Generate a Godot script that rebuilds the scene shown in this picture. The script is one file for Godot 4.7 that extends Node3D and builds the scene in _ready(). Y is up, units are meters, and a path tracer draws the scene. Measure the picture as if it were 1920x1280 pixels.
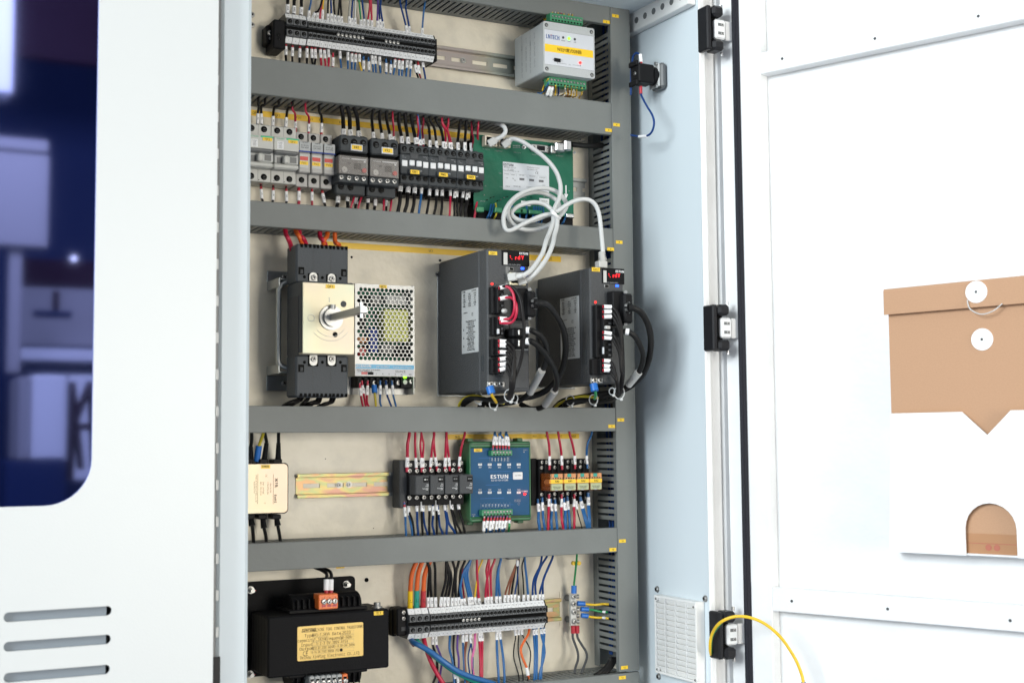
extends Node3D
# An open electrical control cabinet seen at an angle: y up, metres, mounting plate at z = 0, floor at y = 0.

const FOCAL := 2480.0                     # focal length in photograph pixels (1920 x 1280)
const EYE := Vector3(0, 1.3, 1.85)
var cam_right: Vector3
var cam_up: Vector3
var cam_fwd: Vector3
var fo := Vector2.ZERO                    # offset and scale of the crop in which positions are given
var fs := 1.0
var meshes := {}
var mats := {}
var textures := {}
var rng := RandomNumberGenerator.new()
var door_basis: Basis
var door_at: Vector3

func _ready():
	rng.seed = 7
	# ---- camera
	var yaw := deg_to_rad(27.42); var pitch := deg_to_rad(4.31); var roll := deg_to_rad(-0.463)
	cam_fwd = Vector3(sin(yaw) * cos(pitch), sin(pitch), -cos(yaw) * cos(pitch))
	var r := Vector3(cos(yaw), 0, sin(yaw))
	var u := r.cross(cam_fwd)
	cam_right = r * cos(roll) + u * sin(roll)
	cam_up = u * cos(roll) - r * sin(roll)
	var cam := Camera3D.new(); cam.name = "camera"
	cam.transform = Transform3D(Basis(cam_right, cam_up, -cam_fwd), EYE)
	cam.far = 60.0; cam.near = 0.05; cam.current = true
	var attr := CameraAttributesPhysical.new()
	attr.frustum_focal_length = 46.5
	attr.frustum_focus_distance = 2.02
	attr.exposure_aperture = 5.6
	cam.attributes = attr
	add_child(cam)
	cam.fov = rad_to_deg(2.0 * atan(640.0 / FOCAL))
	# ---- light
	var env := Environment.new()
	env.background_mode = Environment.BG_COLOR
	env.background_color = lin(0.52, 0.54, 0.56)
	env.tonemap_mode = Environment.TONE_MAPPER_LINEAR
	env.tonemap_exposure = 1.1
	env.sdfgi_enabled = true; env.ssao_enabled = true; env.ssil_enabled = true
	var we := WorldEnvironment.new(); we.name = "environment"; we.environment = env
	add_child(we)
	lamp("unseen_front_light", "unseen tall light panel out of view, lighting the cabinet from the front", Vector3(1.95, 1.40, 5.0), Vector3(0.9, 1.35, 0.0), Vector2(1.3, 1.6), 10.8, lin(1.0, 0.945, 0.83))  # unseen broad source, placed to light the cabinet from the front
	lamp("unseen_light_panel", "unseen light panel out of view, lighting the open leaf and side wall", Vector3(-3.2, 2.7, 1.75), Vector3(1.2, 1.35, 0.4), Vector2(2.2, 1.6), 19.5, lin(0.90, 0.97, 1.0))  # unseen source on the left, placed to light open leaf and side wall
	lamp("unseen_light_panel", "added light panel out of view, brightening what the window mirrors", Vector3(0.9, 3.95, 4.7), Vector3(0.9, 1.2, 7.0), Vector2(2.0, 0.8), 9.0, lin(1.0, 1.0, 1.0))  # added light facing away from the cabinet, brightens the mirrored display wall
	# ---- what stands there
	make_materials()
	build_cabinet()
	build_doors()
	build_ducts()
	build_row_one()
	build_row_two()
	build_row_three()
	build_row_four()
	build_row_five()
	build_side_wall_things()
	build_hall()

func lamp(called, label, at: Vector3, aim: Vector3, size: Vector2, energy: float, c: Color):  # an out-of-view light panel with its area source
	var a := AreaLight3D.new(); a.name = "unseen_lamp"
	a.area_size = size; a.light_energy = energy; a.light_color = c; a.shadow_enabled = true
	a.area_range = 30.0
	var b := Basis.looking_at((aim - at).normalized(), Vector3.UP)
	var t := thing(called, label, "lamp", at, "unseen light panels")
	t.transform = Transform3D(b, at)
	var glow := StandardMaterial3D.new()
	glow.albedo_color = Color(0.9, 0.9, 0.9); glow.emission_enabled = true; glow.emission = c; glow.emission_energy_multiplier = 1.5
	var dm := BoxMesh.new(); dm.size = Vector3(size.x, size.y, 0.02)
	var d := MeshInstance3D.new(); d.name = "diffuser"; d.mesh = dm; d.material_override = glow; t.add_child(d, true)
	var fm := BoxMesh.new(); fm.size = Vector3(size.x + 0.08, size.y + 0.08, 0.05)
	var f := MeshInstance3D.new(); f.name = "housing"; f.mesh = fm; f.position = Vector3(0, 0, 0.037); t.add_child(f, true)
	a.transform = Transform3D(b, at + b * Vector3(0, 0, -0.02)); add_child(a)

# ------------------------------------------------------------------ helpers
func lin(r: float, g: float, b: float) -> Color: return Color(r, g, b).linear_to_srgb()

func P(x: float, y: float, z: float) -> Vector3:      # a point of the photograph at distance z in front of the mounting plate
	var d := ray(x, y)
	return EYE + d * ((z - EYE.z) / d.z)
func ray(x: float, y: float) -> Vector3:
	var px := fo.x + x / fs; var py := fo.y + y / fs
	return cam_fwd + cam_right * ((px - 960.0) / FOCAL) - cam_up * ((py - 640.0) / FOCAL)
func PX(x: float, y: float, wx: float) -> Vector3:    # the same on the side wall
	var d := ray(x, y)
	return EYE + d * ((wx - EYE.x) / d.x)
func PD(x: float, y: float, off: float) -> Vector3:   # the same on the open door, in the door's own axes
	var n := door_basis.z
	var d := ray(x, y)
	var w := EYE + d * (((door_at + n * off - EYE).dot(n)) / d.dot(n))
	return door_basis.inverse() * (w - door_at)
func crop(x: float, y: float, s: float): fo = Vector2(x, y); fs = s

func thing(called: String, label: String, category: String, at: Vector3, group := "") -> Node3D:
	var o := Node3D.new(); o.name = called; add_child(o, true); o.position = at
	tag(o, label, category, group)
	return o
func tag(o: Node, label: String, category := "", group := "", kind := ""):
	if label: o.set_meta("label", label)
	if category: o.set_meta("category", category)
	if group: o.set_meta("group", group)
	if kind: o.set_meta("kind", kind)
func put(called: String, mesh: Mesh, m: Material, parent: Node3D, at: Vector3, b := Basis.IDENTITY) -> MeshInstance3D:
	var o := MeshInstance3D.new(); o.name = called; o.mesh = mesh
	if m: o.material_override = m
	parent.add_child(o, true)
	o.transform = parent.global_transform.affine_inverse() * Transform3D(b, at)
	return o
func plate_put(called: String, mesh: Mesh, m: Material, parent: Node3D, at: Vector3, b := Basis.IDENTITY) -> MeshInstance3D:   # in the parent's own axes
	var o := MeshInstance3D.new(); o.name = called; o.mesh = mesh
	if m: o.material_override = m
	parent.add_child(o, true); o.transform = Transform3D(b, at)
	return o

func tri(st: SurfaceTool, a: Vector3, b: Vector3, c: Vector3, n: Vector3):
	if (b - a).cross(c - a).dot(n) > 0.0: var t := b; b = c; c = t
	st.set_normal(n); st.add_vertex(a); st.set_normal(n); st.add_vertex(b); st.set_normal(n); st.add_vertex(c)
func quad(st: SurfaceTool, a: Vector3, b: Vector3, c: Vector3, d: Vector3, n: Vector3):
	tri(st, a, b, c, n); tri(st, a, c, d, n)
func begin() -> SurfaceTool:
	var st := SurfaceTool.new(); st.begin(Mesh.PRIMITIVE_TRIANGLES); return st
func sbox(st: SurfaceTool, lo: Vector3, hi: Vector3, c := 0.0):      # a box with chamfered edges
	var m := (lo + hi) / 2.0; var h := ((hi - lo) / 2.0).abs()
	c = minf(c, minf(h.x, minf(h.y, h.z)) * 0.8)
	var g := [Vector3(h.x, h.y - c, h.z - c), Vector3(h.x - c, h.y, h.z - c), Vector3(h.x - c, h.y - c, h.z)]
	for ax in 3:
		var a2 := (ax + 1) % 3; var a3 := (ax + 2) % 3
		for s in [-1.0, 1.0]:
			var q := []
			for k in [[1, 1], [1, -1], [-1, -1], [-1, 1]]:
				var v := Vector3(); v[ax] = g[ax][ax] * s; v[a2] = g[ax][a2] * k[0]; v[a3] = g[ax][a3] * k[1]
				q.append(m + v)
			var n := Vector3(); n[ax] = s
			quad(st, q[0], q[1], q[2], q[3], n)
		if c <= 0.0: continue
		for s2 in [-1.0, 1.0]:
			for s3 in [-1.0, 1.0]:
				var q := []
				for e in [[a2, 1], [a2, -1], [a3, -1], [a3, 1]]:
					var v := Vector3(); v[ax] = g[e[0]][ax] * e[1]; v[a2] = g[e[0]][a2] * s2; v[a3] = g[e[0]][a3] * s3
					q.append(m + v)
				var n := Vector3(); n[a2] = s2; n[a3] = s3
				quad(st, q[0], q[1], q[2], q[3], n.normalized())
	if c > 0.0:
		for sx in [-1.0, 1.0]:
			for sy in [-1.0, 1.0]:
				for sz in [-1.0, 1.0]:
					var s := Vector3(sx, sy, sz)
					tri(st, m + g[0] * s, m + g[1] * s, m + g[2] * s, s.normalized())
func boxmesh(size: Vector3, c := 0.0006) -> Mesh:
	var key := "b%.4f,%.4f,%.4f,%.4f" % [size.x, size.y, size.z, c]
	if not meshes.has(key):
		var st := begin(); sbox(st, -size / 2.0, size / 2.0, c); meshes[key] = st.commit()
	return meshes[key]
func box(called: String, m: Material, parent: Node3D, lo: Vector3, hi: Vector3, c := 0.0006) -> MeshInstance3D:
	var l := Vector3(minf(lo.x, hi.x), minf(lo.y, hi.y), minf(lo.z, hi.z)); var h := Vector3(maxf(lo.x, hi.x), maxf(lo.y, hi.y), maxf(lo.z, hi.z))
	return put(called, boxmesh(h - l, c), m, parent, (l + h) / 2.0)
func area(l: float, t: float, r: float, b: float, z: float) -> Array:        # corners of an upright rectangle whose edges are given at their middles
	var my := (t + b) / 2.0; var mx := (l + r) / 2.0
	return [Vector3(P(l, my, z).x, P(mx, b, z).y, z), Vector3(P(r, my, z).x, P(mx, t, z).y, z)]
func pb(called: String, m: Material, parent: Node3D, l: float, t: float, r: float, b: float, zf: float, zb: float, c := 0.0006) -> MeshInstance3D:
	var q := area(l, t, r, b, zf)
	return box(called, m, parent, Vector3(q[0].x, q[0].y, zb), Vector3(q[1].x, q[1].y, zf), c)
func extrude(poly: PackedVector2Array, z0: float, z1: float, st: SurfaceTool = null) -> Mesh:
	var own := st == null
	if own: st = begin()
	if Geometry2D.is_polygon_clockwise(poly): poly.reverse()
	var t := Geometry2D.triangulate_polygon(poly)
	for i in range(0, t.size(), 3):
		for zz in [[z1, 1.0], [z0, -1.0]]:
			tri(st, v3(poly[t[i]], zz[0]), v3(poly[t[i + 1]], zz[0]), v3(poly[t[i + 2]], zz[0]), Vector3(0, 0, zz[1]))
	for i in poly.size():
		var a := poly[i]; var b := poly[(i + 1) % poly.size()]
		var n := Vector3(b.y - a.y, a.x - b.x, 0).normalized()
		quad(st, v3(a, z0), v3(b, z0), v3(b, z1), v3(a, z1), n)
	return st.commit() if own else null
func v3(p: Vector2, z: float) -> Vector3: return Vector3(p.x, p.y, z)
func along_x(poly: PackedVector2Array, x0: float, x1: float) -> Mesh:           # a profile of (y, z) drawn out along x
	var st := begin()
	if Geometry2D.is_polygon_clockwise(poly): poly.reverse()
	var t := Geometry2D.triangulate_polygon(poly)
	for i in range(0, t.size(), 3):
		for e in [[x0, -1.0], [x1, 1.0]]:
			var w := func(k): return Vector3(e[0], poly[k].x, poly[k].y)
			tri(st, w.call(t[i]), w.call(t[i + 1]), w.call(t[i + 2]), Vector3(e[1], 0, 0))
	for i in poly.size():
		var a := poly[i]; var b := poly[(i + 1) % poly.size()]
		quad(st, Vector3(x0, a.x, a.y), Vector3(x0, b.x, b.y), Vector3(x1, b.x, b.y), Vector3(x1, a.x, a.y), Vector3(0, b.y - a.y, a.x - b.x).normalized())
	return st.commit()
func rounded(x0: float, y0: float, x1: float, y1: float, r: float, n := 5) -> PackedVector2Array:
	var p := PackedVector2Array()
	for c in [[x1 - r, y1 - r, 0.0], [x0 + r, y1 - r, 90.0], [x0 + r, y0 + r, 180.0], [x1 - r, y0 + r, 270.0]]:
		for k in n + 1:
			var a := deg_to_rad(c[2] + 90.0 * k / n)
			p.append(Vector2(c[0] + cos(a) * r, c[1] + sin(a) * r))
	return p
func cylmesh(r: float, h: float, n := 14, r2 := -1.0) -> Mesh:
	var key := "c%.5f,%.5f,%d,%.5f" % [r, h, n, r2]
	if not meshes.has(key):
		var c := CylinderMesh.new(); c.top_radius = r if r2 < 0.0 else r2; c.bottom_radius = r; c.height = h; c.radial_segments = n; c.rings = 1; meshes[key] = c
	return meshes[key]
const TO_Z := Basis(Vector3(1, 0, 0), Vector3(0, 0, 1), Vector3(0, -1, 0))       # turns a cylinder's axis to z
const TO_X := Basis(Vector3(0, -1, 0), Vector3(1, 0, 0), Vector3(0, 0, 1))
func disc(called: String, m: Material, parent: Node3D, at: Vector3, r: float, h: float, b := TO_Z, n := 14) -> MeshInstance3D:
	return put(called, cylmesh(r, h, n), m, parent, at, b)
func tube(pts: Array, r: float, sides := 8, sub := 5, closed_caps := true) -> Mesh:       # a smooth round tube through points
	var path := PackedVector3Array()
	var n := pts.size()
	for i in n - 1:
		var p0: Vector3 = pts[maxi(i - 1, 0)]; var p1: Vector3 = pts[i]; var p2: Vector3 = pts[i + 1]; var p3: Vector3 = pts[mini(i + 2, n - 1)]
		var steps := sub if n > 2 else 1
		for k in steps:
			path.append(p1.cubic_interpolate(p2, p0, p3, float(k) / steps))
	path.append(pts[n - 1])
	var st := begin(); st.set_smooth_group(0)
	var up := Vector3(0.31, 0.2, 0.93)
	var rings := []
	for i in path.size():
		var d := (path[mini(i + 1, path.size() - 1)] - path[maxi(i - 1, 0)]).normalized()
		var s := d.cross(up)
		if s.length() < 0.05: s = d.cross(Vector3.UP)
		s = s.normalized(); up = s.cross(d).normalized()
		var ring := []
		for k in sides:
			var a := TAU * k / sides
			ring.append([path[i] + (s * cos(a) + up * sin(a)) * r, s * cos(a) + up * sin(a)])
		rings.append(ring)
	for i in rings.size() - 1:
		for k in sides:
			var a = rings[i][k]; var b = rings[i][(k + 1) % sides]; var c = rings[i + 1][(k + 1) % sides]; var e = rings[i + 1][k]
			for v in [a, b, c, a, c, e]:
				st.set_normal(v[1]); st.add_vertex(v[0])
	for e in [0, rings.size() - 1]:
		var nn := (path[0] - path[1]).normalized() if e == 0 else (path[path.size() - 1] - path[path.size() - 2]).normalized()
		for k in range(1, sides - 1): tri(st, rings[e][0][0], rings[e][k][0], rings[e][k + 1][0], nn)
	return st.commit()
func tubed(called: String, m: Material, parent: Node3D, pts: Array, r: float, sides := 8, sub := 5) -> MeshInstance3D:
	var o: Vector3 = pts[0]; var q := []
	for p in pts: q.append(p - o)
	return put(called, tube(q, r, sides, sub), m, parent, o)
func textmesh(s: String, h: float, bold := false, mono := false) -> Mesh:
	var key := "t%s|%.5f%s%s" % [s, h, bold, mono]
	if not meshes.has(key):
		var t := TextMesh.new(); t.text = s
		var f := SystemFont.new(); f.font_names = PackedStringArray(["Droid Sans Mono" if mono else "Droid Sans"]); f.font_weight = 700 if bold else 400
		t.font = f; t.font_size = 24; t.pixel_size = h / (24.0 * 0.714); t.depth = 0.0001; t.curve_step = 3.0
		meshes[key] = t
	return meshes[key]
func text(s: String, h: float, m: Material, parent: Node3D, at: Vector3, b := Basis.IDENTITY, bold := false, called := "lettering") -> MeshInstance3D:
	return put(called, textmesh(s, h, bold), m, parent, at + b.z * 0.0001, b)
func ptext(s: String, m: Material, parent: Node3D, x: float, y: float, hp: float, z: float, bold := false, called := "lettering", squeeze := 1.0) -> MeshInstance3D:   # centred on a point of the crop, capitals hp crop pixels high
	var a := P(x, y - hp / 2.0, z); var c := P(x, y + hp / 2.0, z)
	return text(s, a.y - c.y, m, parent, P(x, y, z), Basis.from_scale(Vector3(squeeze, 1, 1)), bold, called)
func screwmesh(r: float, cross := true) -> Mesh:      # pan head with a dark cross recess
	var key := "s%.5f%s" % [r, cross]
	if not meshes.has(key):
		var st := begin()
		var prof := [[r, 0.0], [r, r * 0.35], [r * 0.8, r * 0.6], [0.0, r * 0.7]]
		for k in 12:
			var a := TAU * k / 12; var b := TAU * (k + 1) / 12
			for i in prof.size() - 1:
				var p = prof[i]; var q = prof[i + 1]
				var am := (a + b) / 2.0
				var nn := Vector3(cos(am) * (q[1] - p[1]), sin(am) * (q[1] - p[1]), p[0] - q[0]).normalized()
				quad(st, Vector3(cos(a) * p[0], sin(a) * p[0], p[1]), Vector3(cos(b) * p[0], sin(b) * p[0], p[1]), Vector3(cos(b) * q[0], sin(b) * q[0], q[1]), Vector3(cos(a) * q[0], sin(a) * q[0], q[1]), nn)
		var am := st.commit() as ArrayMesh
		var s2 := begin(); var w := r * 0.13; var l := r * 0.62; var z := r * 0.74
		for e in ([[l, w], [w, l]] if cross else [[l, w]]):
			sbox(s2, Vector3(-e[0], -e[1], r * 0.4), Vector3(e[0], e[1], z), 0.0)
		s2.commit(am)
		am.surface_set_material(0, mats.steel); am.surface_set_material(1, mats.black)
		meshes[key] = am
	return meshes[key]
func screw(parent: Node3D, at: Vector3, r: float, called := "screw", b := Basis.IDENTITY, cross := true) -> MeshInstance3D:
	var turn := Basis(Vector3(0, 0, 1), rng.randf() * TAU)
	return put(called, screwmesh(r, cross), null, parent, at, b * turn)
func holemesh(r: float) -> Mesh:      # flat screw hole: shade painted as a black disc, tilted dull disc as screw glint
	var key := "h%.5f" % r
	if not meshes.has(key):
		var st := begin(); var n := 12
		for k in n:
			var a := TAU * k / n; var b := TAU * (k + 1) / n
			tri(st, Vector3(0, 0, 0.0002), Vector3(cos(a), sin(a), 0) * r + Vector3(0, 0, 0.0002), Vector3(cos(b), sin(b), 0) * r + Vector3(0, 0, 0.0002), Vector3(0, 0, 1))
		var am := st.commit() as ArrayMesh
		var s2 := begin()
		var q := 0.55 if r > 0.003 else 0.34
		for k in n:
			var a := TAU * k / n; var b := TAU * (k + 1) / n; var c := Vector3(r * 0.16, -r * 0.22, 0.0004)
			tri(s2, c, c + Vector3(cos(a), sin(a), 0) * r * q, c + Vector3(cos(b), sin(b), 0) * r * q, Vector3(0.35, 0.5, 0.8).normalized())
		s2.commit(am)
		var s3 := begin(); sbox(s3, Vector3(-r * 0.35, -r * 0.28, 0.0004), Vector3(r * 0.6, -r * 0.02, 0.0007), 0.0); s3.commit(am)
		am.surface_set_material(0, mats.black); am.surface_set_material(1, mats.dull_steel); am.surface_set_material(2, mats.black)
		meshes[key] = am
	return meshes[key]
func hole(parent: Node3D, at: Vector3, r: float, called := "screw_hole") -> MeshInstance3D:
	return put(called, holemesh(r), null, parent, at)
func nth(i: int) -> String:
	var w := ["first", "second", "third", "fourth", "fifth", "sixth", "seventh", "eighth", "ninth", "tenth", "eleventh", "twelfth"]
	if i < 12: return w[i]
	var n := i + 1
	return "%d%s" % [n, "st" if n % 10 == 1 and n != 11 else "nd" if n % 10 == 2 and n != 12 else "rd" if n % 10 == 3 and n != 13 else "th"]
func rod_basis(d: Vector3) -> Basis:
	var y := d.normalized(); var x := y.cross(Vector3(0, 0, 1))
	if x.length() < 0.05: x = Vector3.RIGHT
	x = x.normalized(); return Basis(x, y, x.cross(y))
func rod(called: String, m: Material, parent: Node3D, a: Vector3, b: Vector3, r: float, n := 10, r2 := -1.0) -> MeshInstance3D:
	return put(called, cylmesh(r, snappedf(a.distance_to(b), 0.0005), n, r2), m, parent, (a + b) / 2.0, rod_basis(b - a))

const MARKS := ["141", "L11", "103", "24V", "0V", "X12", "217", "KM2", "112", "Y05"]
# One wire per line: «colour radius_mm flags : x,y x,y x,y ...» in crop pixels; first point at the device, second the far end of its marker sleeve, then on to the duct.
# flags: f red ferrule, n no sleeve, w wide sleeve
func wires(where: String, group: String, z_from: float, z_to: float, into: float, lines: Array, slots := true):
	for i in lines.size():
		var half: PackedStringArray = lines[i].split(":")
		var head := half[0].strip_edges().split(" ")
		var colour := head[0]; var r := float(head[1]) * 0.001; var flags := head[2] if head.size() > 2 else ""
		var xy := half[1].strip_edges().split(" ")
		var pts := []
		for k in xy.size():
			var c := xy[k].split(",")
			var f := 0.0 if k < 2 else float(k - 1) / (xy.size() - 2)
			if "n" in flags and k == 1 and xy.size() > 2: f = 0.4
			var z := lerpf(z_from, z_to, f)
			if k > 1 and k < xy.size() - 1: z += 0.005
			pts.append(P(float(c[0]), float(c[1]), z))
		var a: Vector3 = pts[0]; var b: Vector3 = pts[1]
		var last: Vector3 = pts[pts.size() - 1]
		if slots and into > 0.0: last.x = 0.006 + roundf((last.x - 0.006) / 0.0101) * 0.0101 + clampf(rng.randfn() * 0.0003, -0.0008, 0.0008)
		if pts.size() == 2: pts.append(last + (b - a).normalized() * 0.003)
		else: pts[pts.size() - 1] = last
		pts.append(last + Vector3(0, into, -0.002))
		var name_of: String = {"black": "black", "red": "red", "blue": "blue", "navy": "dark blue", "yellow": "yellow", "white": "white", "green": "green", "purple": "purple", "brown": "brown", "pink": "pink", "orange": "orange", "wine": "dark red", "striped": "yellow and green", "grey": "pale grey"}[colour]
		var t := thing("wire", "%s%s wire %s, %s from the left" % ["" if "n" in flags else "white-sleeved ", name_of, where, nth(i)], "wire", a, group)
		var d := (a - b).normalized()
		pts.push_front(a + d * 0.007)
		tubed("conductor", mats["wire_" + colour], t, pts, r, 8, 5)
		if "f" in flags: rod("ferrule", mats.ferrule_red, t, a - d * 0.001, a + d * 0.008, maxf(r * 1.2, 0.0019), 10, maxf(r * 0.8, 0.0013))
		if not "n" in flags:
			var sr := maxf(r * 1.32, 0.0024)
			var s := rod("marker_sleeve", mats.sleeve, t, a, b, sr, 12)
			var bb := rod_basis(b - a)
			var tb := Basis(bb.y, -bb.x, bb.z) if bb.z.z > 0 else Basis(bb.y, bb.x, -bb.z)
			put("marking", textmesh(MARKS[rng.randi() % MARKS.size()], sr * 0.72, true), mats.print_grey, s, (a + b) / 2.0 + tb.z * (sr + 0.0001), tb)

func noise_tex(key: String, seed_: int, freq: float, ramp: Array, normal := 0.0, size := 512, oct := 4) -> Texture2D:
	if not textures.has(key):
		var n := FastNoiseLite.new(); n.seed = seed_; n.frequency = freq; n.fractal_octaves = oct
		var t := NoiseTexture2D.new(); t.noise = n; t.width = size; t.height = size; t.seamless = true
		if normal > 0.0: t.as_normal_map = true; t.bump_strength = normal
		elif ramp.size():
			var g := Gradient.new(); var o := PackedFloat32Array(); var c := PackedColorArray()
			for e in ramp: o.append(e[0]); c.append(e[1])
			g.offsets = o; g.colors = c; t.color_ramp = g
		textures[key] = t
	return textures[key]
func M(key: String, c: Color, rough := 0.5, metal := 0.0, grain := 0.0, mottle := "") -> StandardMaterial3D:
	var m := StandardMaterial3D.new(); m.resource_name = key
	m.albedo_color = c; m.roughness = rough; m.metallic = metal
	if metal == 0.0 and c.srgb_to_linear().get_luminance() < 0.09: m.metallic_specular = 0.28
	if key.begins_with("black"): m.metallic_specular = 0.16
	elif key in ["pcb_green", "module_blue", "duct"]: m.metallic_specular = 0.36
	if grain > 0.0:
		m.normal_enabled = true; m.normal_scale = grain
		m.normal_texture = noise_tex("grain", 3, 0.06, [], 6.0)
	if mottle == "soft": m.albedo_texture = noise_tex("soft", 5, 0.008, [[0.25, Color(0.975, 0.975, 0.975)], [0.75, Color(1, 1, 1)]])
	if mottle == "smudge": m.albedo_texture = noise_tex("smudge", 9, 0.012, [[0.2, Color(0.93, 0.93, 0.93)], [0.5, Color(0.98, 0.98, 0.975)], [0.8, Color(1, 1, 1)]], 0.0, 512, 6)
	if mottle == "zinc": m.albedo_texture = noise_tex("zinc", 21, 0.006, [[0.2, Color(0.95, 0.76, 0.76)], [0.42, Color(1.0, 0.95, 0.70)], [0.6, Color(0.84, 0.93, 0.76)], [0.8, Color(1.0, 0.84, 0.70)]], 0.0, 512, 3)
	if mottle == "pale_zinc": m.albedo_texture = noise_tex("pale_zinc", 25, 0.004, [[0.25, Color(0.97, 0.93, 0.90)], [0.5, Color(1.0, 0.98, 0.90)], [0.75, Color(0.94, 0.98, 0.93)]], 0.0, 512, 3)
	if mottle == "kraft": m.albedo_texture = noise_tex("kraft", 31, 0.09, [[0.2, Color(0.965, 0.96, 0.955)], [0.8, Color(1, 1, 1)]], 0.0, 512, 5)
	if grain > 0.0 or mottle:
		m.uv1_triplanar = true; m.uv1_world_triplanar = true
		m.uv1_scale = Vector3.ONE * (9.0 if mottle == "" or mottle == "kraft" else 2.2)
	mats[key] = m
	return m
func make_materials():
	M("duct", lin(0.184, 0.196, 0.188), 0.45, 0.0, 0.04, "soft")
	M("duct_edge", lin(0.24, 0.255, 0.25), 0.5)
	M("plate", lin(0.79, 0.73, 0.60), 0.42, 0.0, 0.10, "smudge")
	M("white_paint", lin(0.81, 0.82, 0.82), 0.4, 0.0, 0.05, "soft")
	M("leaf_white_dimmed", lin(0.615, 0.635, 0.63), 0.4, 0.0, 0.04)  # the same white paint, darkened to hold down the strong light on this leaf
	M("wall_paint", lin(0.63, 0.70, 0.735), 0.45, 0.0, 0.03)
	M("bracket_white", lin(0.78, 0.78, 0.76), 0.35)
	M("black", lin(0.008, 0.008, 0.008), 0.5)
	M("void", lin(0.004, 0.004, 0.004), 0.9)
	M("black_plastic", lin(0.014, 0.014, 0.015), 0.38)
	M("black_paint", lin(0.011, 0.011, 0.012), 0.5, 0.0, 0.15)
	M("dark_grey", lin(0.052, 0.058, 0.062), 0.42, 0.0, 0.1)
	M("drive_grey", lin(0.074, 0.077, 0.080), 0.5, 0.0, 0.4)
	M("switch_grey", lin(0.072, 0.08, 0.088), 0.42, 0.0, 0.25)
	M("mid_grey", lin(0.14, 0.145, 0.145), 0.4)
	M("terminal_grey", lin(0.088, 0.094, 0.098), 0.5)
	M("light_grey", lin(0.50, 0.51, 0.50), 0.4)
	M("breaker_white", lin(0.50, 0.50, 0.465), 0.38)
	M("fuse_grey", lin(0.40, 0.39, 0.37), 0.4)
	M("controller_grey", lin(0.44, 0.46, 0.455), 0.4, 0.0, 0.15)
	M("panel_white", lin(0.58, 0.60, 0.63), 0.4)
	M("marker", lin(0.86, 0.87, 0.87), 0.45)
	M("sleeve", lin(0.87, 0.87, 0.87), 0.4)
	M("steel", lin(0.40, 0.40, 0.39), 0.45, 1.0)
	M("dull_steel", lin(0.24, 0.24, 0.235), 0.5, 1.0)
	M("chrome", lin(0.46, 0.46, 0.46), 0.3, 1.0)
	M("brass", lin(0.62, 0.46, 0.20), 0.35, 1.0)
	M("rail_zinc", lin(0.43, 0.385, 0.29), 0.42, 0.5, 0.0, "zinc")
	M("rail_pink", lin(0.36, 0.35, 0.355), 0.34, 0.85, 0.0, "pale_zinc")
	mats.rail_zinc.uv1_scale = Vector3(5, 14, 14)
	M("rail_dull", lin(0.40, 0.42, 0.42), 0.38, 0.8)
	M("cover_zinc", lin(0.62, 0.59, 0.50), 0.42, 0.25, 0.0, "pale_zinc")
	M("psu_metal", lin(0.56, 0.56, 0.54), 0.42, 0.3, 0.08)
	M("filter_metal", lin(0.66, 0.56, 0.46), 0.4, 0.25, 0.0, "pale_zinc")
	M("yellow_tape", lin(0.90, 0.56, 0.01), 0.4)
	M("yellow_label", lin(0.86, 0.56, 0.02), 0.4)
	M("gold_plate", lin(0.62, 0.43, 0.12), 0.35, 0.2)
	M("print_black", lin(0.012, 0.012, 0.012), 0.6)
	M("print_grey", lin(0.12, 0.12, 0.13), 0.6)
	M("print_pale", lin(0.30, 0.31, 0.32), 0.6)
	M("print_white", lin(0.75, 0.76, 0.76), 0.5)
	M("print_blue", lin(0.03, 0.09, 0.28), 0.5)
	M("faint_red", lin(0.42, 0.13, 0.08), 0.6)
	M("print_red", lin(0.50, 0.03, 0.04), 0.5)
	M("sticker", lin(0.72, 0.73, 0.73), 0.4)
	M("sticker_side", lin(0.60, 0.62, 0.62), 0.4)
	M("sticker_grey", lin(0.38, 0.40, 0.40), 0.35)
	M("pcb_green", lin(0.008, 0.125, 0.07), 0.5, 0.0, 0.1, "soft")
	M("module_green", lin(0.03, 0.15, 0.06), 0.4)
	M("terminal_green", lin(0.045, 0.26, 0.12), 0.4)
	M("module_blue", lin(0.007, 0.078, 0.185), 0.5)
	M("schneider_green", lin(0.03, 0.42, 0.20), 0.4)
	M("stripe_blue", lin(0.03, 0.06, 0.28), 0.4)
	M("psu_blue", lin(0.12, 0.45, 0.72), 0.4)
	M("red_plastic", lin(0.50, 0.03, 0.03), 0.35)
	M("fuse_red", lin(0.58, 0.05, 0.04), 0.3)
	M("orange_plastic", lin(0.80, 0.17, 0.03), 0.4)
	M("transformer_yellow", lin(0.62, 0.64, 0.14), 0.5)
	M("relay_teal", lin(0.02, 0.32, 0.25), 0.4)
	M("relay_pcb", lin(0.42, 0.46, 0.26), 0.4)
	M("relay_coil", lin(0.60, 0.26, 0.10), 0.4)
	M("relay_amber", lin(0.85, 0.36, 0.03), 0.3)
	M("lug_blue", lin(0.015, 0.15, 0.52), 0.4)
	M("ferrule_red", lin(0.42, 0.015, 0.03), 0.4)
	M("cable_grey", lin(0.56, 0.57, 0.56), 0.42)
	M("cable_black", lin(0.014, 0.014, 0.014), 0.36)
	M("plug_grey", lin(0.52, 0.52, 0.50), 0.4)
	M("rubber", lin(0.018, 0.019, 0.026), 0.55, 0.0, 0.4)
	M("kraft", lin(0.505, 0.30, 0.178), 0.8, 0.0, 0.0, "kraft")
	M("kraft_dark", lin(0.42, 0.22, 0.11), 0.8)
	M("pocket", lin(0.82, 0.84, 0.85), 0.4)
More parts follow.
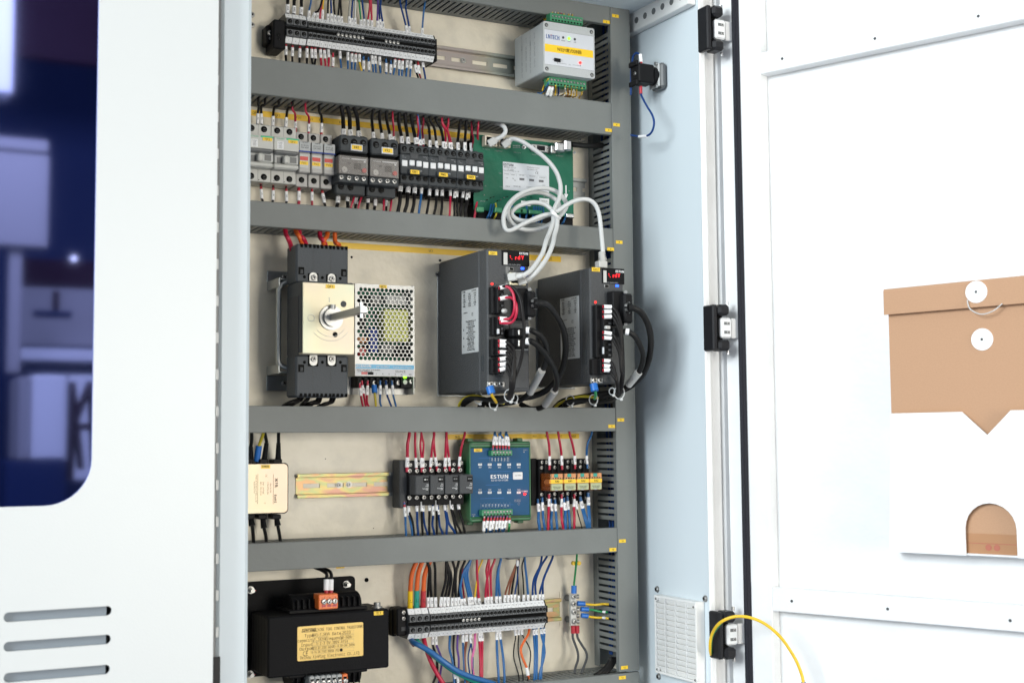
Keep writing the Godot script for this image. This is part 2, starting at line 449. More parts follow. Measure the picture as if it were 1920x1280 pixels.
	M("filter_cloth", lin(0.60, 0.59, 0.56), 0.7)
	M("hinge_black", lin(0.016, 0.016, 0.018), 0.32)
	M("glass_blue", lin(0.27, 0.31, 0.64), 0.035, 1.0)
	M("wire_black", lin(0.013, 0.012, 0.012), 0.38)
	M("wire_red", lin(0.47, 0.014, 0.05), 0.36)
	M("wire_wine", lin(0.22, 0.01, 0.03), 0.36)
	M("wire_blue", lin(0.022, 0.125, 0.33), 0.36)
	M("wire_navy", lin(0.012, 0.05, 0.19), 0.36)
	M("wire_yellow", lin(0.78, 0.50, 0.02), 0.36)
	M("wire_white", lin(0.66, 0.66, 0.62), 0.36)
	M("wire_grey", lin(0.42, 0.41, 0.36), 0.36)
	M("wire_green", lin(0.02, 0.26, 0.08), 0.36)
	M("wire_purple", lin(0.12, 0.06, 0.26), 0.36)
	M("wire_brown", lin(0.22, 0.07, 0.03), 0.36)
	M("wire_pink", lin(0.66, 0.16, 0.36), 0.36)
	M("wire_orange", lin(0.72, 0.13, 0.02), 0.36)
	M("wire_striped", lin(0.60, 0.50, 0.04), 0.36)
	for e in [["led_red", Color(1.0, 0.10, 0.08), 5.0], ["led_green", Color(0.45, 1.0, 0.05), 4.0], ["led_blue", Color(0.10, 0.30, 1.0), 5.0], ["digit_red", Color(1.0, 0.05, 0.12), 2.2]]:
		var m := M(e[0], Color(0.2, 0.2, 0.2), 0.5); m.emission_enabled = true; m.emission = e[1]; m.emission_energy_multiplier = e[2]
	var clear := M("clear_cover", Color(0.66, 0.62, 0.58, 0.16), 0.3); clear.transparency = BaseMaterial3D.TRANSPARENCY_ALPHA
	var amber := M("clear_amber", Color(0.75, 0.42, 0.20, 0.30), 0.05); amber.transparency = BaseMaterial3D.TRANSPARENCY_ALPHA

# ------------------------------------------------------------------ the cabinet and its doors
const WALL_X := 1.165
const FRONT_Z := 0.229
func build_cabinet():
	crop(0, 0, 1)
	var c := thing("control_cabinet", "tall white steel control cabinet standing open, crowded with wired devices", "cabinet", Vector3(0.45, 0, 0))
	var pl := box("mounting_plate", mats.plate, c, Vector3(-0.22, 0.68, -0.003), Vector3(1.158, 2.08, 0.0), 0.001)
	for h in [[659, 482, 2.2], [825, 488, 2.6], [826, 741, 2.4], [687, 1087, 4.0], [1034, 716, 2.0], [610, 860, 0.9], [700, 990, 0.9]]:
		disc("hole", mats.void, pl, P(h[0], h[1], 0.0003), h[2] * 0.0008, 0.0006)
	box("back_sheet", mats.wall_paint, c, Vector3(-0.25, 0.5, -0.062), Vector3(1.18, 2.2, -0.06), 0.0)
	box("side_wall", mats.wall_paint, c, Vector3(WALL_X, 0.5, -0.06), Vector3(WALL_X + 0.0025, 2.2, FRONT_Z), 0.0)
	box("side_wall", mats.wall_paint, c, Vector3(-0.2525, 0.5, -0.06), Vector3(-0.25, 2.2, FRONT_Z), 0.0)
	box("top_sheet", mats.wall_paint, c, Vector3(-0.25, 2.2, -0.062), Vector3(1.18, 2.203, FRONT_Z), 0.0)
	box("unseen_header_beam", mats.wall_paint, c, Vector3(-0.249, 1.995, 0.03), Vector3(WALL_X - 0.001, 2.03, FRONT_Z - 0.002), 0.002)  # out of view, placed to shade the top row of the plate
	box("bottom_sheet", mats.wall_paint, c, Vector3(-0.25, 0.497, -0.062), Vector3(1.18, 0.5, FRONT_Z), 0.0)
	box("plinth", mats.dark_grey, c, Vector3(-0.24, 0.0, -0.05), Vector3(1.17, 0.497, 0.2), 0.002)
	var xf: float = P(1333, 640, FRONT_Z + 0.004).x
	box("front_flange", mats.white_paint, c, Vector3(WALL_X - 0.0005, 0.5, FRONT_Z), Vector3(xf, 2.2, FRONT_Z + 0.004), 0.0015)
	box("corner_post", mats.white_paint, c, Vector3(xf - 0.003, 0.5, 0.16), Vector3(P(1354, 640, 0.222).x, 2.2, 0.222), 0.006)
	box("gutter", mats.white_paint, c, Vector3(P(1354, 640, 0.224).x, 0.5, 0.14), Vector3(P(1364, 640, 0.224).x + 0.004, 2.2, 0.224), 0.002)
	# perforated support rail on the side wall
	var a := PX(1186, 70, WALL_X); var b := PX(1317, 3, WALL_X); var up := PX(1188, 36, WALL_X)
	var yy := (a.y + b.y) / 2.0; var hh := up.y - yy + 0.004
	var sr := box("support_rail", mats.bracket_white, c, Vector3(WALL_X - 0.014, yy, 0.01), Vector3(WALL_X, yy + hh, FRONT_Z - 0.004), 0.001)
	for k in 9: disc("hole", mats.mid_grey, sr, Vector3(WALL_X - 0.0142, yy + hh * 0.5, 0.03 + k * 0.025), 0.0052, 0.0006, TO_X)
	# centre post between the two leaves
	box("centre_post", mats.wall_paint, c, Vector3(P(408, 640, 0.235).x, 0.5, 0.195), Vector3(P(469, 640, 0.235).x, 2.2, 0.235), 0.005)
	var g := box("seal_strip", mats.mid_grey, c, Vector3(P(396, 640, 0.24).x, 0.5, 0.232), Vector3(P(409.5, 640, 0.24).x, 2.2, 0.2395), 0.001)
	for k in 19:
		var p := P(406.5, 12 + k * 69.0, 0.2405)
		box("clip", mats.light_grey, g, p - Vector3(0.002, 0.0065, 0.001), p + Vector3(0.002, 0.0065, 0.0006), 0.0005)
	var hp := P(405, 1275, 0.2412)
	box("hinge_tab", mats.hinge_black, g, hp + Vector3(-0.004, -0.02, -0.001), hp + Vector3(0.0045, 0.028, 0.001), 0.0005)
	for e in [[467, 28, 0.004], [467, 47, 0.004]]: screw(c, P(e[0] + 5, e[1], 0.002), e[2])

func build_doors():
	crop(0, 0, 1)
	# the closed leaf
	var zf := 0.26
	var lf := thing("cabinet_door", "closed white cabinet leaf with dark blue reflective window and vent slots", "cabinet door", Vector3(0.2, 0.5, zf))
	var x1: float = P(404, 640, zf).x
	var skin := CSGBox3D.new(); skin.name = "door_skin"; skin.size = Vector3(x1 + 0.235, 1.68, 0.004); skin.material = mats.leaf_white_dimmed
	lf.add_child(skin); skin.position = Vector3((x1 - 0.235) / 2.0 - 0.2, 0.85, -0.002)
	var wx: float = P(178, 500, zf).x; var wy: float = P(60, 949, zf).y
	var cuts := [rounded(-0.12, wy, wx, 2.08, 0.052, 10)]
	for s in [[107, 1151.0], [105, 1205.5], [102, 1263.0], [100, 1321.0]]:
		var sl: float = P(6, s[1], zf).x; var sr: float = P(209 - (s[1] - 1151.0) * 0.03, s[1], zf).x; var sy: float = P(s[0], s[1], zf).y
		cuts.append(rounded(sl, sy - 0.0055, sr, sy + 0.0055, 0.0052, 5))
	for c in cuts:
		var q := CSGPolygon3D.new(); q.polygon = c; q.depth = 0.05; q.operation = CSGShape3D.OPERATION_SUBTRACTION
		skin.add_child(q); q.position = -skin.position - lf.position + Vector3(0, 0, zf + 0.025)
	box("window_pane", mats.glass_blue, lf, Vector3(-0.15, wy - 0.02, zf - 0.0085), Vector3(wx + 0.02, 2.1, zf - 0.0045), 0.0)
	var fl: float = P(200, 1200, zf).x
	box("vent_liner", M("liner", lin(0.23, 0.275, 0.32), 0.5), lf, Vector3(0.12, 0.72, zf - 0.012), Vector3(fl, 1.17, zf - 0.007), 0.0)
	box("liner_edge", mats.drive_grey, lf, Vector3(fl + 0.0004, 0.72, zf - 0.03), Vector3(fl + 0.03, 1.17, zf - 0.022), 0.0)
	box("edge_return", mats.leaf_white_dimmed, lf, Vector3(x1 - 0.002, 0.51, zf - 0.02), Vector3(x1, 2.19, zf - 0.004), 0.0)

	# the open leaf: its own axes are (outwards from the hinge, up, towards the inside face)
	var dir := Vector3(0.38, 0, 0.925).normalized()
	door_basis = Basis(dir, Vector3.UP, dir.cross(Vector3.UP))
	door_at = P(1362, 640, 0.232); door_at.y = 0
	var d := thing("cabinet_door", "open white cabinet leaf swung out with bare inner face and black seal", "cabinet door", door_at)
	d.basis = door_basis
	var X := func(x): return PD(x, 640, 0.0).x
	var bt: float = 0.52; var tp: float = 2.18
	var W := func(called, m, t0, t1, y0, y1, o0, o1, ch): return plate_put(called, boxmesh(Vector3(t1 - t0, y1 - y0, o1 - o0), ch), m, d, Vector3((t0 + t1) / 2.0, (y0 + y1) / 2.0, (o0 + o1) / 2.0))
	var s0: float = X.call(1386.5); var s1: float = X.call(1398.5); var s2: float = X.call(1437)
	W.call("hinge_lip", mats.white_paint, 0.0, s0 - 0.0005, bt, tp, -0.004, 0.0, 0.001)
	var seal := W.call("seal", mats.rubber, s0, s1 - 0.0005, bt + 0.01, tp - 0.01, -0.004, 0.006, 0.003)
	plate_put("seal_lip", boxmesh(Vector3(0.003, tp - bt - 0.02, 0.004), 0.0012), mats.rubber, seal, Vector3(0.0014, 0, 0.0055))
	W.call("stile", mats.white_paint, s1, s2, bt, tp, -0.022, 0.0, 0.0012)
	W.call("inner_panel", mats.white_paint, s1, 0.86, bt, tp, -0.026, -0.0222, 0.0)
	W.call("stile", mats.white_paint, 0.80, 0.86, bt, tp, -0.022, 0.0, 0.0012)
	for rr in [[[1429, 97.5], [1429, 138], [[1467, 110], [1641, 72], [1835, 30]]], [[1444, 1101], [1446, 1145], [[1485, 1127], [1665, 1142], [1895, 1166]]]]:
		var y1: float = PD(rr[0][0], rr[0][1], 0.0).y; var y0: float = PD(rr[1][0], rr[1][1], 0.0).y
		var rail: Node3D = W.call("rail", mats.white_paint, s2 - 0.0002, 0.80, y0, y1, -0.022, -0.0006, 0.0012)
		for h in rr[2]:
			var p: Vector3 = PD(h[0], h[1], -0.0004)
			plate_put("hole", cylmesh(0.0021, 0.0006, 12), mats.drive_grey, rail, Vector3(p.x, (y0 + y1) / 2.0 + (p.y - (y0 + y1) / 2.0) * 0.6, -0.0005) - rail.position, TO_Z)
	# hinges
	for k in 3:
		var yc: float = P([1350, 1356, 1367][k], [57, 615, 1189][k], 0.25).y
		var hx: float = P([1348, 1355, 1366][k], 640, 0.25).x
		hx = P(1356, 640, 0.25).x
		var h := thing("door_hinge", "%s black door hinge with white bracket and two screws" % ["upper", "middle", "lower"][k], "hinge", Vector3(hx, yc, 0.235), "door hinges")
		var bx := func(px, z): return P(px, 615, z).x
		box("knuckle_body", mats.hinge_black, h, Vector3(bx.call(1337.5, 0.258), yc - 0.034, 0.232), Vector3(bx.call(1346.5, 0.258), yc + 0.034, 0.258), 0.002)
		for sg in [-1, 1]:
			box("knuckle", mats.hinge_black, h, Vector3(bx.call(1346.5, 0.258) + 0.0002, yc + sg * 0.0345 - (0.0 if sg < 0 else 0.0165), 0.236), Vector3(bx.call(1371.0, 0.262), yc + sg * 0.0345 + (0.0165 if sg < 0 else 0.0), 0.262), 0.004)
			var xp: float = bx.call(1364.0, 0.25)
			rod("pin", mats.chrome, h, Vector3(xp, yc + sg * 0.034, 0.25), Vector3(xp, yc + sg * 0.0395, 0.25), 0.0026)
		box("knuckle_core", mats.void, h, Vector3(bx.call(1346.0, 0.25), yc - 0.0178, 0.232), Vector3(bx.call(1356.0, 0.252), yc + 0.0178, 0.250), 0.0)
		var br := box("bracket", mats.white_paint, h, Vector3(bx.call(1353.0, 0.2565), yc - 0.0152, 0.244), Vector3(bx.call(1373.0, 0.2565), yc + 0.0152, 0.2565), 0.0025)
		box("bracket_wing", mats.white_paint, br, Vector3(bx.call(1372.0, 0.2535), yc - 0.0150, 0.249), Vector3(bx.call(1389.0, 0.2535), yc + 0.0150, 0.2535), 0.001)
		for sg in [-1, 1]:
			var xs: float = bx.call(1363.5, 0.2565)
			box("screw_recess", mats.mid_grey, br, Vector3(xs - 0.0052, yc + sg * 0.0066 - 0.0022, 0.2562), Vector3(xs + 0.0050, yc + sg * 0.0066 + 0.0022, 0.2568), 0.0)
			screw(br, Vector3(xs + 0.0015, yc + sg * 0.0066, 0.2567), 0.0021)
	# document pocket and envelope on the open leaf
	var base := PD(1668.5, 1034, 0.012)
	var pk := thing("document_pocket", "white plastic document pocket with notched lip fixed inside the open leaf", "pocket", door_at + door_basis * Vector3(base.x, base.y, -0.022))
	pk.basis = door_basis
	var zp := 0.012
	var poly := PackedVector2Array()
	var o2 := Vector2(base.x, base.y)
	for e in [[1671, 775], [1804, 772], [1852, 815.5], [1896, 769]]:
		var p: Vector3 = PD(e[0], e[1], zp); poly.append(Vector2(p.x, p.y) - o2)
	var rt: float = 2.0 * PD(1856, 900, zp).x - PD(1671, 900, zp).x - base.x
	poly.append(Vector2(rt, poly[0].y)); poly.append(Vector2(rt, 0.0))
	var c0: Vector3 = PD(1812, 1040, zp); var c1: Vector3 = PD(1909, 1043, zp); var ct: Vector3 = PD(1856, 943, zp)
	var cr := (c1.x - c0.x) / 2.0; var cc := Vector2((c0.x + c1.x) / 2.0, ct.y - cr) - o2
	poly.append(Vector2(cc.x + cr, 0.0))
	for k in 13: poly.append(cc + Vector2(cos(PI * k / 12.0), sin(PI * k / 12.0)) * cr)
	poly.append(Vector2(cc.x - cr, 0.0)); poly.append(Vector2(0, 0))
	plate_put("pocket_front", extrude(poly, 0.0, 0.0025), mats.pocket, pk, Vector3(0, 0, zp + 0.022 - 0.0025))
	var ph := poly[0].y
	plate_put("pocket_side", boxmesh(Vector3(0.0025, ph, zp + 0.019), 0.0005), mats.pocket, pk, Vector3(0.00125, ph / 2.0, (zp + 0.019) / 2.0))
	plate_put("pocket_side", boxmesh(Vector3(0.0025, ph, zp + 0.019), 0.0005), mats.pocket, pk, Vector3(rt - 0.00125, ph / 2.0, (zp + 0.019) / 2.0))
	plate_put("pocket_bottom", boxmesh(Vector3(rt - 0.006, 0.0025, zp + 0.018), 0.0005), mats.pocket, pk, Vector3(rt / 2.0, 0.0013, (zp + 0.019) / 2.0))
	var ev := thing("kraft_envelope", "brown kraft paper envelope with string and two white button discs in pocket", "envelope", door_at + door_basis * Vector3(base.x, base.y + 0.004, -0.015))
	ev.basis = door_basis
	var ze := 0.004
	var el: Vector3 = PD(1669, 760, ze); var et: Vector3 = PD(1664, 548, ze); var eb := base.y + 0.005
	var er := el.x + rt * 0.98
	var topr: float = PD(1920, 523, ze).y
	var slope := (topr - et.y) / (PD(1920, 523, ze).x - et.x)
	var EO := Vector3(base.x, base.y + 0.004, -0.015)
	var bag := PackedVector2Array([Vector2(el.x + 0.002, eb), Vector2(er, eb), Vector2(er, et.y + slope * (er - et.x) - 0.01), Vector2(et.x + 0.001, et.y - 0.006)])
	for k in bag.size(): bag[k] -= Vector2(EO.x, EO.y)
	plate_put("body", extrude(bag, 0.003, ze + 0.015), mats.kraft, ev, Vector3.ZERO)
	var f0: Vector3 = PD(1666, 590, ze + 0.006); var fh := et.y - f0.y
	var flap := PackedVector2Array([Vector2(et.x - 0.002, et.y - fh), Vector2(er + 0.002, et.y - fh + slope * (er - et.x) * 0.85), Vector2(er + 0.002, et.y + slope * (er - et.x)), Vector2(et.x - 0.002, et.y)])
	for k in flap.size(): flap[k] -= Vector2(EO.x, EO.y)
	var fp := plate_put("flap", extrude(flap, 0.0, 0.0016), mats.kraft, ev, Vector3(0, 0, ze + 0.0215))
	var roll := begin()
	var rl := tube([Vector3(et.x - 0.002, et.y, 0) - Vector3(EO.x, EO.y, 0), Vector3(er, et.y + slope * (er - et.x), 0) - Vector3(EO.x, EO.y, 0)], 0.0042, 10, 1)
	plate_put("fold", rl, mats.kraft, ev, Vector3(0, 0, ze + 0.0188))
	var buttons := []
	for e in [[1831, 547, 0.0245], [1842, 636, 0.0165]]:
		var p: Vector3 = PD(e[0], e[1], ze - 0.015 + e[2])
		var at := p - EO; at.z = ze + e[2] - 0.0012
		buttons.append(at)
		var bd := plate_put("button", cylmesh(0.0145, 0.0016, 24), mats.pocket, ev, at, TO_Z)
		plate_put("rivet", cylmesh(0.0042, 0.0012, 14), mats.steel, bd, Vector3(0, 0.0012, 0))
		plate_put("rivet_bore", cylmesh(0.0018, 0.0004, 10), mats.drive_grey, bd, Vector3(0, 0.0019, 0))
	var st: Vector3 = buttons[0] + Vector3(-0.012, -0.010, 0.0015)
	plate_put("string", tube([Vector3.ZERO, Vector3(0.004, -0.012, 0.002), Vector3(0.018, -0.020, 0.002), Vector3(0.034, -0.017, 0.002), Vector3(0.046, -0.008, 0.0)], 0.0008, 6, 6), mats.cable_grey, ev, st)
	var tp0: Vector3 = PD(1814, 1000, ze + 0.001) - EO
	plate_put("tape_strip", boxmesh(Vector3(0.085, 0.026, 0.0006), 0.0), mats.kraft_dark, ev, Vector3(cc.x + base.x - EO.x, tp0.y - 0.0125, ze + 0.0154))
	plate_put("print_line", boxmesh(Vector3(0.066, 0.0008, 0.0003), 0.0), mats.faint_red, ev, Vector3(cc.x + base.x - EO.x, tp0.y - 0.012, ze + 0.0159))
	for k in 2: plate_put("print_seal", cylmesh(0.0042, 0.0004, 12), mats.faint_red, ev, Vector3(cc.x + base.x - EO.x - 0.006 + k * 0.011, tp0.y - 0.017, ze + 0.0160), TO_Z)
	# earth wire from the frame to the open leaf
	var w := []
	for e in [[1337, 1236, 0.226], [1332, 1218, 0.243], [1335, 1190, 0.255], [1352, 1166, 0.28], [1385, 1155, 0.30], [1425, 1164, 0.32], [1462, 1192, 0.34], [1490, 1232, 0.35], [1503, 1262, 0.355], [1507, 1280, 0.358]]: w.append(P(e[0], e[1], e[2]))
	var last: Vector3 = w[w.size() - 1]
	w.append(last + Vector3(0.003, -0.03, 0.002))
	var ew := thing("earth_wire", "yellow and green earth wire arching over the lower door hinge", "wire", w[0])
	tubed("conductor", mats.wire_yellow, ew, w, 0.0023, 10, 7)
	var gs := []
	for p in w.slice(0, 4): gs.append(p + Vector3(0.0012, -0.0006, 0.0006))
	tubed("green_stripe", mats.wire_green, ew, gs, 0.0014, 8, 6)
	rod("lug", mats.lug_blue, ew, w[w.size() - 2] + Vector3(0, 0.001, 0), w[w.size() - 1], 0.0034)

# ------------------------------------------------------------------ slotted wiring ducts
const DUCT_Z := 0.078
const COL_L := 1.1022
const COL_R := 1.1392
func duct_sticker(o: Node3D, x: float, y: float, s: String):
	crop(0, 0, 1)
	var p := P(x, y, DUCT_Z)
	var q := box("number_sticker", mats.yellow_label, o, p + Vector3(-0.0062, -0.0026, 0.0002), p + Vector3(0.0062, 0.0026, 0.0005), 0.0)
	text(s, 0.0028, mats.print_black, q, p + Vector3(0, 0, 0.0005), Basis.IDENTITY, false, "number")
func build_ducts():
	var rows := [[1.967, 2.010, "topmost horizontal"], [1.7872, 1.8368, "wide horizontal"], [1.6012, 1.6340, "horizontal"], [1.3155, 1.3500, "horizontal"], [1.1275, 1.1630, "horizontal"], [0.893, 0.9385, "lowest horizontal"]]
	var words := ["topmost grey slotted wiring duct, above the upper terminal strip", "grey slotted wiring duct between the upper terminal strip and the breakers", "grey slotted wiring duct between the breakers and the main switch", "grey slotted wiring duct under the main switch and the two drives", "grey slotted wiring duct between the relays and the lower terminal strip", "lowest grey slotted wiring duct, under the lower terminal strip"]
	var xl := 0.47
	for i in rows.size():
		var y0: float = rows[i][0]; var y1: float = rows[i][1]
		var xr := COL_L - 0.0006 if i < 5 else COL_R
		var d := thing("wiring_duct", words[i], "wiring duct", Vector3((xl + xr) / 2.0, y0, 0), "horizontal wiring ducts")
		box("duct_base", mats.duct, d, Vector3(xl, y0 + 0.002, 0.0002), Vector3(xr - 0.012, y1 - 0.002, 0.0022), 0.0)
		var cv := begin()
		sbox(cv, Vector3(xl, y0 - 0.0012, DUCT_Z - 0.0022), Vector3(xr, y1 + 0.0012, DUCT_Z), 0.0008)
		sbox(cv, Vector3(xl, y0 - 0.0012, DUCT_Z - 0.009), Vector3(xr, y0 + 0.0002, DUCT_Z - 0.0023), 0.0)
		sbox(cv, Vector3(xl, y1 - 0.0002, DUCT_Z - 0.009), Vector3(xr, y1 + 0.0012, DUCT_Z - 0.0023), 0.0)
		put("cover", cv.commit(), mats.duct, d, Vector3.ZERO)
		for side in 2:
			var y := y0 if side == 0 else y1 - 0.0015
			var far := xr - 0.03
			box("wall_strip", mats.duct, d, Vector3(xl, y, 0.0023), Vector3(xr - 0.012, y + 0.0015, 0.0145), 0.0)
			box("wall_strip", mats.duct, d, Vector3(xl, y, 0.0655), Vector3(xr, y + 0.0015, 0.0722), 0.0)
			# only the sides that the camera can see have their fingers one by one
			var fm := boxmesh(Vector3(0.0068, 0.0015, 0.0515), 0.0004)
			var k0 := int(ceil((xl - 0.006) / 0.0101)); var k1 := int((xr - 0.008 - 0.006) / 0.0101)
			for k in range(k0, k1):
				var x := 0.006 + (k + 0.5) * 0.0101
				if x > far and side == 0: continue
				put("finger", fm, mats.duct, d, Vector3(x, y + 0.00075, 0.0400))
		if i < 5: duct_sticker(d, [1137, 1141, 1145, 1147, 1149][i], [41, 244, 467, 799, 1030][i], ["2", "4", "6", "9", "10"][i])
		else: duct_sticker(d, 1167, 1270, "12")
	var yb: float = P(1180, 1258, DUCT_Z).y
	crop(0, 0, 1); yb = P(1180, 1258, DUCT_Z).y
	var v := thing("wiring_duct", "grey vertical slotted wiring duct running down beside the cabinet side wall", "wiring duct", Vector3((COL_L + COL_R) / 2.0, yb, 0))
	box("duct_base", mats.duct, v, Vector3(COL_L + 0.002, yb, 0.0003), Vector3(COL_R - 0.002, 2.05, 0.0023), 0.0)
	var cv := begin()
	sbox(cv, Vector3(COL_L, yb, DUCT_Z - 0.0022), Vector3(COL_R, 2.05, DUCT_Z), 0.0008)
	sbox(cv, Vector3(COL_L - 0.0001, yb, DUCT_Z - 0.0085), Vector3(COL_L + 0.0012, 2.05, DUCT_Z - 0.0023), 0.0)
	sbox(cv, Vector3(COL_R - 0.0012, yb, DUCT_Z - 0.0085), Vector3(COL_R, 2.05, DUCT_Z - 0.0023), 0.0)
	put("cover", cv.commit(), mats.duct, v, Vector3.ZERO)
	for side in 2:
		var x := COL_L + 0.0014 if side == 0 else COL_R - 0.0029
		box("wall_strip", mats.duct, v, Vector3(x, yb, 0.0024), Vector3(x + 0.0015, 2.05, 0.0165), 0.0)
		var fm := boxmesh(Vector3(0.0015, 0.0066, 0.0550), 0.0004)
		for k in range(int(yb / 0.0102) + 1, int(2.04 / 0.0102)):
			var y := (k + 0.5) * 0.0102
			var hid := false
			if side == 0:
				for r in rows: hid = hid or (y > r[0] - 0.006 and y < r[1] + 0.006)
				if y < yb + 0.03: hid = true
			if not hid: put("finger", fm, mats.duct, v, Vector3(x + 0.00075, y, 0.0440))
	var nums := ["3", "4", "8", "9", "10", "13"]; var at := [[1154, 30], [1156, 234], [1161, 454], [1164, 787], [1167, 1014], [1171, 1251]]
	for k in 6: duct_sticker(v, at[k][0], at[k][1], nums[k])
	# wires that run inside the vertical duct
	for k in 9:
		var c: String = ["navy", "black", "blue", "black", "navy", "black", "black", "striped", "navy"][k]
		var x := COL_L + 0.015 + 0.0024 * (k % 4) * 1.6; var z := 0.028 + 0.0045 * ((k * 5) % 9)
		var pts := []
		for q in 12: pts.append(Vector3(x + sin(q * 1.7 + k) * 0.002, 2.04 - q * 0.098, z + cos(q * 1.3 + k * 2.0) * 0.003))
		var t := thing("wire", "%s wire running down inside the vertical duct behind its slots" % {"blue": "blue", "navy": "dark blue", "black": "black", "striped": "yellow and green"}[c], "wire", pts[11], "wires inside the vertical duct")
		tubed("conductor", mats["wire_" + c], t, pts, 0.0019, 6, 3)
	# yellow name strips on the plate
	crop(0, 0, 1)
	strip("yellow name strip on the plate above the breakers and contactors", P(473, 205.5, 0.001).y, P(473, 216.5, 0.001).y, P(466, 210, 0.001).x, P(882, 255, 0.001).x, [["QF2", 478], ["QF3", 520], ["FU1", 560], ["FU2", 582], ["FU3", 603], ["FR1", 640], ["FR2", 698], ["KM1", 753], ["KM2", 806], ["KM3", 862]], 0)
	strip("yellow name strip on the plate above the main switch, power supply and drives", P(700, 458, 0.001).y, P(700, 469, 0.001).y, P(612, 455, 0.001).x, P(1052, 486, 0.001).x, [["VC1", 808], ["GD1", 930], ["GD2", 1030]], 1)
	strip("yellow name strip on the plate above the small relays and blue module", P(940, 813.5, 0.001).y, P(940, 823, 0.001).y, P(839, 818, 0.001).x, P(1086, 817, 0.001).x, [["SLD", 858], ["KA5", 1003], ["KA6", 1026], ["KA7", 1050], ["KA10", 1074]], 2)
	var s := P(638, 1061.5, 0.001)
	strip("small yellow name sticker on the plate above the transformer", s.y + 0.0026, s.y - 0.003, s.x - 0.0065, s.x + 0.0065, [["TC1", 638]], 3)
func strip(label, y1: float, y0: float, x0: float, x1: float, words: Array, k: int):
	var t := thing("name_strip", label, "label strip", Vector3((x0 + x1) / 2.0, y0, 0), "yellow name strips")
	box("tape", mats.yellow_tape, t, Vector3(x0, y0, 0.0002), Vector3(x1, y1, 0.0008), 0.0)
	for w in words:
		var x: float = P(w[1], [225, 470, 818, 1061][k], 0.001).x
		text(w[0], 0.0034, mats.print_black, t, Vector3(x, (y0 + y1) / 2.0, 0.0009))

# ------------------------------------------------------------------ mounting rails and terminal strips
func din_rail(label: String, x0: float, x1: float, yc: float, m: Material, slots := true, group := "mounting rails"):
	var t := thing("mounting_rail", label, "rail", Vector3((x0 + x1) / 2.0, yc - 0.0175, 0), group)
	var st := begin()
	for s in [-1.0, 1.0]:
		sbox(st, Vector3(x0, yc + s * 0.0125 - (0.0 if s > 0 else 0.005), 0.0068), Vector3(x1, yc + s * 0.0125 + (0.005 if s > 0 else 0.0), 0.0080), 0.0004)
		sbox(st, Vector3(x0, yc + s * 0.0118 - (0.0 if s > 0 else 0.0012), 0.0004), Vector3(x1, yc + s * 0.0118 + (0.0012 if s > 0 else 0.0), 0.0069), 0.0003)
		sbox(st, Vector3(x0, yc + s * 0.0032 - (0.0 if s > 0 else 0.0088), 0.0004), Vector3(x1, yc + s * 0.0032 + (0.0088 if s > 0 else 0.0), 0.0014), 0.0)
	var x := x0
	while x < x1:
		var e := minf(x + 0.011, x1)
		sbox(st, Vector3(x, yc - 0.0033, 0.00035), Vector3(e, yc + 0.0033, 0.00135), 0.0)
		x += 0.0365
	put("rail", st.commit(), m, t, Vector3.ZERO)
	return t
func terminal_strip(called_label: String, x_big: float, big_pitch: float, x_small: float, pitch: float, count: int, yc: float, bridges: Array, group: String):
	var t := thing("terminal_strip", called_label, "terminal strip", Vector3((x_big + x_small + count * pitch) / 2.0, yc - 0.02, 0), group)
	var prof := func(s: float): return PackedVector2Array([Vector2(-0.0205 * s, 0.008), Vector2(-0.0207 * s, 0.0375), Vector2(-0.0130 * s, 0.0428), Vector2(-0.0126 * s, 0.0475), Vector2(-0.0036 * s, 0.0475), Vector2(-0.0028, 0.0425), Vector2(0.0028, 0.0425), Vector2(0.0036 * s, 0.0475), Vector2(0.0126 * s, 0.0475), Vector2(0.0130 * s, 0.0428), Vector2(0.0207 * s, 0.0375), Vector2(0.0205 * s, 0.008)])
	var tilt := atan2(0.0077, 0.0053)
	for k in 3 + count:
		var big := k < 3
		var w := big_pitch if big else pitch
		var x := x_big + (k + 0.5) * big_pitch if big else x_small + (k - 3 + 0.5) * pitch
		var key := "term%s%.5f" % [big, w]
		if not meshes.has(key): meshes[key] = along_x(prof.call(1.05 if big else 1.0), -w / 2.0 + 0.0004, w / 2.0 - 0.0004)
		var b := put("terminal_block", meshes[key], mats.terminal_grey, t, Vector3(x, yc, 0))
		for s in [-1.0, 1.0]:
			hole(b, Vector3(x, yc + s * 0.0082, 0.0475), 0.0036 if big else 0.0026)
			var sc := 1.05 if big else 1.0
			var mb := Basis(Vector3(1, 0, 0), -s * (PI / 2.0 - tilt) - (0.0 if s > 0 else 0.0))
			put("marker_tag", boxmesh(Vector3(w - (0.0006 if big else 0.0003), 0.0094, 0.0016), 0.0003), mats.marker, b, Vector3(x, yc + s * 0.0169 * sc + rng.randf_range(-0.0002, 0.0002), 0.0407), mb * Basis(Vector3(0, 0, 1), rng.randf_range(-0.015, 0.015)))
			put("marking", textmesh(str(k + 1), 0.0021), mats.print_grey, b, Vector3(x, yc + s * 0.0169 * sc, 0.0407) + mb.z * 0.0009, mb)
	box("dark_groove_strip", mats.void, t, Vector3(x_big, yc - 0.0026, 0.0420), Vector3(x_small + count * pitch, yc + 0.0026, 0.0427), 0.0)  # black strip laid in the middle groove to darken it
	for e in bridges:
		var x: float = x_small + (e + 0.5) * pitch
		put("bridge_screw", screwmesh(0.0026, false), null, t, Vector3(x, yc, 0.0428))
	var xe := x_small + count * pitch
	put("end_plate", along_x(prof.call(1.02), 0.0, 0.0022), mats.black_plastic, t, Vector3(xe + 0.0003, yc, 0))
	box("end_clamp", mats.black_plastic, t, Vector3(xe + 0.0028, yc - 0.017, 0.002), Vector3(xe + 0.011, yc + 0.012, 0.031), 0.002)
	return t

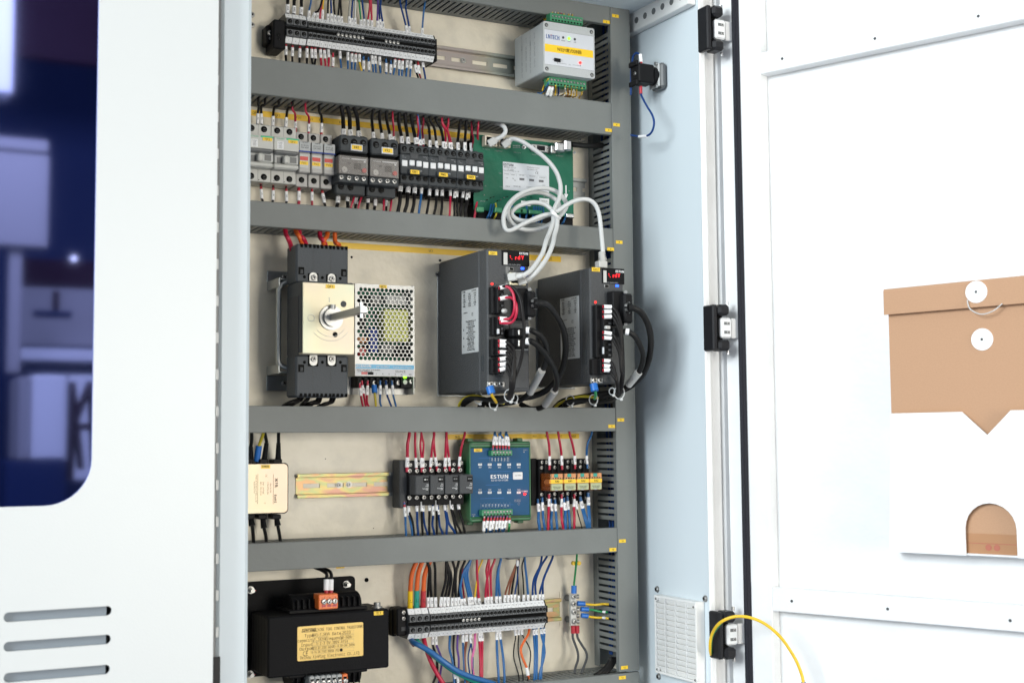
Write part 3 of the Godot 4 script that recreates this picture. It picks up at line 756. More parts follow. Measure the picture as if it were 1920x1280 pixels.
# ------------------------------------------------------------------ first row
func build_row_one():
	var yc := 1.898
	din_rail("long dull mounting rail between the upper terminal strip and the white controller", P2(0, 0, 1, 541 + 0, 60), 1.03, yc, mats.rail_pink)
	crop(460, 0, 4.8)
	var t = terminal_strip("upper black terminal strip with white marker tags, full of numbered wires", 0.5734, 0.0105, 0.6062, 0.0063, 32, yc, [7, 8, 9, 10, 11, 12, 13, 19, 20, 21, 22], "terminal strips")
	var q := pb("end_bracket", mats.black_plastic, t, 250, 175, 362, 440, 0.043, 0.004, 0.002)
	pb("end_bracket", mats.black_plastic, t, 185, 225, 262, 395, 0.028, 0.004, 0.002)
	for e in [[220, 300, 0.0285, 0.0045], [222, 345, 0.0285, 0.0022]]: screw(t, P(e[0], e[1], e[2]), e[3])
	for e in [[295, 310], [300, 350]]: hole(t, P(e[0], e[1], 0.0432), 0.003)
	var rl := P(868 - 460, 113, 0.002)
	crop(800, 0, 4.364)
	var w := thing("rail_screw", "pan head screw with washer in the rail beside the white controller", "screw", P(297, 495, 0.0015))
	disc("washer", mats.steel, w, P(297, 495, 0.0018), 0.0048, 0.0008)
	screw(w, P(297, 495, 0.0020), 0.0035)
	crop(460, 0, 4.8)
	wires("above the upper terminal strip", "wires above the upper terminal strip", 0.030, 0.040, 0.035, [
		"black 2.4 w: 376,118 378,40 382,-12 383,-150", "black 2.4: 434,125 437,55 440,-10 440,-150", "black 2.4: 498,133 502,68 504,-8 504,-150",
		"blue 1.4: 566,172 572,98 590,0 600,-140", "black 1.5: 598,178 622,115 650,100 682,30 690,-130", "wine 1.5: 645,182 648,115 680,40 690,-130", "yellow 1.4: 690,185 693,90 700,-20 705,-120", "red 1.4 n: 668,178 675,110 690,0 692,-120",
		"black 1.4: 740,190 741,125 745,0 745,-110", "navy 1.4: 774,196 772,125 768,0 768,-110", "black 1.4: 806,200 803,136 795,0 795,-110", "black 1.4: 838,204 834,143 845,0 845,-110", "black 1.4: 866,208 864,150 857,0 857,-110",
		"grey 1.5: 934,214 932,150 940,0 940,-100", "navy 1.3: 958,218 955,166 966,0 968,-100", "white 1.5: 986,222 984,164 990,0 990,-100", "green 1.3: 1036,232 1038,180 1020,0 1020,-90", "navy 1.4: 1066,238 1068,175 1050,0 1050,-90",
		"red 1.5: 1100,243 1103,180 1118,60 1115,-90", "red 1.5: 1136,247 1136,186 1130,0 1130,-90", "purple 1.4: 1186,252 1186,190 1190,0 1190,-80", "navy 1.4: 1212,256 1210,178 1195,0 1210,-80", "navy 1.4: 1238,262 1234,196 1215,60 1240,-70",
		"navy 1.4: 1452,298 1444,232 1400,60 1400,20", "navy 1.4: 1480,304 1474,240 1442,70 1450,30", "blue 1.4: 1590,315 1592,256 1605,100 1625,10"])
	wires("below the upper terminal strip", "wires below the upper terminal strip", 0.030, 0.036, -0.02, [
		"black 1.7 f: 362,418 362,496 364,560", "black 1.7 f: 422,428 421,508 420,570", "black 1.7 f: 488,438 486,520 485,575", "black 1.7 f: 552,438 552,522 552,585", "black 1.6 f: 595,442 597,525 605,592", "black 1.6 f: 626,444 630,528 622,594",
		"red 1.6 f: 672,446 677,523 682,600", "red 1.6 f: 708,452 714,528 720,605", "red 1.6 f: 744,446 750,519 745,606", "red 1.5: 787,518 785,600 785,615", "blue 1.4: 848,460 852,530 862,622", "blue 1.5: 920,472 920,546 922,636",
		"blue 1.5 f: 957,484 957,560 955,640", "blue 1.5 f: 992,490 988,564 985,642", "yellow 1.4 f: 1025,490 1025,558 1045,645", "blue 1.5: 1062,548 1062,626 1062,648", "blue 1.4: 1108,556 1112,632 1112,655", "blue 1.4: 1136,500 1145,580 1150,662", "blue 1.4: 1166,504 1170,576 1175,664",
		"blue 1.5: 1206,512 1210,590 1215,670", "blue 1.5: 1265,572 1265,650 1268,674", "blue 1.4: 1308,582 1305,660 1305,680", "blue 1.5 f: 1346,538 1342,612 1330,684", "blue 1.5 f: 1382,544 1382,624 1382,690", "blue 1.5 f: 1414,549 1410,628 1408,693", "blue 1.5: 1454,538 1453,612 1445,697", "blue 1.4: 1488,546 1486,620 1482,702",
		"black 1.4: 1526,582 1540,656 1555,706", "wine 1.4 f: 1556,588 1565,664 1578,710", "navy 1.4: 1594,552 1602,606 1620,716"])
	build_controller()
func P2(ox: float, oy: float, s: float, x: float, y: float) -> float:
	crop(ox, oy, s); return P(x, y, 0.0075).x

func green_plug(parent: Node3D, l: float, t: float, r: float, b: float, zf: float, zb: float, n: int, called := "terminal_plug", down := true):
	var q := area(l, t, r, b, zf)
	var p := box(called, mats.terminal_green, parent, Vector3(q[0].x, q[0].y, zb), q[1], 0.0008)
	var w: float = (q[1].x - q[0].x) / (n + 0.6)
	var h: float = q[1].y - q[0].y
	for k in n:
		var x: float = q[0].x + w * (k + 0.8)
		disc("screw_well", mats.drive_grey, p, Vector3(x, q[0].y + h * (0.62 if down else 0.6), zf + 0.0001), w * 0.36, 0.0008)
		put("clamp_screw", screwmesh(w * 0.27, false), null, p, Vector3(x, q[0].y + h * (0.62 if down else 0.6), zf + 0.0002), Basis(Vector3(0, 0, 1), 0.6))
		box("wire_entry", mats.black, p, Vector3(x - w * 0.28, q[0].y + h * 0.08, zf - 0.0002), Vector3(x + w * 0.28, q[0].y + h * 0.26, zf + 0.0003), 0.0)
	return p

const GLYPHS := {"xing": "0,9-5,9 0,6-5,6 1.5,9-1,5 3.8,9-3.8,5 7,9-7,6 9.3,9.6-9.3,5.4 9.3,5.4-8.4,5.8 1.5,3-8.5,3 5,4.6-5,0.3 0,0.3-10,0.3", "nei": "1,7-1,0 1,7-9,7 9,7-9,0 9,0-8,0.4 5,10-5,7 5,6.5-2.6,2 5,6-7.4,2.4", "zhi": "1,9.5-9,9.5 1,9.5-1,7.5 9,9.5-9,7.5 1,7.5-9,7.5 3.7,9.5-3.7,7.5 6.3,9.5-6.3,7.5 1,6.3-9,6.3 5,7.4-5,5.3 2.4,5.2-7.6,5.2 2.4,5.2-2.4,0.8 7.6,5.2-7.6,0.8 2.4,3.8-7.6,3.8 2.4,2.3-7.6,2.3 0,0.4-10,0.4", "shi": "0.5,7.4-9.5,7.4 6.3,10-6.9,4 6.9,4-9,0.4 9,0.4-9.6,2.4 8,9.8-8.9,8.5 1.2,4.6-5,4.6 3.1,4.6-3.1,1.2 0.8,0.8-5.6,1.6", "kong": "0.3,7.2-3.8,7.2 2.2,10-2.2,0.5 2.2,0.5-1,0.8 0.2,3.2-4,4.6 6.9,10-6.9,8.8 4.5,8.6-9.7,8.6 4.5,8.6-4.4,7.4 9.7,8.6-9.6,7.4 6,7.2-5,5.4 8,7.2-9.3,5.4 5,3.8-9.3,3.8 7.1,3.8-7.1,0.4 4.2,0.4-10,0.4", "zhi2": "1.5,9.3-1,7.6 0.3,6-6,6 0.8,8-5.8,8 3.2,10-3.2,0 0.8,4-0.8,1 0.8,4-5.6,4 5.6,4-5.6,1.4 7.4,9-7.4,3 9.6,10-9.6,0.3 9.6,0.3-8.5,0.8", "qi": "1,9.6-4.2,9.6 1,9.6-1,7 4.2,9.6-4.2,7 1,7-4.2,7 5.8,9.6-9,9.6 5.8,9.6-5.8,7 9,9.6-9,7 5.8,7-9,7 0,5.2-10,5.2 5,6.8-0.4,3.2 5,5.2-9.6,3.2 1,3-4.2,3 1,3-1,0.2 4.2,3-4.2,0.2 1,0.2-4.2,0.2 5.8,3-9,3 5.8,3-5.8,0.2 9,3-9,0.2 5.8,0.2-9,0.2"}
func glyph(k: String, h: float, m: Material, parent: Node3D, at: Vector3, called := "lettering"):
	var st := begin()
	for s in GLYPHS[k].split(" "):
		var e = s.split("-"); var a = e[0].split(","); var b = e[1].split(",")
		var p := Vector2(float(a[0]) - 5.0, float(a[1]) - 5.0) * h / 10.0; var q := Vector2(float(b[0]) - 5.0, float(b[1]) - 5.0) * h / 10.0
		var d := (q - p).normalized() * h * 0.035; var n := Vector2(-d.y, d.x)
		quad(st, v3(p - d - n, 0), v3(q + d - n, 0), v3(q + d + n, 0), v3(p - d + n, 0), Vector3(0, 0, 1))
	put(called, st.commit(), m, parent, at)

func build_controller():
	crop(800, 0, 4.364)
	var zf := 0.107
	var q := area(956, 172 + 30, 1375, 590 + 27, zf)
	var x0: float = P(956, 380, zf).x; var x1: float = P(1375, 440, zf).x
	var y1: float = (P(956, 172, zf).y + P(1375, 232, zf).y) / 2.0; var y0: float = (P(956, 590, zf).y + P(1375, 645, zf).y) / 2.0
	var t := thing("controller", "pale grey box shaped controller with yellow band, green plugs above and below", "controller", Vector3((x0 + x1) / 2.0, y0, 0))
	box("housing", mats.controller_grey, t, Vector3(x0 + 0.0008, y0 + 0.0008, 0.009), Vector3(x1 - 0.0008, y1 - 0.0008, zf - 0.011), 0.0015)
	var lid := put("lid", extrude(rounded(x0, y0, x1, y1, 0.003), zf - 0.0107, zf), mats.controller_grey, t, Vector3.ZERO)
	for e in [[x0 + 0.0055, y1 - 0.006], [x1 - 0.0055, y1 - 0.006], [x0 + 0.0055, y0 + 0.006], [x1 - 0.0055, y0 + 0.006]]:
		disc("screw_well", mats.drive_grey, lid, Vector3(e[0], e[1], zf + 0.0001), 0.0031, 0.0006)
		screw(lid, Vector3(e[0] + 0.0004, e[1] - 0.0004, zf + 0.0002), 0.0019)
	var lab := box("label", mats.panel_white, t, Vector3(x0 + 0.002, y0 + 0.0125, zf), Vector3(x1 - 0.002, y1 - 0.0125, zf + 0.0003), 0.0)
	for s in [0.0127, -0.0127]: box("border_line", mats.print_grey, lab, Vector3(x0 + 0.002, (y0 if s > 0 else y1) + s - 0.0001, zf + 0.0001), Vector3(x1 - 0.002, (y0 if s > 0 else y1) + s + 0.0002, zf + 0.0004), 0.0)
	var zl := zf + 0.0004
	var yb := pb("yellow_band", mats.yellow_tape, t, 968, 385, 1362, 446, zl, zf + 0.0003, 0.0)
	var w := (y1 - y0)
	ptext("LNTECH", mats.print_blue, lab, 1032, 303, 34, zl, true, "lettering", 0.70)
	ptext("N", mats.print_red, lab, 1019, 286, 9, zl + 0.0001, true, "lettering", 0.9)
	var by := (yb.global_position.y); var gx: float = P(1108, 415, zl).x; var gh := 0.0056
	text("N", gh * 0.85, mats.print_black, yb, Vector3(P(1080, 410, zl).x, by, zl + 0.0001))
	var keys := ["xing", "nei", "zhi", "shi", "kong", "zhi2", "qi"]
	for k in 7: glyph(keys[k], gh, mats.print_black, yb, Vector3(gx + k * gh * 0.97 - 0.0005, by, zl + 0.0003))
	for e in [[1117, 307, "led_off"], [1164, 315, "led_green"], [1212, 321, "led_off"], [1256, 514, "led_red"]]:
		if e[2] == "led_off": disc("indicator", mats.drive_grey, lab, P(e[0], e[1], zl), 0.0019, 0.0012)
		else: disc("indicator", mats[e[2]], lab, P(e[0], e[1], zl), 0.0021, 0.0016)
	for e in [["X RUN", 1117, 333], ["RUN", 1166, 339], ["ERR", 1214, 346], ["I O", 1170, 529]]: ptext(e[0], mats.print_grey, lab, e[1], e[2], 9, zl)
	pb("slide_switch", mats.black_plastic, lab, 1048, 476, 1098, 503, zl + 0.002, zf, 0.0004)
	for e in [[1036, 488, "0"], [1106, 494, "1"]]: ptext(e[2], mats.print_grey, lab, e[1 - 1], e[1], 9, zl)
	for e in [[1070, 508, 1072, 520], [1072, 515, 1145, 524], [1195, 530, 1262, 540], [1258, 528, 1260, 542]]:
		var a := P(e[0], e[1], zl); var b := P(e[2], e[3], zl)
		box("circuit_line", mats.print_grey, lab, Vector3(minf(a.x, b.x), minf(a.y, b.y) - 0.0001, zf + 0.0002), Vector3(maxf(a.x, b.x) + 0.0003, minf(a.y, b.y) + (0.0003 if absf(a.x - b.x) > 0.003 else absf(a.y - b.y)), zl), 0.0)
	# faint raised lettering on the left side
	for k in 4:
		for j in 3:
			var s = ["24V GND OUT", "IN1 IN2 IN3 IN4", "RELAY OUTPUT", "AC220V", "COM NO NC", "A+ B-"][(k * 3 + j) % 6]
			text(s, 0.0030, mats.print_pale, t, Vector3(x0 + 0.0007, y0 + 0.022 + j * 0.022, 0.035 + k * 0.014), Basis(Vector3(0, 1, 0), Vector3(0, 0, -1), Vector3(-1, 0, 0)))
	var tp = green_plug(t, 1012, 122, 1280, 190, zf - 0.018, zf - 0.032, 10)
	var bp = green_plug(t, 1000, 642, 1308, 712, zf - 0.018, zf - 0.034, 11)
	green_plug(t, 990, 632, 1300, 665, zf - 0.027, zf - 0.045, 1, "plug_header")
	wires("above the white controller's upper plug", "wires at the controller plugs", zf - 0.024, 0.055, 0.03, [
		"yellow 1.0 n: 1030,112 1028,92 1000,120 960,160", "white 1.0 n: 1052,114 1050,90 1010,110 975,150", "yellow 1.0 n: 1075,118 1072,92 1030,100 985,150", "red 1.0 n: 1098,120 1098,94 1060,100 990,145", "yellow 1.0 n: 1122,124 1120,100 1080,100 1000,140", "yellow 1.0 n: 1160,128 1160,104 1110,104 1010,140", "white 1.0 n: 1174,128 1172,98 1120,100 1020,140", "yellow 1.0 n: 1192,130 1190,108 1140,110 1030,140"], false)
	wires("below the white controller's lower plug", "wires at the controller plugs", zf - 0.024, 0.050, -0.02, [
		"white 1.2 f: 1008,712 985,780 960,790", "white 1.2 f: 1030,714 1012,785 1005,800", "yellow 1.1 n: 1056,712 1056,740 1050,780 1040,800", "navy 1.1 n: 1080,712 1080,760 1075,780 1068,800", "yellow 1.1 n: 1132,716 1132,745 1130,770 1095,792", "white 1.0 n: 1134,735 1132,760 1122,782 1085,792", "yellow 1.1 n: 1154,718 1154,748 1155,775 1130,796", "brown 1.0 n: 1160,740 1162,765 1150,785 1135,800", "yellow 1.1 n: 1184,722 1184,752 1180,780 1150,800", "yellow 1.1 n: 1206,724 1206,756 1200,782 1170,800", "white 1.0 n: 1204,745 1204,765 1190,785 1160,798", "yellow 1.1 n: 1228,728 1227,760 1225,785 1190,805", "yellow 1.1 n: 1270,730 1270,748 1268,775 1250,800", "blue 1.1 n: 985,700 960,745 930,765 905,768", "yellow 1.0 n: 985,660 965,690 948,740 955,770"], false)

# ------------------------------------------------------------------ second row: breakers, fuses, relays, contactors, green board
func breaker(label: String, name_of: String, dx: float):
	crop(460, 170, 5.12)
	var q := area(243, 346, 485, 893, 0.045)
	var t := thing("circuit_breaker", label, "circuit breaker", Vector3((q[0].x + q[1].x) / 2.0, q[0].y, 0), "two-pole circuit breakers")
	var b := pb("housing", mats.breaker_white, t, 243, 346, 485, 893, 0.045, 0.008, 0.001)
	box("pole_joint", mats.mid_grey, b, Vector3((q[0].x + q[1].x) / 2.0 - 0.0002, q[0].y + 0.0005, 0.0449), Vector3((q[0].x + q[1].x) / 2.0 + 0.0002, q[1].y - 0.0005, 0.0452), 0.0)
	for e in [[303, 382], [421, 395], [300, 838], [420, 849]]: hole(b, P(e[0], e[1], 0.0451), 0.0046)
	for e in [[262, 880], [362, 890]]: disc("vent_hole", mats.black, b, P(e[0] + 10, e[1] - 14, 0.0451), 0.0007, 0.0004)
	var nose := pb("front_block", mats.breaker_white, t, 272, 447, 514, 582, 0.0625, 0.0445, 0.001)
	pb("hood", mats.mid_grey, t, 278, 572, 514, 612, 0.0650, 0.0445, 0.003)
	var rec := pb("toggle_recess", mats.light_grey, t, 278, 606, 512, 704, 0.0560, 0.0445, 0.001)
	for e in [[300, 368], [428, 490]]: pb("status_window", mats.mid_grey, rec, e[0], 640, e[1], 696, 0.0563, 0.0555, 0.0)
	pb("toggle", mats.breaker_white, t, 369, 618, 424, 700, 0.0670, 0.0550, 0.002)
	pb("front_ledge", mats.breaker_white, t, 268, 702, 512, 752, 0.0640, 0.0445, 0.0022)
	pb("green_line", mats.schneider_green, nose, 392, 460, 513, 477, 0.0628, 0.0620, 0.0)
	ptext("Schneider", mats.schneider_green, nose, 336, 459, 15, 0.0626, false, "lettering", 0.85)
	var pp := pb("print_field", mats.sticker, nose, 304, 486, 366, 560, 0.0627, 0.0620, 0.0)
	for k in 4: ptext(["iC65N", "C10", "400V", "6000"][k], mats.print_pale, pp, 334, 500 + k * 15, 8, 0.0628)
	var lb := pb("name_label", mats.yellow_label, nose, 411, 476, 501, 506, 0.0629, 0.0624, 0.0)
	ptext(name_of, mats.print_black, lb, 455, 491, 19, 0.0630, false, "name")
	t.position.x += dx
func fuse_holder(label: String, name_of: String, dx: float):
	crop(460, 170, 5.12)
	var q := area(483, 397, 597, 922, 0.045)
	var t := thing("fuse_holder", label, "fuse holder", Vector3((q[0].x + q[1].x) / 2.0, q[0].y, 0), "fuse holders")
	var b := box("housing", mats.fuse_grey, t, Vector3(q[0].x + 0.0002, q[0].y, 0.008), q[1] - Vector3(0.0002, 0, 0), 0.001)
	for e in [[533, 441], [537, 856]]: hole(b, P(e[0], e[1], 0.0451), 0.0044)
	pb("rail_clip", mats.stripe_blue, t, 495, 915, 560, 950, 0.020, 0.004, 0.001)
	var n := pb("front_block", mats.fuse_grey, t, 515, 486, 626, 590, 0.0600, 0.0445, 0.001)
	var lab := pb("print_field", mats.sticker_grey, n, 519, 490, 624, 572, 0.0602, 0.0595, 0.0)
	ptext("HGRDP", mats.print_black, lab, 572, 497, 11, 0.0603)
	for k in 2: ptext(["RT18-32X", "32A 500V"][k], mats.print_black, lab, 570, 525 + k * 20, 13, 0.0603)
	pb("blue_line", mats.stripe_blue, n, 514, 576, 627, 588, 0.0604, 0.0590, 0.0)
	var lo := pb("fuse_carrier", mats.fuse_grey, t, 513, 592, 624, 785, 0.0590, 0.0445, 0.0015)
	pb("carrier_frame", mats.breaker_white, lo, 519, 612, 606, 742, 0.0596, 0.0580, 0.0004)
	pb("red_window", mats.fuse_red, lo, 523, 630, 602, 668, 0.0600, 0.0590, 0.0006)
	var lb := pb("name_label", mats.yellow_label, lo, 521, 677, 602, 711, 0.0599, 0.0590, 0.0)
	ptext(name_of, mats.print_black, lb, 561, 692, 20, 0.0600, false, "name")
	t.position.x += dx
func overload_relay(label: String, name_of: String, dx: float):
	crop(460, 170, 5.12)
	var q := area(905, 428, 1178, 1000, 0.070)
	var t := thing("overload_relay", label, "overload relay", Vector3((q[0].x + q[1].x) / 2.0, q[0].y, 0), "thermal overload relays")
	var top := pb("terminal_head", mats.dark_grey, t, 905, 432, 1178, 592, 0.070, 0.008, 0.002)
	for e in [[955, 486], [1042, 493], [1130, 501]]: hole(top, P(e[0], e[1], 0.0701), 0.0050)
	for k in 3: pb("barrier", mats.dark_grey, top, 930 + k * 86, 420 + k * 8, 975 + k * 86, 440 + k * 8, 0.060, 0.012, 0.0008)
	var lh := pb("label_holder", mats.panel_white, top, 1012, 514, 1126, 578, 0.0722, 0.0695, 0.0005)
	pb("name_label", mats.yellow_label, lh, 1022, 524, 1118, 565, 0.0726, 0.0720, 0.0)
	ptext(name_of, mats.print_black, lh, 1068, 544, 24, 0.0728, false, "name")
	pb("neck", mats.black_plastic, t, 905, 585, 1178, 640, 0.055, 0.010, 0.001)
	var face := pb("setting_panel", mats.mid_grey, t, 898, 630, 1176, 802, 0.0755, 0.012, 0.001)
	pb("body_side", mats.dark_grey, t, 893, 626, 1178, 890, 0.0700, 0.010, 0.001)
	ptext("Schneider", mats.print_white, face, 966, 649, 14, 0.0757, false, "lettering", 0.9)
	pb("pale_bar", mats.print_white, face, 1018, 655, 1160, 665, 0.0758, 0.0750, 0.0)
	pb("dark_mark", mats.drive_grey, face, 980, 686, 1010, 706, 0.0757, 0.0750, 0.0)
	pb("window_recess", mats.dark_grey, face, 1040, 695, 1110, 755, 0.0757, 0.0750, 0.0)
	disc("dial", mats.breaker_white, face, P(950, 757, 0.0765), 0.0042, 0.002)
	ptext("A", mats.print_grey, face, 950, 757, 16, 0.0776)
	disc("stop_button", mats.red_plastic, face, P(1138, 768, 0.0770), 0.0034, 0.004)
	pb("test_tab", mats.print_white, face, 1136, 676, 1154, 692, 0.0758, 0.0750, 0.0)
	for e in [["LRE 14", 945, 690], ["RESET", 1098, 687], ["STOP", 1094, 772], ["6-10", 990, 768]]: ptext(e[0], mats.print_pale, face, e[1], e[2], 9, 0.0757)
	var cv := pb("clear_cover", mats.clear_cover, t, 896, 628, 1178, 804, 0.0800, 0.0792, 0.0)
	var row := pb("screw_row", mats.dark_grey, t, 890, 808, 1174, 885, 0.074, 0.010, 0.0012)
	for e in [[917, 833], [990, 838], [1062, 843], [1131, 848]]: screw(row, P(e[0], e[1], 0.0742), 0.0037)
	var low := pb("terminal_foot", mats.dark_grey, t, 865, 884, 1150, 1000, 0.055, 0.008, 0.0015)
	for e in [[917, 917], [1008, 926]]: hole(low, P(e[0], e[1], 0.0551), 0.0050)
	t.position.x += dx
func contactor(label: String, name_of: String, dx: float):
	crop(700, 190, 5.565)
	var q := area(277, 455, 578, 868, 0.0620)
	var t := thing("contactor", label, "contactor", Vector3((q[0].x + q[1].x) / 2.0, q[0].y, 0), "contactors")
	var top := pb("terminal_head", mats.dark_grey, t, 278, 458, 577, 560, 0.0620, 0.008, 0.0015)
	for k in 3: pb("barrier", mats.dark_grey, top, 328 + k * 75, 440 + k * 9, 366 + k * 75, 462 + k * 9, 0.052, 0.012, 0.0006)
	for e in [[322, 492], [398, 500], [473, 507], [543, 514]]: hole(top, P(e[0], e[1], 0.0621), 0.0042)
	var mid := pb("middle_block", mats.dark_grey, t, 282, 556, 582, 764, 0.0700, 0.008, 0.0015)
	pb("front_recess", mats.drive_grey, mid, 386, 540, 474, 605, 0.0712, 0.0690, 0.0012)
	for e in [[300, 612, 356, 674], [520, 632, 574, 694]]: pb("pale_square", mats.sticker, mid, e[0], e[1], e[2], e[3], 0.0707, 0.0695, 0.0004)
	for e in [[385, 614, 436, 672], [458, 622, 509, 682]]: pb("pale_square", mats.sticker, mid, e[0] - 3, e[1] - 2, e[2] - 3, e[3] - 2, 0.0735, 0.0695, 0.0008)
	for e in [["LC1", 308, 565], ["E09-10", 322, 583], ["EasyPact", 540, 582], ["TVS", 556, 604]]: ptext(e[0], mats.print_pale, mid, e[1], e[2], 10, 0.0702, false, "lettering", 0.8)
	var nose := pb("front_nose", mats.dark_grey, t, 378, 698, 518, 760, 0.0770, 0.0690, 0.002)
	var lb := pb("name_label", mats.yellow_label, nose, 388, 716, 480, 757, 0.0774, 0.0768, 0.0)
	ptext(name_of, mats.print_black, lb, 434, 735, 24, 0.0776, false, "name", 0.95)
	ptext("Sch", mats.print_white, nose, 497, 727, 8, 0.0772)
	var low := pb("terminal_foot", mats.dark_grey, t, 278, 768, 576, 866, 0.0620, 0.008, 0.0015)
	for e in [[320, 793], [395, 799], [470, 805], [541, 808]]: hole(low, P(e[0], e[1], 0.0621), 0.0042)
	for k in 3: pb("barrier", mats.dark_grey, low, 330 + k * 75, 862 + k * 6, 366 + k * 75, 884 + k * 6, 0.050, 0.012, 0.0006)
	pb("rear_base", mats.black_plastic, t, 300, 430, 565, 985, 0.0300, 0.008, 0.001)
	t.position.x += dx
func build_row_two():
	crop(460, 170, 5.12)
	var d := func(a, b, z): return P(b[0], b[1], z).x - P(a[0], a[1], z).x
	var qd: float = d.call([421, 395], [177, 368], 0.045)
	breaker("white two-pole circuit breaker with yellow QF2 label, half behind the post", "QF2", qd)
	breaker("white two-pole circuit breaker with green line and yellow QF3 label", "QF3", 0.0)
	var fd: float = d.call([533, 441], [768, 466], 0.045) / 2.0
	for k in 3: fuse_holder("beige fuse holder with red window above its yellow FU%d label" % (k + 1), "FU%d" % (k + 1), k * fd)
	var od: float = d.call([955, 486], [1253, 515], 0.070)
	for k in 2: overload_relay("dark grey overload relay with red button and clear cover, labelled FR%d" % (k + 1), "FR%d" % (k + 1), k * od)
	crop(700, 190, 5.565)
	var kd: float = d.call([322, 492], [908, 565], 0.062) / 2.0
	for k in 3: contactor("dark grey contactor with white squares and yellow KM%d label" % (k + 1), "KM%d" % (k + 1), k * kd)
	var yr: float = P(700, 660, 0.0075).y
	crop(860, 220, 5.333)
	yr = (P(1200, 630, 0.0075).y + P(1200, 800, 0.0075).y) / 2.0
	din_rail("zinc mounting rail behind the breakers, ending beside the green board", 0.46, P(1282, 700, 0.0075).x, yr, mats.rail_dull)
	crop(470, 150, 4.8)
	wires("above the breakers, fuses and relays", "wires above the second row devices", 0.030, 0.050, 0.02, [
		"black 1.8: 60,396 62,302 72,240 80,215", "black 1.8: 95,396 93,303 95,235 98,212", "black 1.9: 197,412 200,326 212,245 222,225", "black 1.9: 313,424 319,338 333,255 345,232", "red 1.6: 402,432 400,376 396,300 380,262", "red 1.6: 520,466 522,396 522,330 512,282", "black 1.9 f: 634,474 637,390 634,320 640,285"])
	wires("above the overload relays and contactors", "wires above the second row devices", 0.036, 0.058, 0.02, [
		"black 3.0: 832,500 834,444 828,330 822,235", "black 3.0: 896,506 892,450 888,330 882,240", "black 3.0: 974,514 968,460 956,330 945,245", "black 2.3: 1104,530 1100,470 1090,350 1075,262", "black 2.3: 1184,540 1178,480 1160,360 1142,268", "black 2.3: 1260,548 1251,488 1225,370 1200,275", "red 1.4: 1288,548 1287,510 1285,430 1262,352", "black 2.6: 1360,570 1356,508 1335,400 1318,290", "black 2.6: 1416,576 1412,514 1395,400 1380,296", "black 2.6: 1490,578 1480,520 1455,400 1436,302", "red 1.4: 1502,580 1500,520 1510,450 1508,372", "blue 1.6: 1526,590 1524,536 1520,430 1498,318", "wine 1.4: 1552,582 1552,532 1545,450 1540,375"])
	crop(700, 190, 5.565)
	wires("above the second and third contactors", "wires above the second row devices", 0.036, 0.058, 0.02, [
		"black 2.0: 590,482 589,408 575,260 550,168", "black 2.0: 662,496 655,414 635,280 612,185", "black 2.2: 735,502 730,422 705,290 685,198", "red 1.6: 758,500 752,424 748,300 722,225", "red 1.6: 800,504 796,430 770,310 748,215", "red 1.6: 818,508 812,430 775,300 760,218", "black 2.2: 886,512 880,430 893,300 908,190", "black 2.2: 956,522 955,430 963,300 970,200", "black 2.2: 1026,526 1020,436 1028,310 1034,210", "wine 1.4 n: 1040,500 1040,430 1042,380 1044,330", "red 1.6: 1093,532 1093,466 1088,330 1076,240"])
	crop(460, 170, 5.12)
	wires("below the breakers, fuses and overload relays", "wires below the second row devices", 0.036, 0.045, -0.02, [
		"black 1.8 f: 149,945 156,1036 164,1066", "black 1.8 f: 265,958 263,1050 260,1072", "black 1.8 f: 391,966 394,1062 390,1088", "red 2.2 f: 512,964 512,1056 508,1096", "red 1.6 f: 638,972 638,1058 638,1108", "black 2.0 f: 740,985 757,1076 765,1114", "black 2.6: 888,996 886,1078 876,1124", "black 2.4: 980,1002 980,1062 982,1132", "red 1.6: 1052,895 1050,988 1030,1060 1010,1134", "black 2.2: 1060,1005 1060,1090 1052,1138", "red 1.6: 1124,895 1121,982 1100,1060 1080,1136", "black 2.2: 1175,1010 1175,1076 1168,1146", "black 2.2: 1248,1020 1244,1106 1235,1152", "red 1.6: 1331,908 1330,990 1328,1090 1326,1162", "black 1.8: 1353,1036 1353,1110 1350,1166", "red 1.6: 1405,915 1403,1000 1398,1090 1388,1168"])
	crop(700, 190, 5.565)
	wires("below the three contactors", "wires below the second row devices", 0.040, 0.045, -0.02, [
		"black 2.8: 283,872 278,942 275,1050 254,1164", "black 2.8: 365,882 358,952 350,1070 322,1170", "black 2.6: 432,884 428,960 420,1080 398,1176", "blue 1.8: 502,880 500,964 485,1080 472,1182", "black 2.0: 590,882 583,984 570,1090 553,1192", "black 2.0: 662,886 660,984 650,1100 630,1194", "black 2.0: 718,892 717,988 715,1100 706,1198", "red 1.7: 800,896 803,986 800,1100 794,1206", "black 1.8: 850,940 845,1010 846,1120 846,1208", "black 1.8: 872,906 870,1000 874,1110 876,1210", "black 1.8: 942,908 930,1008 912,1110 910,1214", "black 1.8: 1000,912 994,1010 972,1110 964,1216", "black 1.6: 980,960 972,1028 962,1110 958,1218", "red 1.7: 1088,926 1088,1002 1070,1110 1054,1224"])
	build_board()

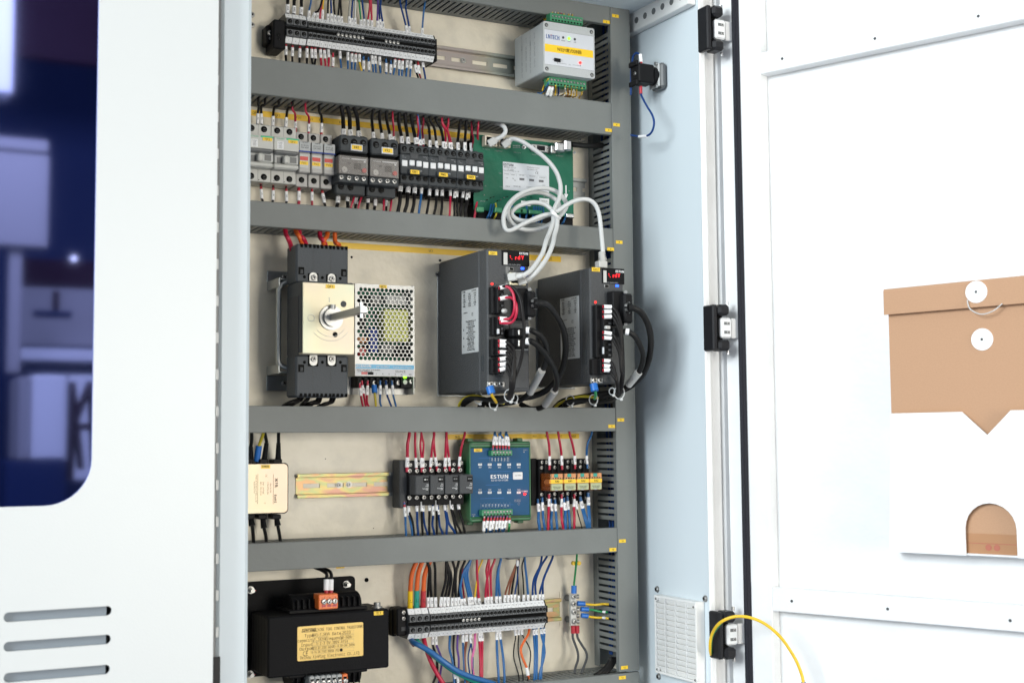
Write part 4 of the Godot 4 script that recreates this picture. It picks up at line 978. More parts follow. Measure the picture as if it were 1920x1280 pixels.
func build_board():
	crop(860, 220, 5.333)
	var zb := 0.045
	var x0: float = P(150, 600, zb).x; var x1: float = P(1146, 600, zb).x
	var y1: float = P(660, 222, zb).y; var y0: float = P(660, 962, zb).y
	var t := thing("controller_board", "green circuit board with white label, metal sockets on top and blue wires below", "circuit board", Vector3((x0 + x1) / 2.0, y0, 0))
	var b := box("board", mats.pcb_green, t, Vector3(x0, y0, zb - 0.0016), Vector3(x1, y1, zb), 0.0)
	box("carrier", mats.black_plastic, t, Vector3(x0 + 0.006, y0 - 0.022, 0.008), Vector3(x1, y0 + 0.012, zb - 0.0018), 0.001)
	box("carrier", mats.black_plastic, t, Vector3(x0 + 0.006, y1 - 0.02, 0.008), Vector3(x1 - 0.001, y1 - 0.003, zb - 0.0018), 0.001)
	box("carrier_web", mats.drive_grey, t, Vector3(x0 + 0.006, y0 + 0.0122, 0.008), Vector3(x1 - 0.002, y1 - 0.0202, 0.02), 0.001)
	var lab := pb("label", mats.panel_white, t, 444, 465, 904, 741, zb + 0.0006, zb + 0.0001, 0.0)
	var zl := zb + 0.0006
	ptext("ESTUN", mats.print_black, lab, 498, 474, 24, zl, true, "lettering", 1.1)
	for e in [["MODEL: E0-CF", 512, 500, 15], ["DC 24V 2A", 520, 522, 8], ["S/N 0000E1117B", 735, 524, 11], ["Robotization Control", 745, 502, 10], ["Estun Automation Co., Ltd", 525, 535, 8], ["CE", 784, 556, 24], ["POWER", 482, 566, 9], ["SERVO", 545, 573, 9], ["CN1 24V", 628, 578, 10], ["ENCODER", 735, 588, 10], ["ETHERCAT", 838, 602, 10], ["24V", 482, 604, 8], ["0V", 545, 611, 8], ["GND PE", 490, 690, 9], ["IN0 IN1 IN2", 585, 690, 9], ["OUT0 OUT1 OUT2", 730, 700, 9], ["RS232", 830, 706, 9], ["CAN", 850, 680, 8], ["NC", 565, 630, 8]]:
		ptext(e[0], mats.print_grey if e[3] < 20 else mats.print_black, lab, e[1], e[2], e[3], zl)
	for e in [[455, 575, 515, 549], [515, 582, 575, 556], [580, 566, 680, 600], [690, 575, 775, 612], [785, 584, 875, 620]]:
		var a := P(e[0], minf(e[1], e[3]), zl); var c := P(e[2], maxf(e[1], e[3]), zl)
		for l in [[a.x, a.x + 0.0002, c.y, a.y], [c.x, c.x + 0.0002, c.y, a.y], [a.x, c.x, a.y, a.y + 0.0002]]: box("printed_line", mats.print_pale, lab, Vector3(l[0], l[2], zl), Vector3(l[1], l[3], zl + 0.0001), 0.0)
	for e in [[633, 618], [730, 627], [826, 637]]: pb("printed_plug", mats.print_grey, lab, e[0] - 24, e[1] - 11, e[0] + 24, e[1] + 11, zl + 0.0002, zl - 0.0002, 0.0)
	# silk screen print
	for e in [["X5 X6 X7 X8", 275, 318, 10], ["J1 RJ45 ECAT", 400, 335, 10], ["SW1 1 2 3 4", 585, 352, 11], ["J4 COM1", 760, 372, 10], ["J5 PENDANT", 1010, 385, 10], ["C12", 415, 558, 12], ["C14", 424, 695, 12], ["R7", 268, 686, 12], ["XP4 24V", 240, 838, 11], ["AI AO DI DO", 640, 800, 10], ["PE", 1105, 735, 9]]:
		ptext(e[0], mats.print_pale, b, e[1], e[2], e[3], zb + 0.0001)
	var ar := begin()
	var pa := P(1075, 775, zb + 0.0003)
	sbox(ar, pa + Vector3(-0.0010, 0.0, -0.0002), pa + Vector3(0.0010, 0.0155, 0.0), 0.0)
	tri(ar, pa + Vector3(-0.0038, 0.0015, 0), pa + Vector3(0.0038, 0.0015, 0), pa + Vector3(0, -0.006, 0), Vector3(0, 0, 1))
	put("printed_arrow", ar.commit(), mats.print_white, b, Vector3.ZERO)
	for e in [[625, 832, 720, 880], [808, 805, 905, 865]]:
		var s := pb("sticker", mats.sticker, b, e[0], e[1] + 4, e[2], e[3] + 4, zb + 0.0004, zb, 0.0)
		ptext("2020.06", mats.print_grey, s, (e[0] + e[2]) / 2.0, (e[1] + e[3]) / 2.0, 14, zb + 0.0005)
	for k in 10: pb("dip_contact", mats.print_pale, b, 545 + (k % 5) * 15, 278 + (k / 5) * 18, 553 + (k % 5) * 15, 286 + (k / 5) * 18, zb + 0.001, zb, 0.0)
	for k in 14: pb("chip_part", mats.black_plastic if k % 3 else mats.dull_steel, b, 250 + (k * 67) % 640, 770 + (k * 29) % 60, 262 + (k * 67) % 640, 778 + (k * 29) % 60, zb + 0.0015, zb, 0.0002)
	disc("jack", mats.print_white, b, P(652, 297, zb + 0.002), 0.0031, 0.004)
	disc("jack_bore", mats.black, b, P(652, 297, zb + 0.0042), 0.0016, 0.0004)
	# metal network sockets on the top edge
	for e in [[268, 180, 332, 286], [405, 200, 465, 298]]:
		var s := pb("network_socket", mats.brass if false else mats.cover_zinc, t, e[0], e[1], e[2] + 56, e[3], zb + 0.013, zb, 0.0006)
		pb("socket_mouth", mats.black, s, e[0] + 12, e[1] + 16, e[2] + 40, e[3] - 12, zb + 0.0132, zb + 0.012, 0.0)
	var ds := pb("serial_socket", mats.steel, t, 728, 268, 908, 345, zb + 0.006, zb, 0.002)
	pb("socket_insert", mats.black_plastic, ds, 785, 282, 868, 330, zb + 0.0075, zb + 0.005, 0.002)
	pb("socket_flange", mats.plug_grey, ds, 742, 276, 892, 338, zb + 0.0066, zb + 0.005, 0.002)
	for e in [[752, 296], [886, 318]]: screw(ds, P(e[0], e[1], zb + 0.0066), 0.0026)
	for k in 8: pb("pcb_clamp", mats.terminal_green, t, [210, 390, 545, 600, 640, 730, 790, 1020][k] - 22, [895, 900, 902, 905, 912, 925, 930, 945][k], [210, 390, 545, 600, 640, 730, 790, 1020][k] + 45, [945, 950, 952, 955, 958, 965, 970, 985][k], zb + 0.010, zb, 0.0008)
	pb("usb_socket", mats.chrome, t, 1080, 962, 1158, 1002, zb + 0.008, zb - 0.008, 0.0008)
	# shielded metal plug with its black cable
	var mp := thing("metal_plug", "shiny metal hooded plug with black cable at the top corner of the green board", "plug", P(1035, 330, zb))
	pb("hood", mats.chrome, mp, 972, 248, 1070, 340, zb + 0.020, zb + 0.002, 0.002)
	pb("hood_end", mats.chrome, mp, 1064, 224, 1134, 330, zb + 0.024, zb + 0.002, 0.002)
	pb("flange", mats.steel, mp, 928, 280, 975, 356, zb + 0.014, zb + 0.001, 0.001)
	for e in [[948, 300], [1158, 350]]: rod("thumb_screw", mats.steel, mp, P(e[0], e[1], zb + 0.008), P(e[0], e[1], zb + 0.018), 0.0022)
	tubed("cable", mats.cable_black, mp, [P(1130, 270, zb + 0.012), P(1200, 278, zb + 0.012), P(1300, 285, zb + 0.010), P(1400, 278, zb + 0.004), P(1460, 285, zb), P(1500, 300, zb - 0.004), P(1540, 310, zb - 0.008)], 0.0042, 10)
	wires("below the green board", "wires below the green board", zb + 0.006, 0.044, -0.02, [
		"blue 1.4 n: 318,910 312,940 295,985 280,1026", "blue 1.4 n: 342,910 335,945 318,985 300,1028", "striped 1.4 n: 375,900 380,940 372,980 350,1030", "blue 1.3 n: 545,925 555,960 560,1000 560,1050", "blue 1.3 n: 600,935 612,975 612,1010 605,1052", "blue 1.4 n: 682,925 684,960 675,1000 665,1055", "blue 1.3 n: 752,930 750,960 740,1000 730,1055", "blue 1.3 n: 776,932 775,965 762,1005 752,1056", "blue 1.3 n: 800,934 800,968 785,1008 775,1058", "blue 1.3 n: 824,936 826,970 810,1010 800,1060", "blue 1.3 n: 848,938 850,972 838,1012 826,1062", "blue 1.5 n: 1062,965 1065,1000 1050,1045 1030,1080"])
	# pale network cables
	var c1 := []
	for e in [[360, 235, 0.066], [385, 215, 0.068], [430, 190, 0.072], [465, 150, 0.074], [462, 105, 0.072], [425, 72, 0.066], [375, 60, 0.055], [340, 40, 0.045]]: c1.append(P(e[0], e[1], e[2]))
	var n1 := thing("network_cable", "short grey network cable curling up from the green board into the duct", "network cable", c1[0], "grey network cables")
	tubed("cable", mats.cable_grey, n1, c1, 0.0034, 12, 7)
	net_plug(n1, P(325, 250, 0.063), P(385, 217, 0.068))
	var c2 := []
	for e in [[490, 240, 0.066], [520, 216, 0.070], [570, 218, 0.078], [640, 245, 0.086], [720, 296, 0.092], [815, 365, 0.098], [905, 448, 0.104], [970, 535, 0.108], [1008, 630, 0.110], [1020, 725, 0.112], [1003, 815, 0.116], [965, 895, 0.120], [945, 965, 0.126], [948, 1040, 0.132], [925, 1110, 0.140], [893, 1190, 0.150]]: c2.append(P(e[0], e[1], e[2]))
	crop(800, 450, 3.88)
	for e in [[868, 10, 0.162], [845, 90, 0.174], [800, 165, 0.184], [755, 222, 0.190], [710, 252, 0.190], [672, 266, 0.186], [640, 270, 0.180]]: c2.append(P(e[0], e[1], e[2]))
	var n2 := thing("network_cable", "grey network cable sweeping down from the green board to the first drive", "network cable", c2[0], "grey network cables")
	tubed("cable", mats.cable_grey, n2, c2, 0.0034, 12, 5)
	net_plug(n2, P(612, 270, 0.176), P(700, 256, 0.189))
	crop(860, 220, 5.333)
	net_plug(n2, P(465, 262, 0.063), P(525, 217, 0.070))
	var c3 := []
	crop(800, 450, 3.88)
	for e in [[700, 288, 0.178], [745, 276, 0.186], [790, 240, 0.190], [845, 175, 0.186], [890, 100, 0.178], [920, 20, 0.166]]: c3.append(P(e[0], e[1], e[2]))
	crop(860, 220, 5.333)
	for e in [[958, 1180, 0.150], [980, 1100, 0.142], [985, 1030, 0.136], [965, 985, 0.130], [905, 968, 0.128], [800, 995, 0.124], [650, 1065, 0.120], [520, 1130, 0.116], [465, 1110, 0.112], [448, 1020, 0.108], [462, 940, 0.106], [510, 855, 0.104], [600, 775, 0.102], [720, 722, 0.100], [850, 706, 0.100], [970, 738, 0.100], [1050, 810, 0.102], [1078, 880, 0.106], [1048, 945, 0.112], [985, 1010, 0.116], [890, 1080, 0.114], [765, 1122, 0.108], [640, 1118, 0.104], [545, 1070, 0.100], [495, 985, 0.096], [500, 900, 0.094], [560, 820, 0.092], [660, 768, 0.091], [770, 748, 0.090], [880, 768, 0.091], [975, 825, 0.094], [1005, 890, 0.100], [955, 945, 0.108], [860, 990, 0.108], [720, 1035, 0.104], [600, 1025, 0.100], [530, 968, 0.098], [570, 905, 0.098], [660, 865, 0.100], [765, 850, 0.104], [865, 872, 0.110], [935, 925, 0.118], [985, 940, 0.124], [1050, 895, 0.128], [1130, 848, 0.130], [1225, 820, 0.132], [1305, 826, 0.134], [1365, 872, 0.136], [1400, 950, 0.138], [1418, 1060, 0.140], [1428, 1170, 0.142], [1438, 1280, 0.144], [1446, 1370, 0.146]]: c3.append(P(e[0], e[1], e[2]))
	var n3 := thing("network_cable", "coiled grey network cable joining the two drives in front of the green board", "network cable", c3[0], "grey network cables")
	tubed("cable", mats.cable_grey, n3, c3, 0.0034, 12, 5)
	var tie := []
	for e in [[925, 935, 0.134], [948, 962, 0.142], [985, 998, 0.138], [1002, 1020, 0.128]]: tie.append(P(e[0], e[1], e[2]))
	for k in 2:
		var q := []
		for p in tie: q.append(p + Vector3(k * 0.0018, k * 0.0012, 0))
		tubed("cable_tie", mats.sleeve, n3, q, 0.0016, 6)
	crop(800, 450, 3.88)
	net_plug(n3, P(690, 296, 0.176), P(750, 278, 0.186))
	for k in 5: rod("boot_rib", mats.plug_grey, n3, P(1272 + k * 2.2, 88 + k * 13, 0.147), P(1272.8 + k * 2.2, 94 + k * 13, 0.147), 0.0052 + k * 0.0003, 12)
	rod("boot", mats.plug_grey, n3, P(1272, 84, 0.147), P(1284, 160, 0.148), 0.0042, 12)
	pb("plug_body", mats.plug_grey, n3, 1258, 150, 1318, 200, 0.153, 0.139, 0.001)
	crop(860, 220, 5.333)
func net_plug(parent: Node3D, a: Vector3, b: Vector3):
	var bb := rod_basis(b - a)
	put("plug_body", boxmesh(Vector3(0.0115, 0.013, 0.010), 0.0012), mats.plug_grey, parent, a.lerp(b, 0.15), bb)
	for k in 4: rod("boot_rib", mats.plug_grey, parent, a.lerp(b, 0.5 + k * 0.13), a.lerp(b, 0.56 + k * 0.13), 0.0052 - k * 0.0003, 10)
	rod("boot", mats.plug_grey, parent, a.lerp(b, 0.35), a.lerp(b, 1.05), 0.0044, 10)

# ------------------------------------------------------------------ third row: main switch, power supply, drives
const SIDE := Basis(Vector3(0, 0, 1), Vector3(0, 1, 0), Vector3(-1, 0, 0))
const DOWN := Basis(Vector3(0, -1, 0), Vector3(1, 0, 0), Vector3(0, 0, 1))
func build_row_three():
	build_main_switch()
	build_power_supply()
	build_drives()
func build_main_switch():
	crop(470, 420, 3.556)
	var zf := 0.100; var zb := 0.058; var zp := 0.128
	var q := area(300, 140, 650, 1153, zf)
	var t := thing("main_switch", "big dark grey main switch with pale metal front plate and protruding square shaft", "main switch", Vector3((q[0].x + q[1].x) / 2.0, q[0].y, 0))
	var lo: Vector3 = q[0]; var hi: Vector3 = q[1]
	for h in [[hi.y, P(470, 398, zf).y], [P(470, 872, zf).y, lo.y]]:
		var up: bool = h[0] > 1.45
		var tc := box("terminal_cover", mats.switch_grey, t, Vector3(lo.x, h[1], zb), Vector3(hi.x, h[0], zf), 0.0025)
		for gx in [415, 533]: box("groove", mats.drive_grey, tc, Vector3(P(gx, 300, zf).x - 0.0003, h[1] + 0.012, zf - 0.0003), Vector3(P(gx, 300, zf).x + 0.0003, h[0] - 0.004, zf + 0.0002), 0.0)
		for k in 3:
			for j in 4:
				var x := lo.x + 0.006 + k * (hi.x - lo.x - 0.006) / 3.0 + j * 0.0062
				var ye: float = h[0] if up else h[1]
				box("comb_slot", mats.void, tc, Vector3(x, ye - (0.005 if up else -0.0003), zf - 0.006), Vector3(x + 0.0038, ye + (0.0003 if up else 0.005), zf + 0.0003), 0.0)
		for e in ([[336, 311], [620, 325]] if up else [[335, 961], [620, 961]]):
			var p := P(e[0], e[1], zf)
			box("latch_recess", mats.black, tc, p - Vector3(0.0042, 0.0052, 0.0004), p + Vector3(0.0042, 0.0052, 0.0003), 0.0)
			box("latch", mats.drive_grey, tc, p - Vector3(0.0014, 0.004, 0.0), p + Vector3(0.0024, 0.0016, 0.0012), 0.0004)
		for e in ([[357, 352], [477, 357], [596, 363]] if up else [[357, 921], [477, 921], [597, 921]]):
			disc("hole", mats.void, tc, P(e[0], e[1], zf + 0.0001), 0.0022, 0.0005)
		for e in ([[415, 362], [536, 370]] if up else [[415, 905], [536, 905]]):
			var p := P(e[0], e[1], zf)
			box("tab_recess", mats.black, tc, p - Vector3(0.0075, 0.009, 0.0005), p + Vector3(0.0075, 0.007, 0.0004), 0.0)
			var tb := put("tab", extrude(rounded(-0.0056, -0.0085, 0.0056, 0.0085, 0.005), 0.0, 0.0012), mats.psu_metal, tc, p + Vector3(0, -0.0005 if up else 0.0005, 0.0005))
			screw(tb, p + Vector3(0, 0.001, 0.0017), 0.0040)
	box("switch_body", mats.switch_grey, t, Vector3(lo.x + 0.0004, P(470, 874, zf).y, zb), Vector3(hi.x - 0.0004, P(470, 396, zf).y, zp - 0.004), 0.002)
	for k in 3: box("body_rib", mats.drive_grey, t, Vector3(lo.x - 0.0004, P(470, 480 + k * 130, zf).y - 0.03, zb + 0.006), Vector3(lo.x + 0.0006, P(470, 480 + k * 130, zf).y - 0.002, zf + 0.012), 0.0003)
	var xp1: float = P(691, 640, zp).x; var yp1: float = P(520, 394, zp).y; var yp0: float = P(520, 866, zp).y; var xp0: float = P(345, 640, zp).x
	var pl := box("front_plate", mats.cover_zinc, t, Vector3(xp0, yp0, zp - 0.002), Vector3(xp1, yp1, zp), 0.0008)
	box("plate_lip", mats.cover_zinc, pl, Vector3(xp0 + 0.0005, yp0 - 0.0002, zf + 0.002), Vector3(xp1 - 0.0005, yp0 + 0.0018, zp - 0.0022), 0.0004)
	box("plate_lip", mats.cover_zinc, pl, Vector3(xp0 + 0.0005, yp1 - 0.0018, zf + 0.002), Vector3(xp1 - 0.0005, yp1 + 0.0002, zp - 0.0022), 0.0004)
	var lb := pb("name_label", mats.yellow_label, pl, 499, 402, 561, 428, zp + 0.0004, zp, 0.0)
	ptext("QF1", mats.print_black, lb, 530, 415, 17, zp + 0.0005, false, "name")
	disc("hole", mats.dark_grey, pl, P(618, 533, zp + 0.0001), 0.0043, 0.0006, TO_Z, 20)
	disc("hole", mats.black, pl, P(562, 736, zp + 0.0001), 0.0036, 0.0006, TO_Z, 20)
	ptext("I", mats.print_pale, pl, 523, 505, 30, zp)
	var o := TorusMesh.new(); o.inner_radius = 0.0042; o.outer_radius = 0.0050; o.rings = 24; o.ring_segments = 6
	put("position_ring", o, mats.psu_metal, pl, P(402, 625, zp + 0.0001), TO_Z)
	for off in [0.0, 0.0062]:
		var arc := []
		var c = P(530, 625, zp); var rr: float = 0.0285 + off - 0.003
		for k in 9:
			var a := deg_to_rad(222 + k * 12.5)
			arc.append(c + Vector3(cos(a) * rr, sin(a) * rr, 0.0001))
		tubed("slot_edge", mats.psu_metal, pl, arc, 0.0004, 6, 4)
	var c := P(534, 625, zp)
	disc("shaft_collar", mats.steel, t, c + Vector3(0, 0, 0.0015), 0.0172, 0.003, TO_Z, 32)
	disc("shaft_collar", mats.steel, t, c + Vector3(0, 0, 0.0055), 0.0125, 0.007, TO_Z, 28)
	var sh := box("shaft", mats.steel, t, c + Vector3(-0.0044, -0.0044, 0.0092), c + Vector3(0.0044, 0.0044, 0.126), 0.0006)
	rod("cross_pin", mats.chrome, sh, c + Vector3(0, -0.0105, 0.118), c + Vector3(0, 0.0105, 0.118), 0.0026)
	disc("shaft_tip", mats.chrome, sh, c + Vector3(0, 0, 0.1265), 0.0040, 0.002)
	var bolt := put("set_bolt", cylmesh(0.0046, 0.006, 6), mats.steel, t, c + Vector3(0, 0.0145, 0.006))
	# the bracket that carries the switch
	var xb := P(105, 640, 0.001).x; var yt := P(105, 385, 0.001).y; var yb := P(105, 1008, 0.001).y
	var br := thing("switch_bracket", "zinc plated sheet bracket carrying the main switch on its left side", "bracket", Vector3(xb, yb, 0))
	box("arm", mats.rail_dull, br, Vector3(xb, yt - 0.013, 0.002), Vector3(xb + 0.0022, yt, zb), 0.0006)
	box("arm", mats.rail_dull, br, Vector3(xb, yb, 0.002), Vector3(xb + 0.0022, yb + 0.013, zb), 0.0006)
	box("arm", mats.rail_dull, br, Vector3(xb - 0.0003, yb + 0.0132, zb - 0.013), Vector3(xb + 0.0019, yt - 0.0132, zb), 0.0006)
	box("cross_sheet", mats.rail_dull, br, Vector3(xb + 0.0024, yt - 0.003, 0.002), Vector3(hi.x - 0.004, yt - 0.001, zb), 0.0004)
	box("cross_sheet", mats.rail_dull, br, Vector3(xb + 0.0024, yb + 0.001, 0.002), Vector3(hi.x - 0.004, yb + 0.003, zb), 0.0004)
	tubed("rim", mats.rail_dull, br, [Vector3(xb + 0.03, yt - 0.003, zb - 0.003), Vector3(xb + 0.012, yt - 0.006, zb - 0.002), Vector3(xb + 0.003, yt - 0.013, zb - 0.002), Vector3(xb + 0.001, yt - 0.03, zb - 0.002), Vector3(xb + 0.001, yb + 0.03, zb - 0.002), Vector3(xb + 0.003, yb + 0.013, zb - 0.002), Vector3(xb + 0.02, yb + 0.006, zb - 0.002)], 0.0034, 10, 6)
	for e in [[yt + 0.0002, yt + 0.016, 0.0], [yb - 0.022, yb - 0.0002, 0.0]]:
		var ft := box("foot", mats.rail_dull, br, Vector3(xb, e[0], 0.0004), Vector3(hi.x - 0.004, e[1], 0.0024), 0.0004)
		screw(ft, Vector3(xb + 0.026, (e[0] + e[1]) / 2.0, 0.0025), 0.0042)
	box("dark_infill", mats.drive_grey, br, Vector3(xb + 0.035, yb + 0.004, 0.002), Vector3(hi.x - 0.005, yt - 0.004, zb - 0.001), 0.001)  # dark block added so the bracket opening looks dark inside
	wires("entering the top of the main switch", "wires at the main switch", 0.072, 0.060, 0.02, ["red 3.4 n: 268,150 262,128 246,92 232,58", "red 3.4 n: 372,150 362,120 345,92 325,72", "orange 3.4 n: 340,140 338,122 320,80 300,44", "red 3.4 n: 500,150 492,126 478,104 462,84", "orange 3.4 n: 486,140 484,122 490,104 510,70", "orange 3.2 n: 590,150 588,138 575,130 562,118"], false)
	wires("leaving the bottom of the main switch", "wires at the main switch", 0.074, 0.046, -0.02, ["black 2.8 n: 332,1140 318,1168 258,1192 205,1228", "black 2.8 n: 350,1140 330,1172 285,1196 238,1230", "black 2.8 n: 388,1140 378,1168 352,1192 330,1230", "black 2.8 n: 455,1140 440,1178 390,1196 348,1230", "black 2.8 n: 468,1140 455,1185 415,1196 370,1230", "black 2.8 n: 556,1140 545,1182 490,1200 445,1230", "black 2.8 n: 540,1140 528,1186 480,1206 438,1232"], false)

func build_power_supply():
	crop(470, 420, 3.556)
	var zf := 0.036
	var q := area(695, 405, 1092, 1014, zf)
	var lo: Vector3 = q[0]; var hi: Vector3 = q[1]
	var t := thing("power_supply", "silver power supply with perforated cover, blue stripe and terminals at bottom", "power supply", Vector3((lo.x + hi.x) / 2.0, lo.y, 0))
	var st := begin()
	var x0 := P(735, 435, zf).x; var x1 := P(1070, 447, zf).x; var y1 := (P(735, 435, zf).y + P(1070, 450, zf).y) / 2.0; var y0 := (P(735, 894, zf).y + P(1070, 900, zf).y) / 2.0
	var px := (x1 - x0) / 12.0; var py := (y1 - y0) / 18.0; var rad := 0.00292; var th := 0.0008
	var gl := x0 - px; var gr := x1 + px * 0.5; var gt := y1 + py * 0.5; var gb := y0 - py * 0.5
	for r in 19:
		var yc := y1 - r * py
		var odd := r % 2 == 1
		if odd: quad(st, Vector3(gr - px * 0.5, yc - py / 2, zf), Vector3(gr, yc - py / 2, zf), Vector3(gr, yc + py / 2, zf), Vector3(gr - px * 0.5, yc + py / 2, zf), Vector3(0, 0, 1))
		else: quad(st, Vector3(gl, yc - py / 2, zf), Vector3(gl + px * 0.5, yc - py / 2, zf), Vector3(gl + px * 0.5, yc + py / 2, zf), Vector3(gl, yc + py / 2, zf), Vector3(0, 0, 1))
		for k in 13:
			var xc := x0 + k * px - (px * 0.5 if odd else 0.0)
			for j in 12:
				var a := TAU * j / 12.0; var b := TAU * (j + 1) / 12.0
				var da := Vector3(cos(a), sin(a), 0); var db := Vector3(cos(b), sin(b), 0)
				var ea := minf(px / 2 / maxf(absf(da.x), 1e-4), py / 2 / maxf(absf(da.y), 1e-4)); var eb := minf(px / 2 / maxf(absf(db.x), 1e-4), py / 2 / maxf(absf(db.y), 1e-4))
				var c := Vector3(xc, yc, zf)
				var corner := Vector3(signf(cos((a + b) / 2)) * px / 2, signf(sin((a + b) / 2)) * py / 2, 0)
				if absf(absf(da.x * ea) - px / 2) < 1e-6 and absf(absf(db.y * eb) - py / 2) < 1e-6 and absf(absf(db.x * eb) - px / 2) > 1e-6 or absf(absf(da.y * ea) - py / 2) < 1e-6 and absf(absf(db.x * eb) - px / 2) < 1e-6 and absf(absf(db.y * eb) - py / 2) > 1e-6:
					tri(st, c + da * ea, c + corner, c + db * eb, Vector3(0, 0, 1))
				quad(st, c + da * rad, c + da * ea, c + db * eb, c + db * rad, Vector3(0, 0, 1))
				quad(st, c + da * rad, c + db * rad, c + db * rad - Vector3(0, 0, th), c + da * rad - Vector3(0, 0, th), -(da + db).normalized())
	for b in [[lo.x, lo.y, gl, hi.y], [gr, lo.y, hi.x, hi.y], [gl, gt, gr, hi.y], [gl, lo.y, gr, gb]]:
		quad(st, Vector3(b[0], b[1], zf), Vector3(b[2], b[1], zf), Vector3(b[2], b[3], zf), Vector3(b[0], b[3], zf), Vector3(0, 0, 1))
	sbox(st, Vector3(lo.x, lo.y, 0.003), Vector3(lo.x + 0.001, hi.y, zf - 0.0001), 0.0)
	sbox(st, Vector3(hi.x - 0.001, lo.y, 0.003), Vector3(hi.x, hi.y, zf - 0.0001), 0.0)
	sbox(st, Vector3(lo.x + 0.001, hi.y - 0.001, 0.003), Vector3(hi.x - 0.001, hi.y, zf - 0.0001), 0.0)
	var cov := put("perforated_cover", st.commit(), mats.psu_metal, t, Vector3.ZERO)
	box("base_plate", mats.psu_metal, t, Vector3(lo.x - 0.0004, lo.y - 0.026, 0.0008), Vector3(hi.x + 0.0022, hi.y - 0.0002, 0.0028), 0.0003)
	box("side_flange", mats.psu_metal, t, Vector3(hi.x + 0.0006, lo.y - 0.026, 0.003), Vector3(hi.x + 0.0022, hi.y + 0.002, 0.03), 0.0003)
	box("circuit_board", mats.pcb_green, t, Vector3(lo.x + 0.002, lo.y + 0.003, 0.004), Vector3(hi.x - 0.002, hi.y - 0.002, 0.0055), 0.0)
	pb("inner_transformer", mats.transformer_yellow, t, 888, 570, 1052, 782, zf - 0.0035, 0.006, 0.001)
	for e in [[720, 480, 780, 560, "black_plastic"], [800, 470, 870, 540, "mid_grey"], [712, 600, 770, 700, "black_plastic"], [900, 470, 1040, 540, "light_grey"], [790, 690, 850, 860, "stripe_blue"], [712, 750, 780, 790, "relay_coil"], [870, 800, 960, 870, "mid_grey"], [970, 810, 1070, 880, "black_plastic"], [720, 820, 770, 880, "red_plastic"]]:
		pb("inner_component", mats[e[4]], t, e[0], e[1], e[2], e[3], zf - 0.012, 0.006, 0.002)
	var bl := pb("blue_stripe", mats.psu_blue, t, 699, 937, 1089, 965, zf + 0.0003, zf, 0.0)
	ptext("MORNSUN", mats.print_white, bl, 750, 946, 16, zf + 0.0004, true)
	ptext("LM150-20B24", mats.print_white, bl, 880, 950, 11, zf + 0.0004)
	ptext("Enclosed switching supply", mats.print_white, bl, 1010, 954, 8, zf + 0.0004)
	var wl := pb("label", mats.panel_white, t, 697, 966, 1090, 1010, zf + 0.0003, zf, 0.0)
	for e in [["INPUT: 100-240VAC 2.5A 50/60Hz", 785, 972, 8], ["OUTPUT: 24VDC 6.5A", 760, 982, 8], ["CE", 1022, 984, 16], ["UL", 975, 981, 14], ["EAC", 998, 983, 11], ["L", 838, 997, 9], ["N", 880, 999, 9], ["-V", 920, 1000, 9], ["-V", 962, 1001, 9], ["+V", 1004, 1003, 9], ["ADJ", 1062, 1003, 8]]: ptext(e[0], mats.print_black, wl, e[1], e[2], e[3], zf + 0.0004)
	pb("red_tag", mats.red_plastic, wl, 737, 985, 778, 1003, zf + 0.0005, zf, 0.0)
	pb("black_tag", mats.print_black, wl, 780, 986, 818, 1004, zf + 0.0005, zf, 0.0)
	var lb := pb("name_label", mats.yellow_label, t, 858, 405, 908, 428, zf + 0.0006, zf, 0.0)
	ptext("VC1", mats.print_black, lb, 883, 417, 15, zf + 0.0007, false, "name")
	disc("indicator", mats.led_green, t, P(1028, 1019, zf - 0.003), 0.0022, 0.004)
	var tb := pb("terminal_block", mats.black_plastic, t, 700, 1017, 1098, 1092, 0.024, 0.003, 0.001)
	for k in 8: pb("barrier", mats.black_plastic, tb, 715 + k * 41, 1020, 722 + k * 41, 1090, 0.031, 0.022, 0.0004)
	for k in 7: screw(tb, P([740, 782, 823, 862, 903, 943, 983][k], 1057, 0.0242), 0.0042)
	disc("knob", mats.plug_grey, tb, P(1025, 1054, 0.026), 0.0034, 0.006)
	put("adjuster", screwmesh(0.0042), null, tb, P(1068, 1050, 0.0242))
	for e in [[677, 1080], [676, 870]]: screw(t, P(e[0], e[1], 0.002), 0.0036)
	wires("below the power supply", "wires below the power supply", 0.028, 0.045, -0.02, ["red 1.6: 728,1092 734,1145 742,1190 748,1226", "red 1.6: 744,1074 752,1130 762,1190 768,1226", "red 1.6: 778,1076 774,1140 775,1190 788,1226", "striped 1.6 n: 824,1120 828,1150 832,1190 834,1226", "blue 1.5: 862,1074 862,1136 862,1190 872,1226", "navy 1.5: 902,1074 908,1136 925,1185 938,1226", "blue 1.5: 943,1074 949,1136 962,1190 968,1226"])
	crop(470, 420, 3.556)
	var lug := thing("cable_lug", "bright blue insulated lug on the power supply's earth terminal", "cable lug", P(823, 1125, 0.028))
	rod("sleeve", mats.lug_blue, lug, P(822, 1074, 0.028), P(826, 1126, 0.030), 0.0042)

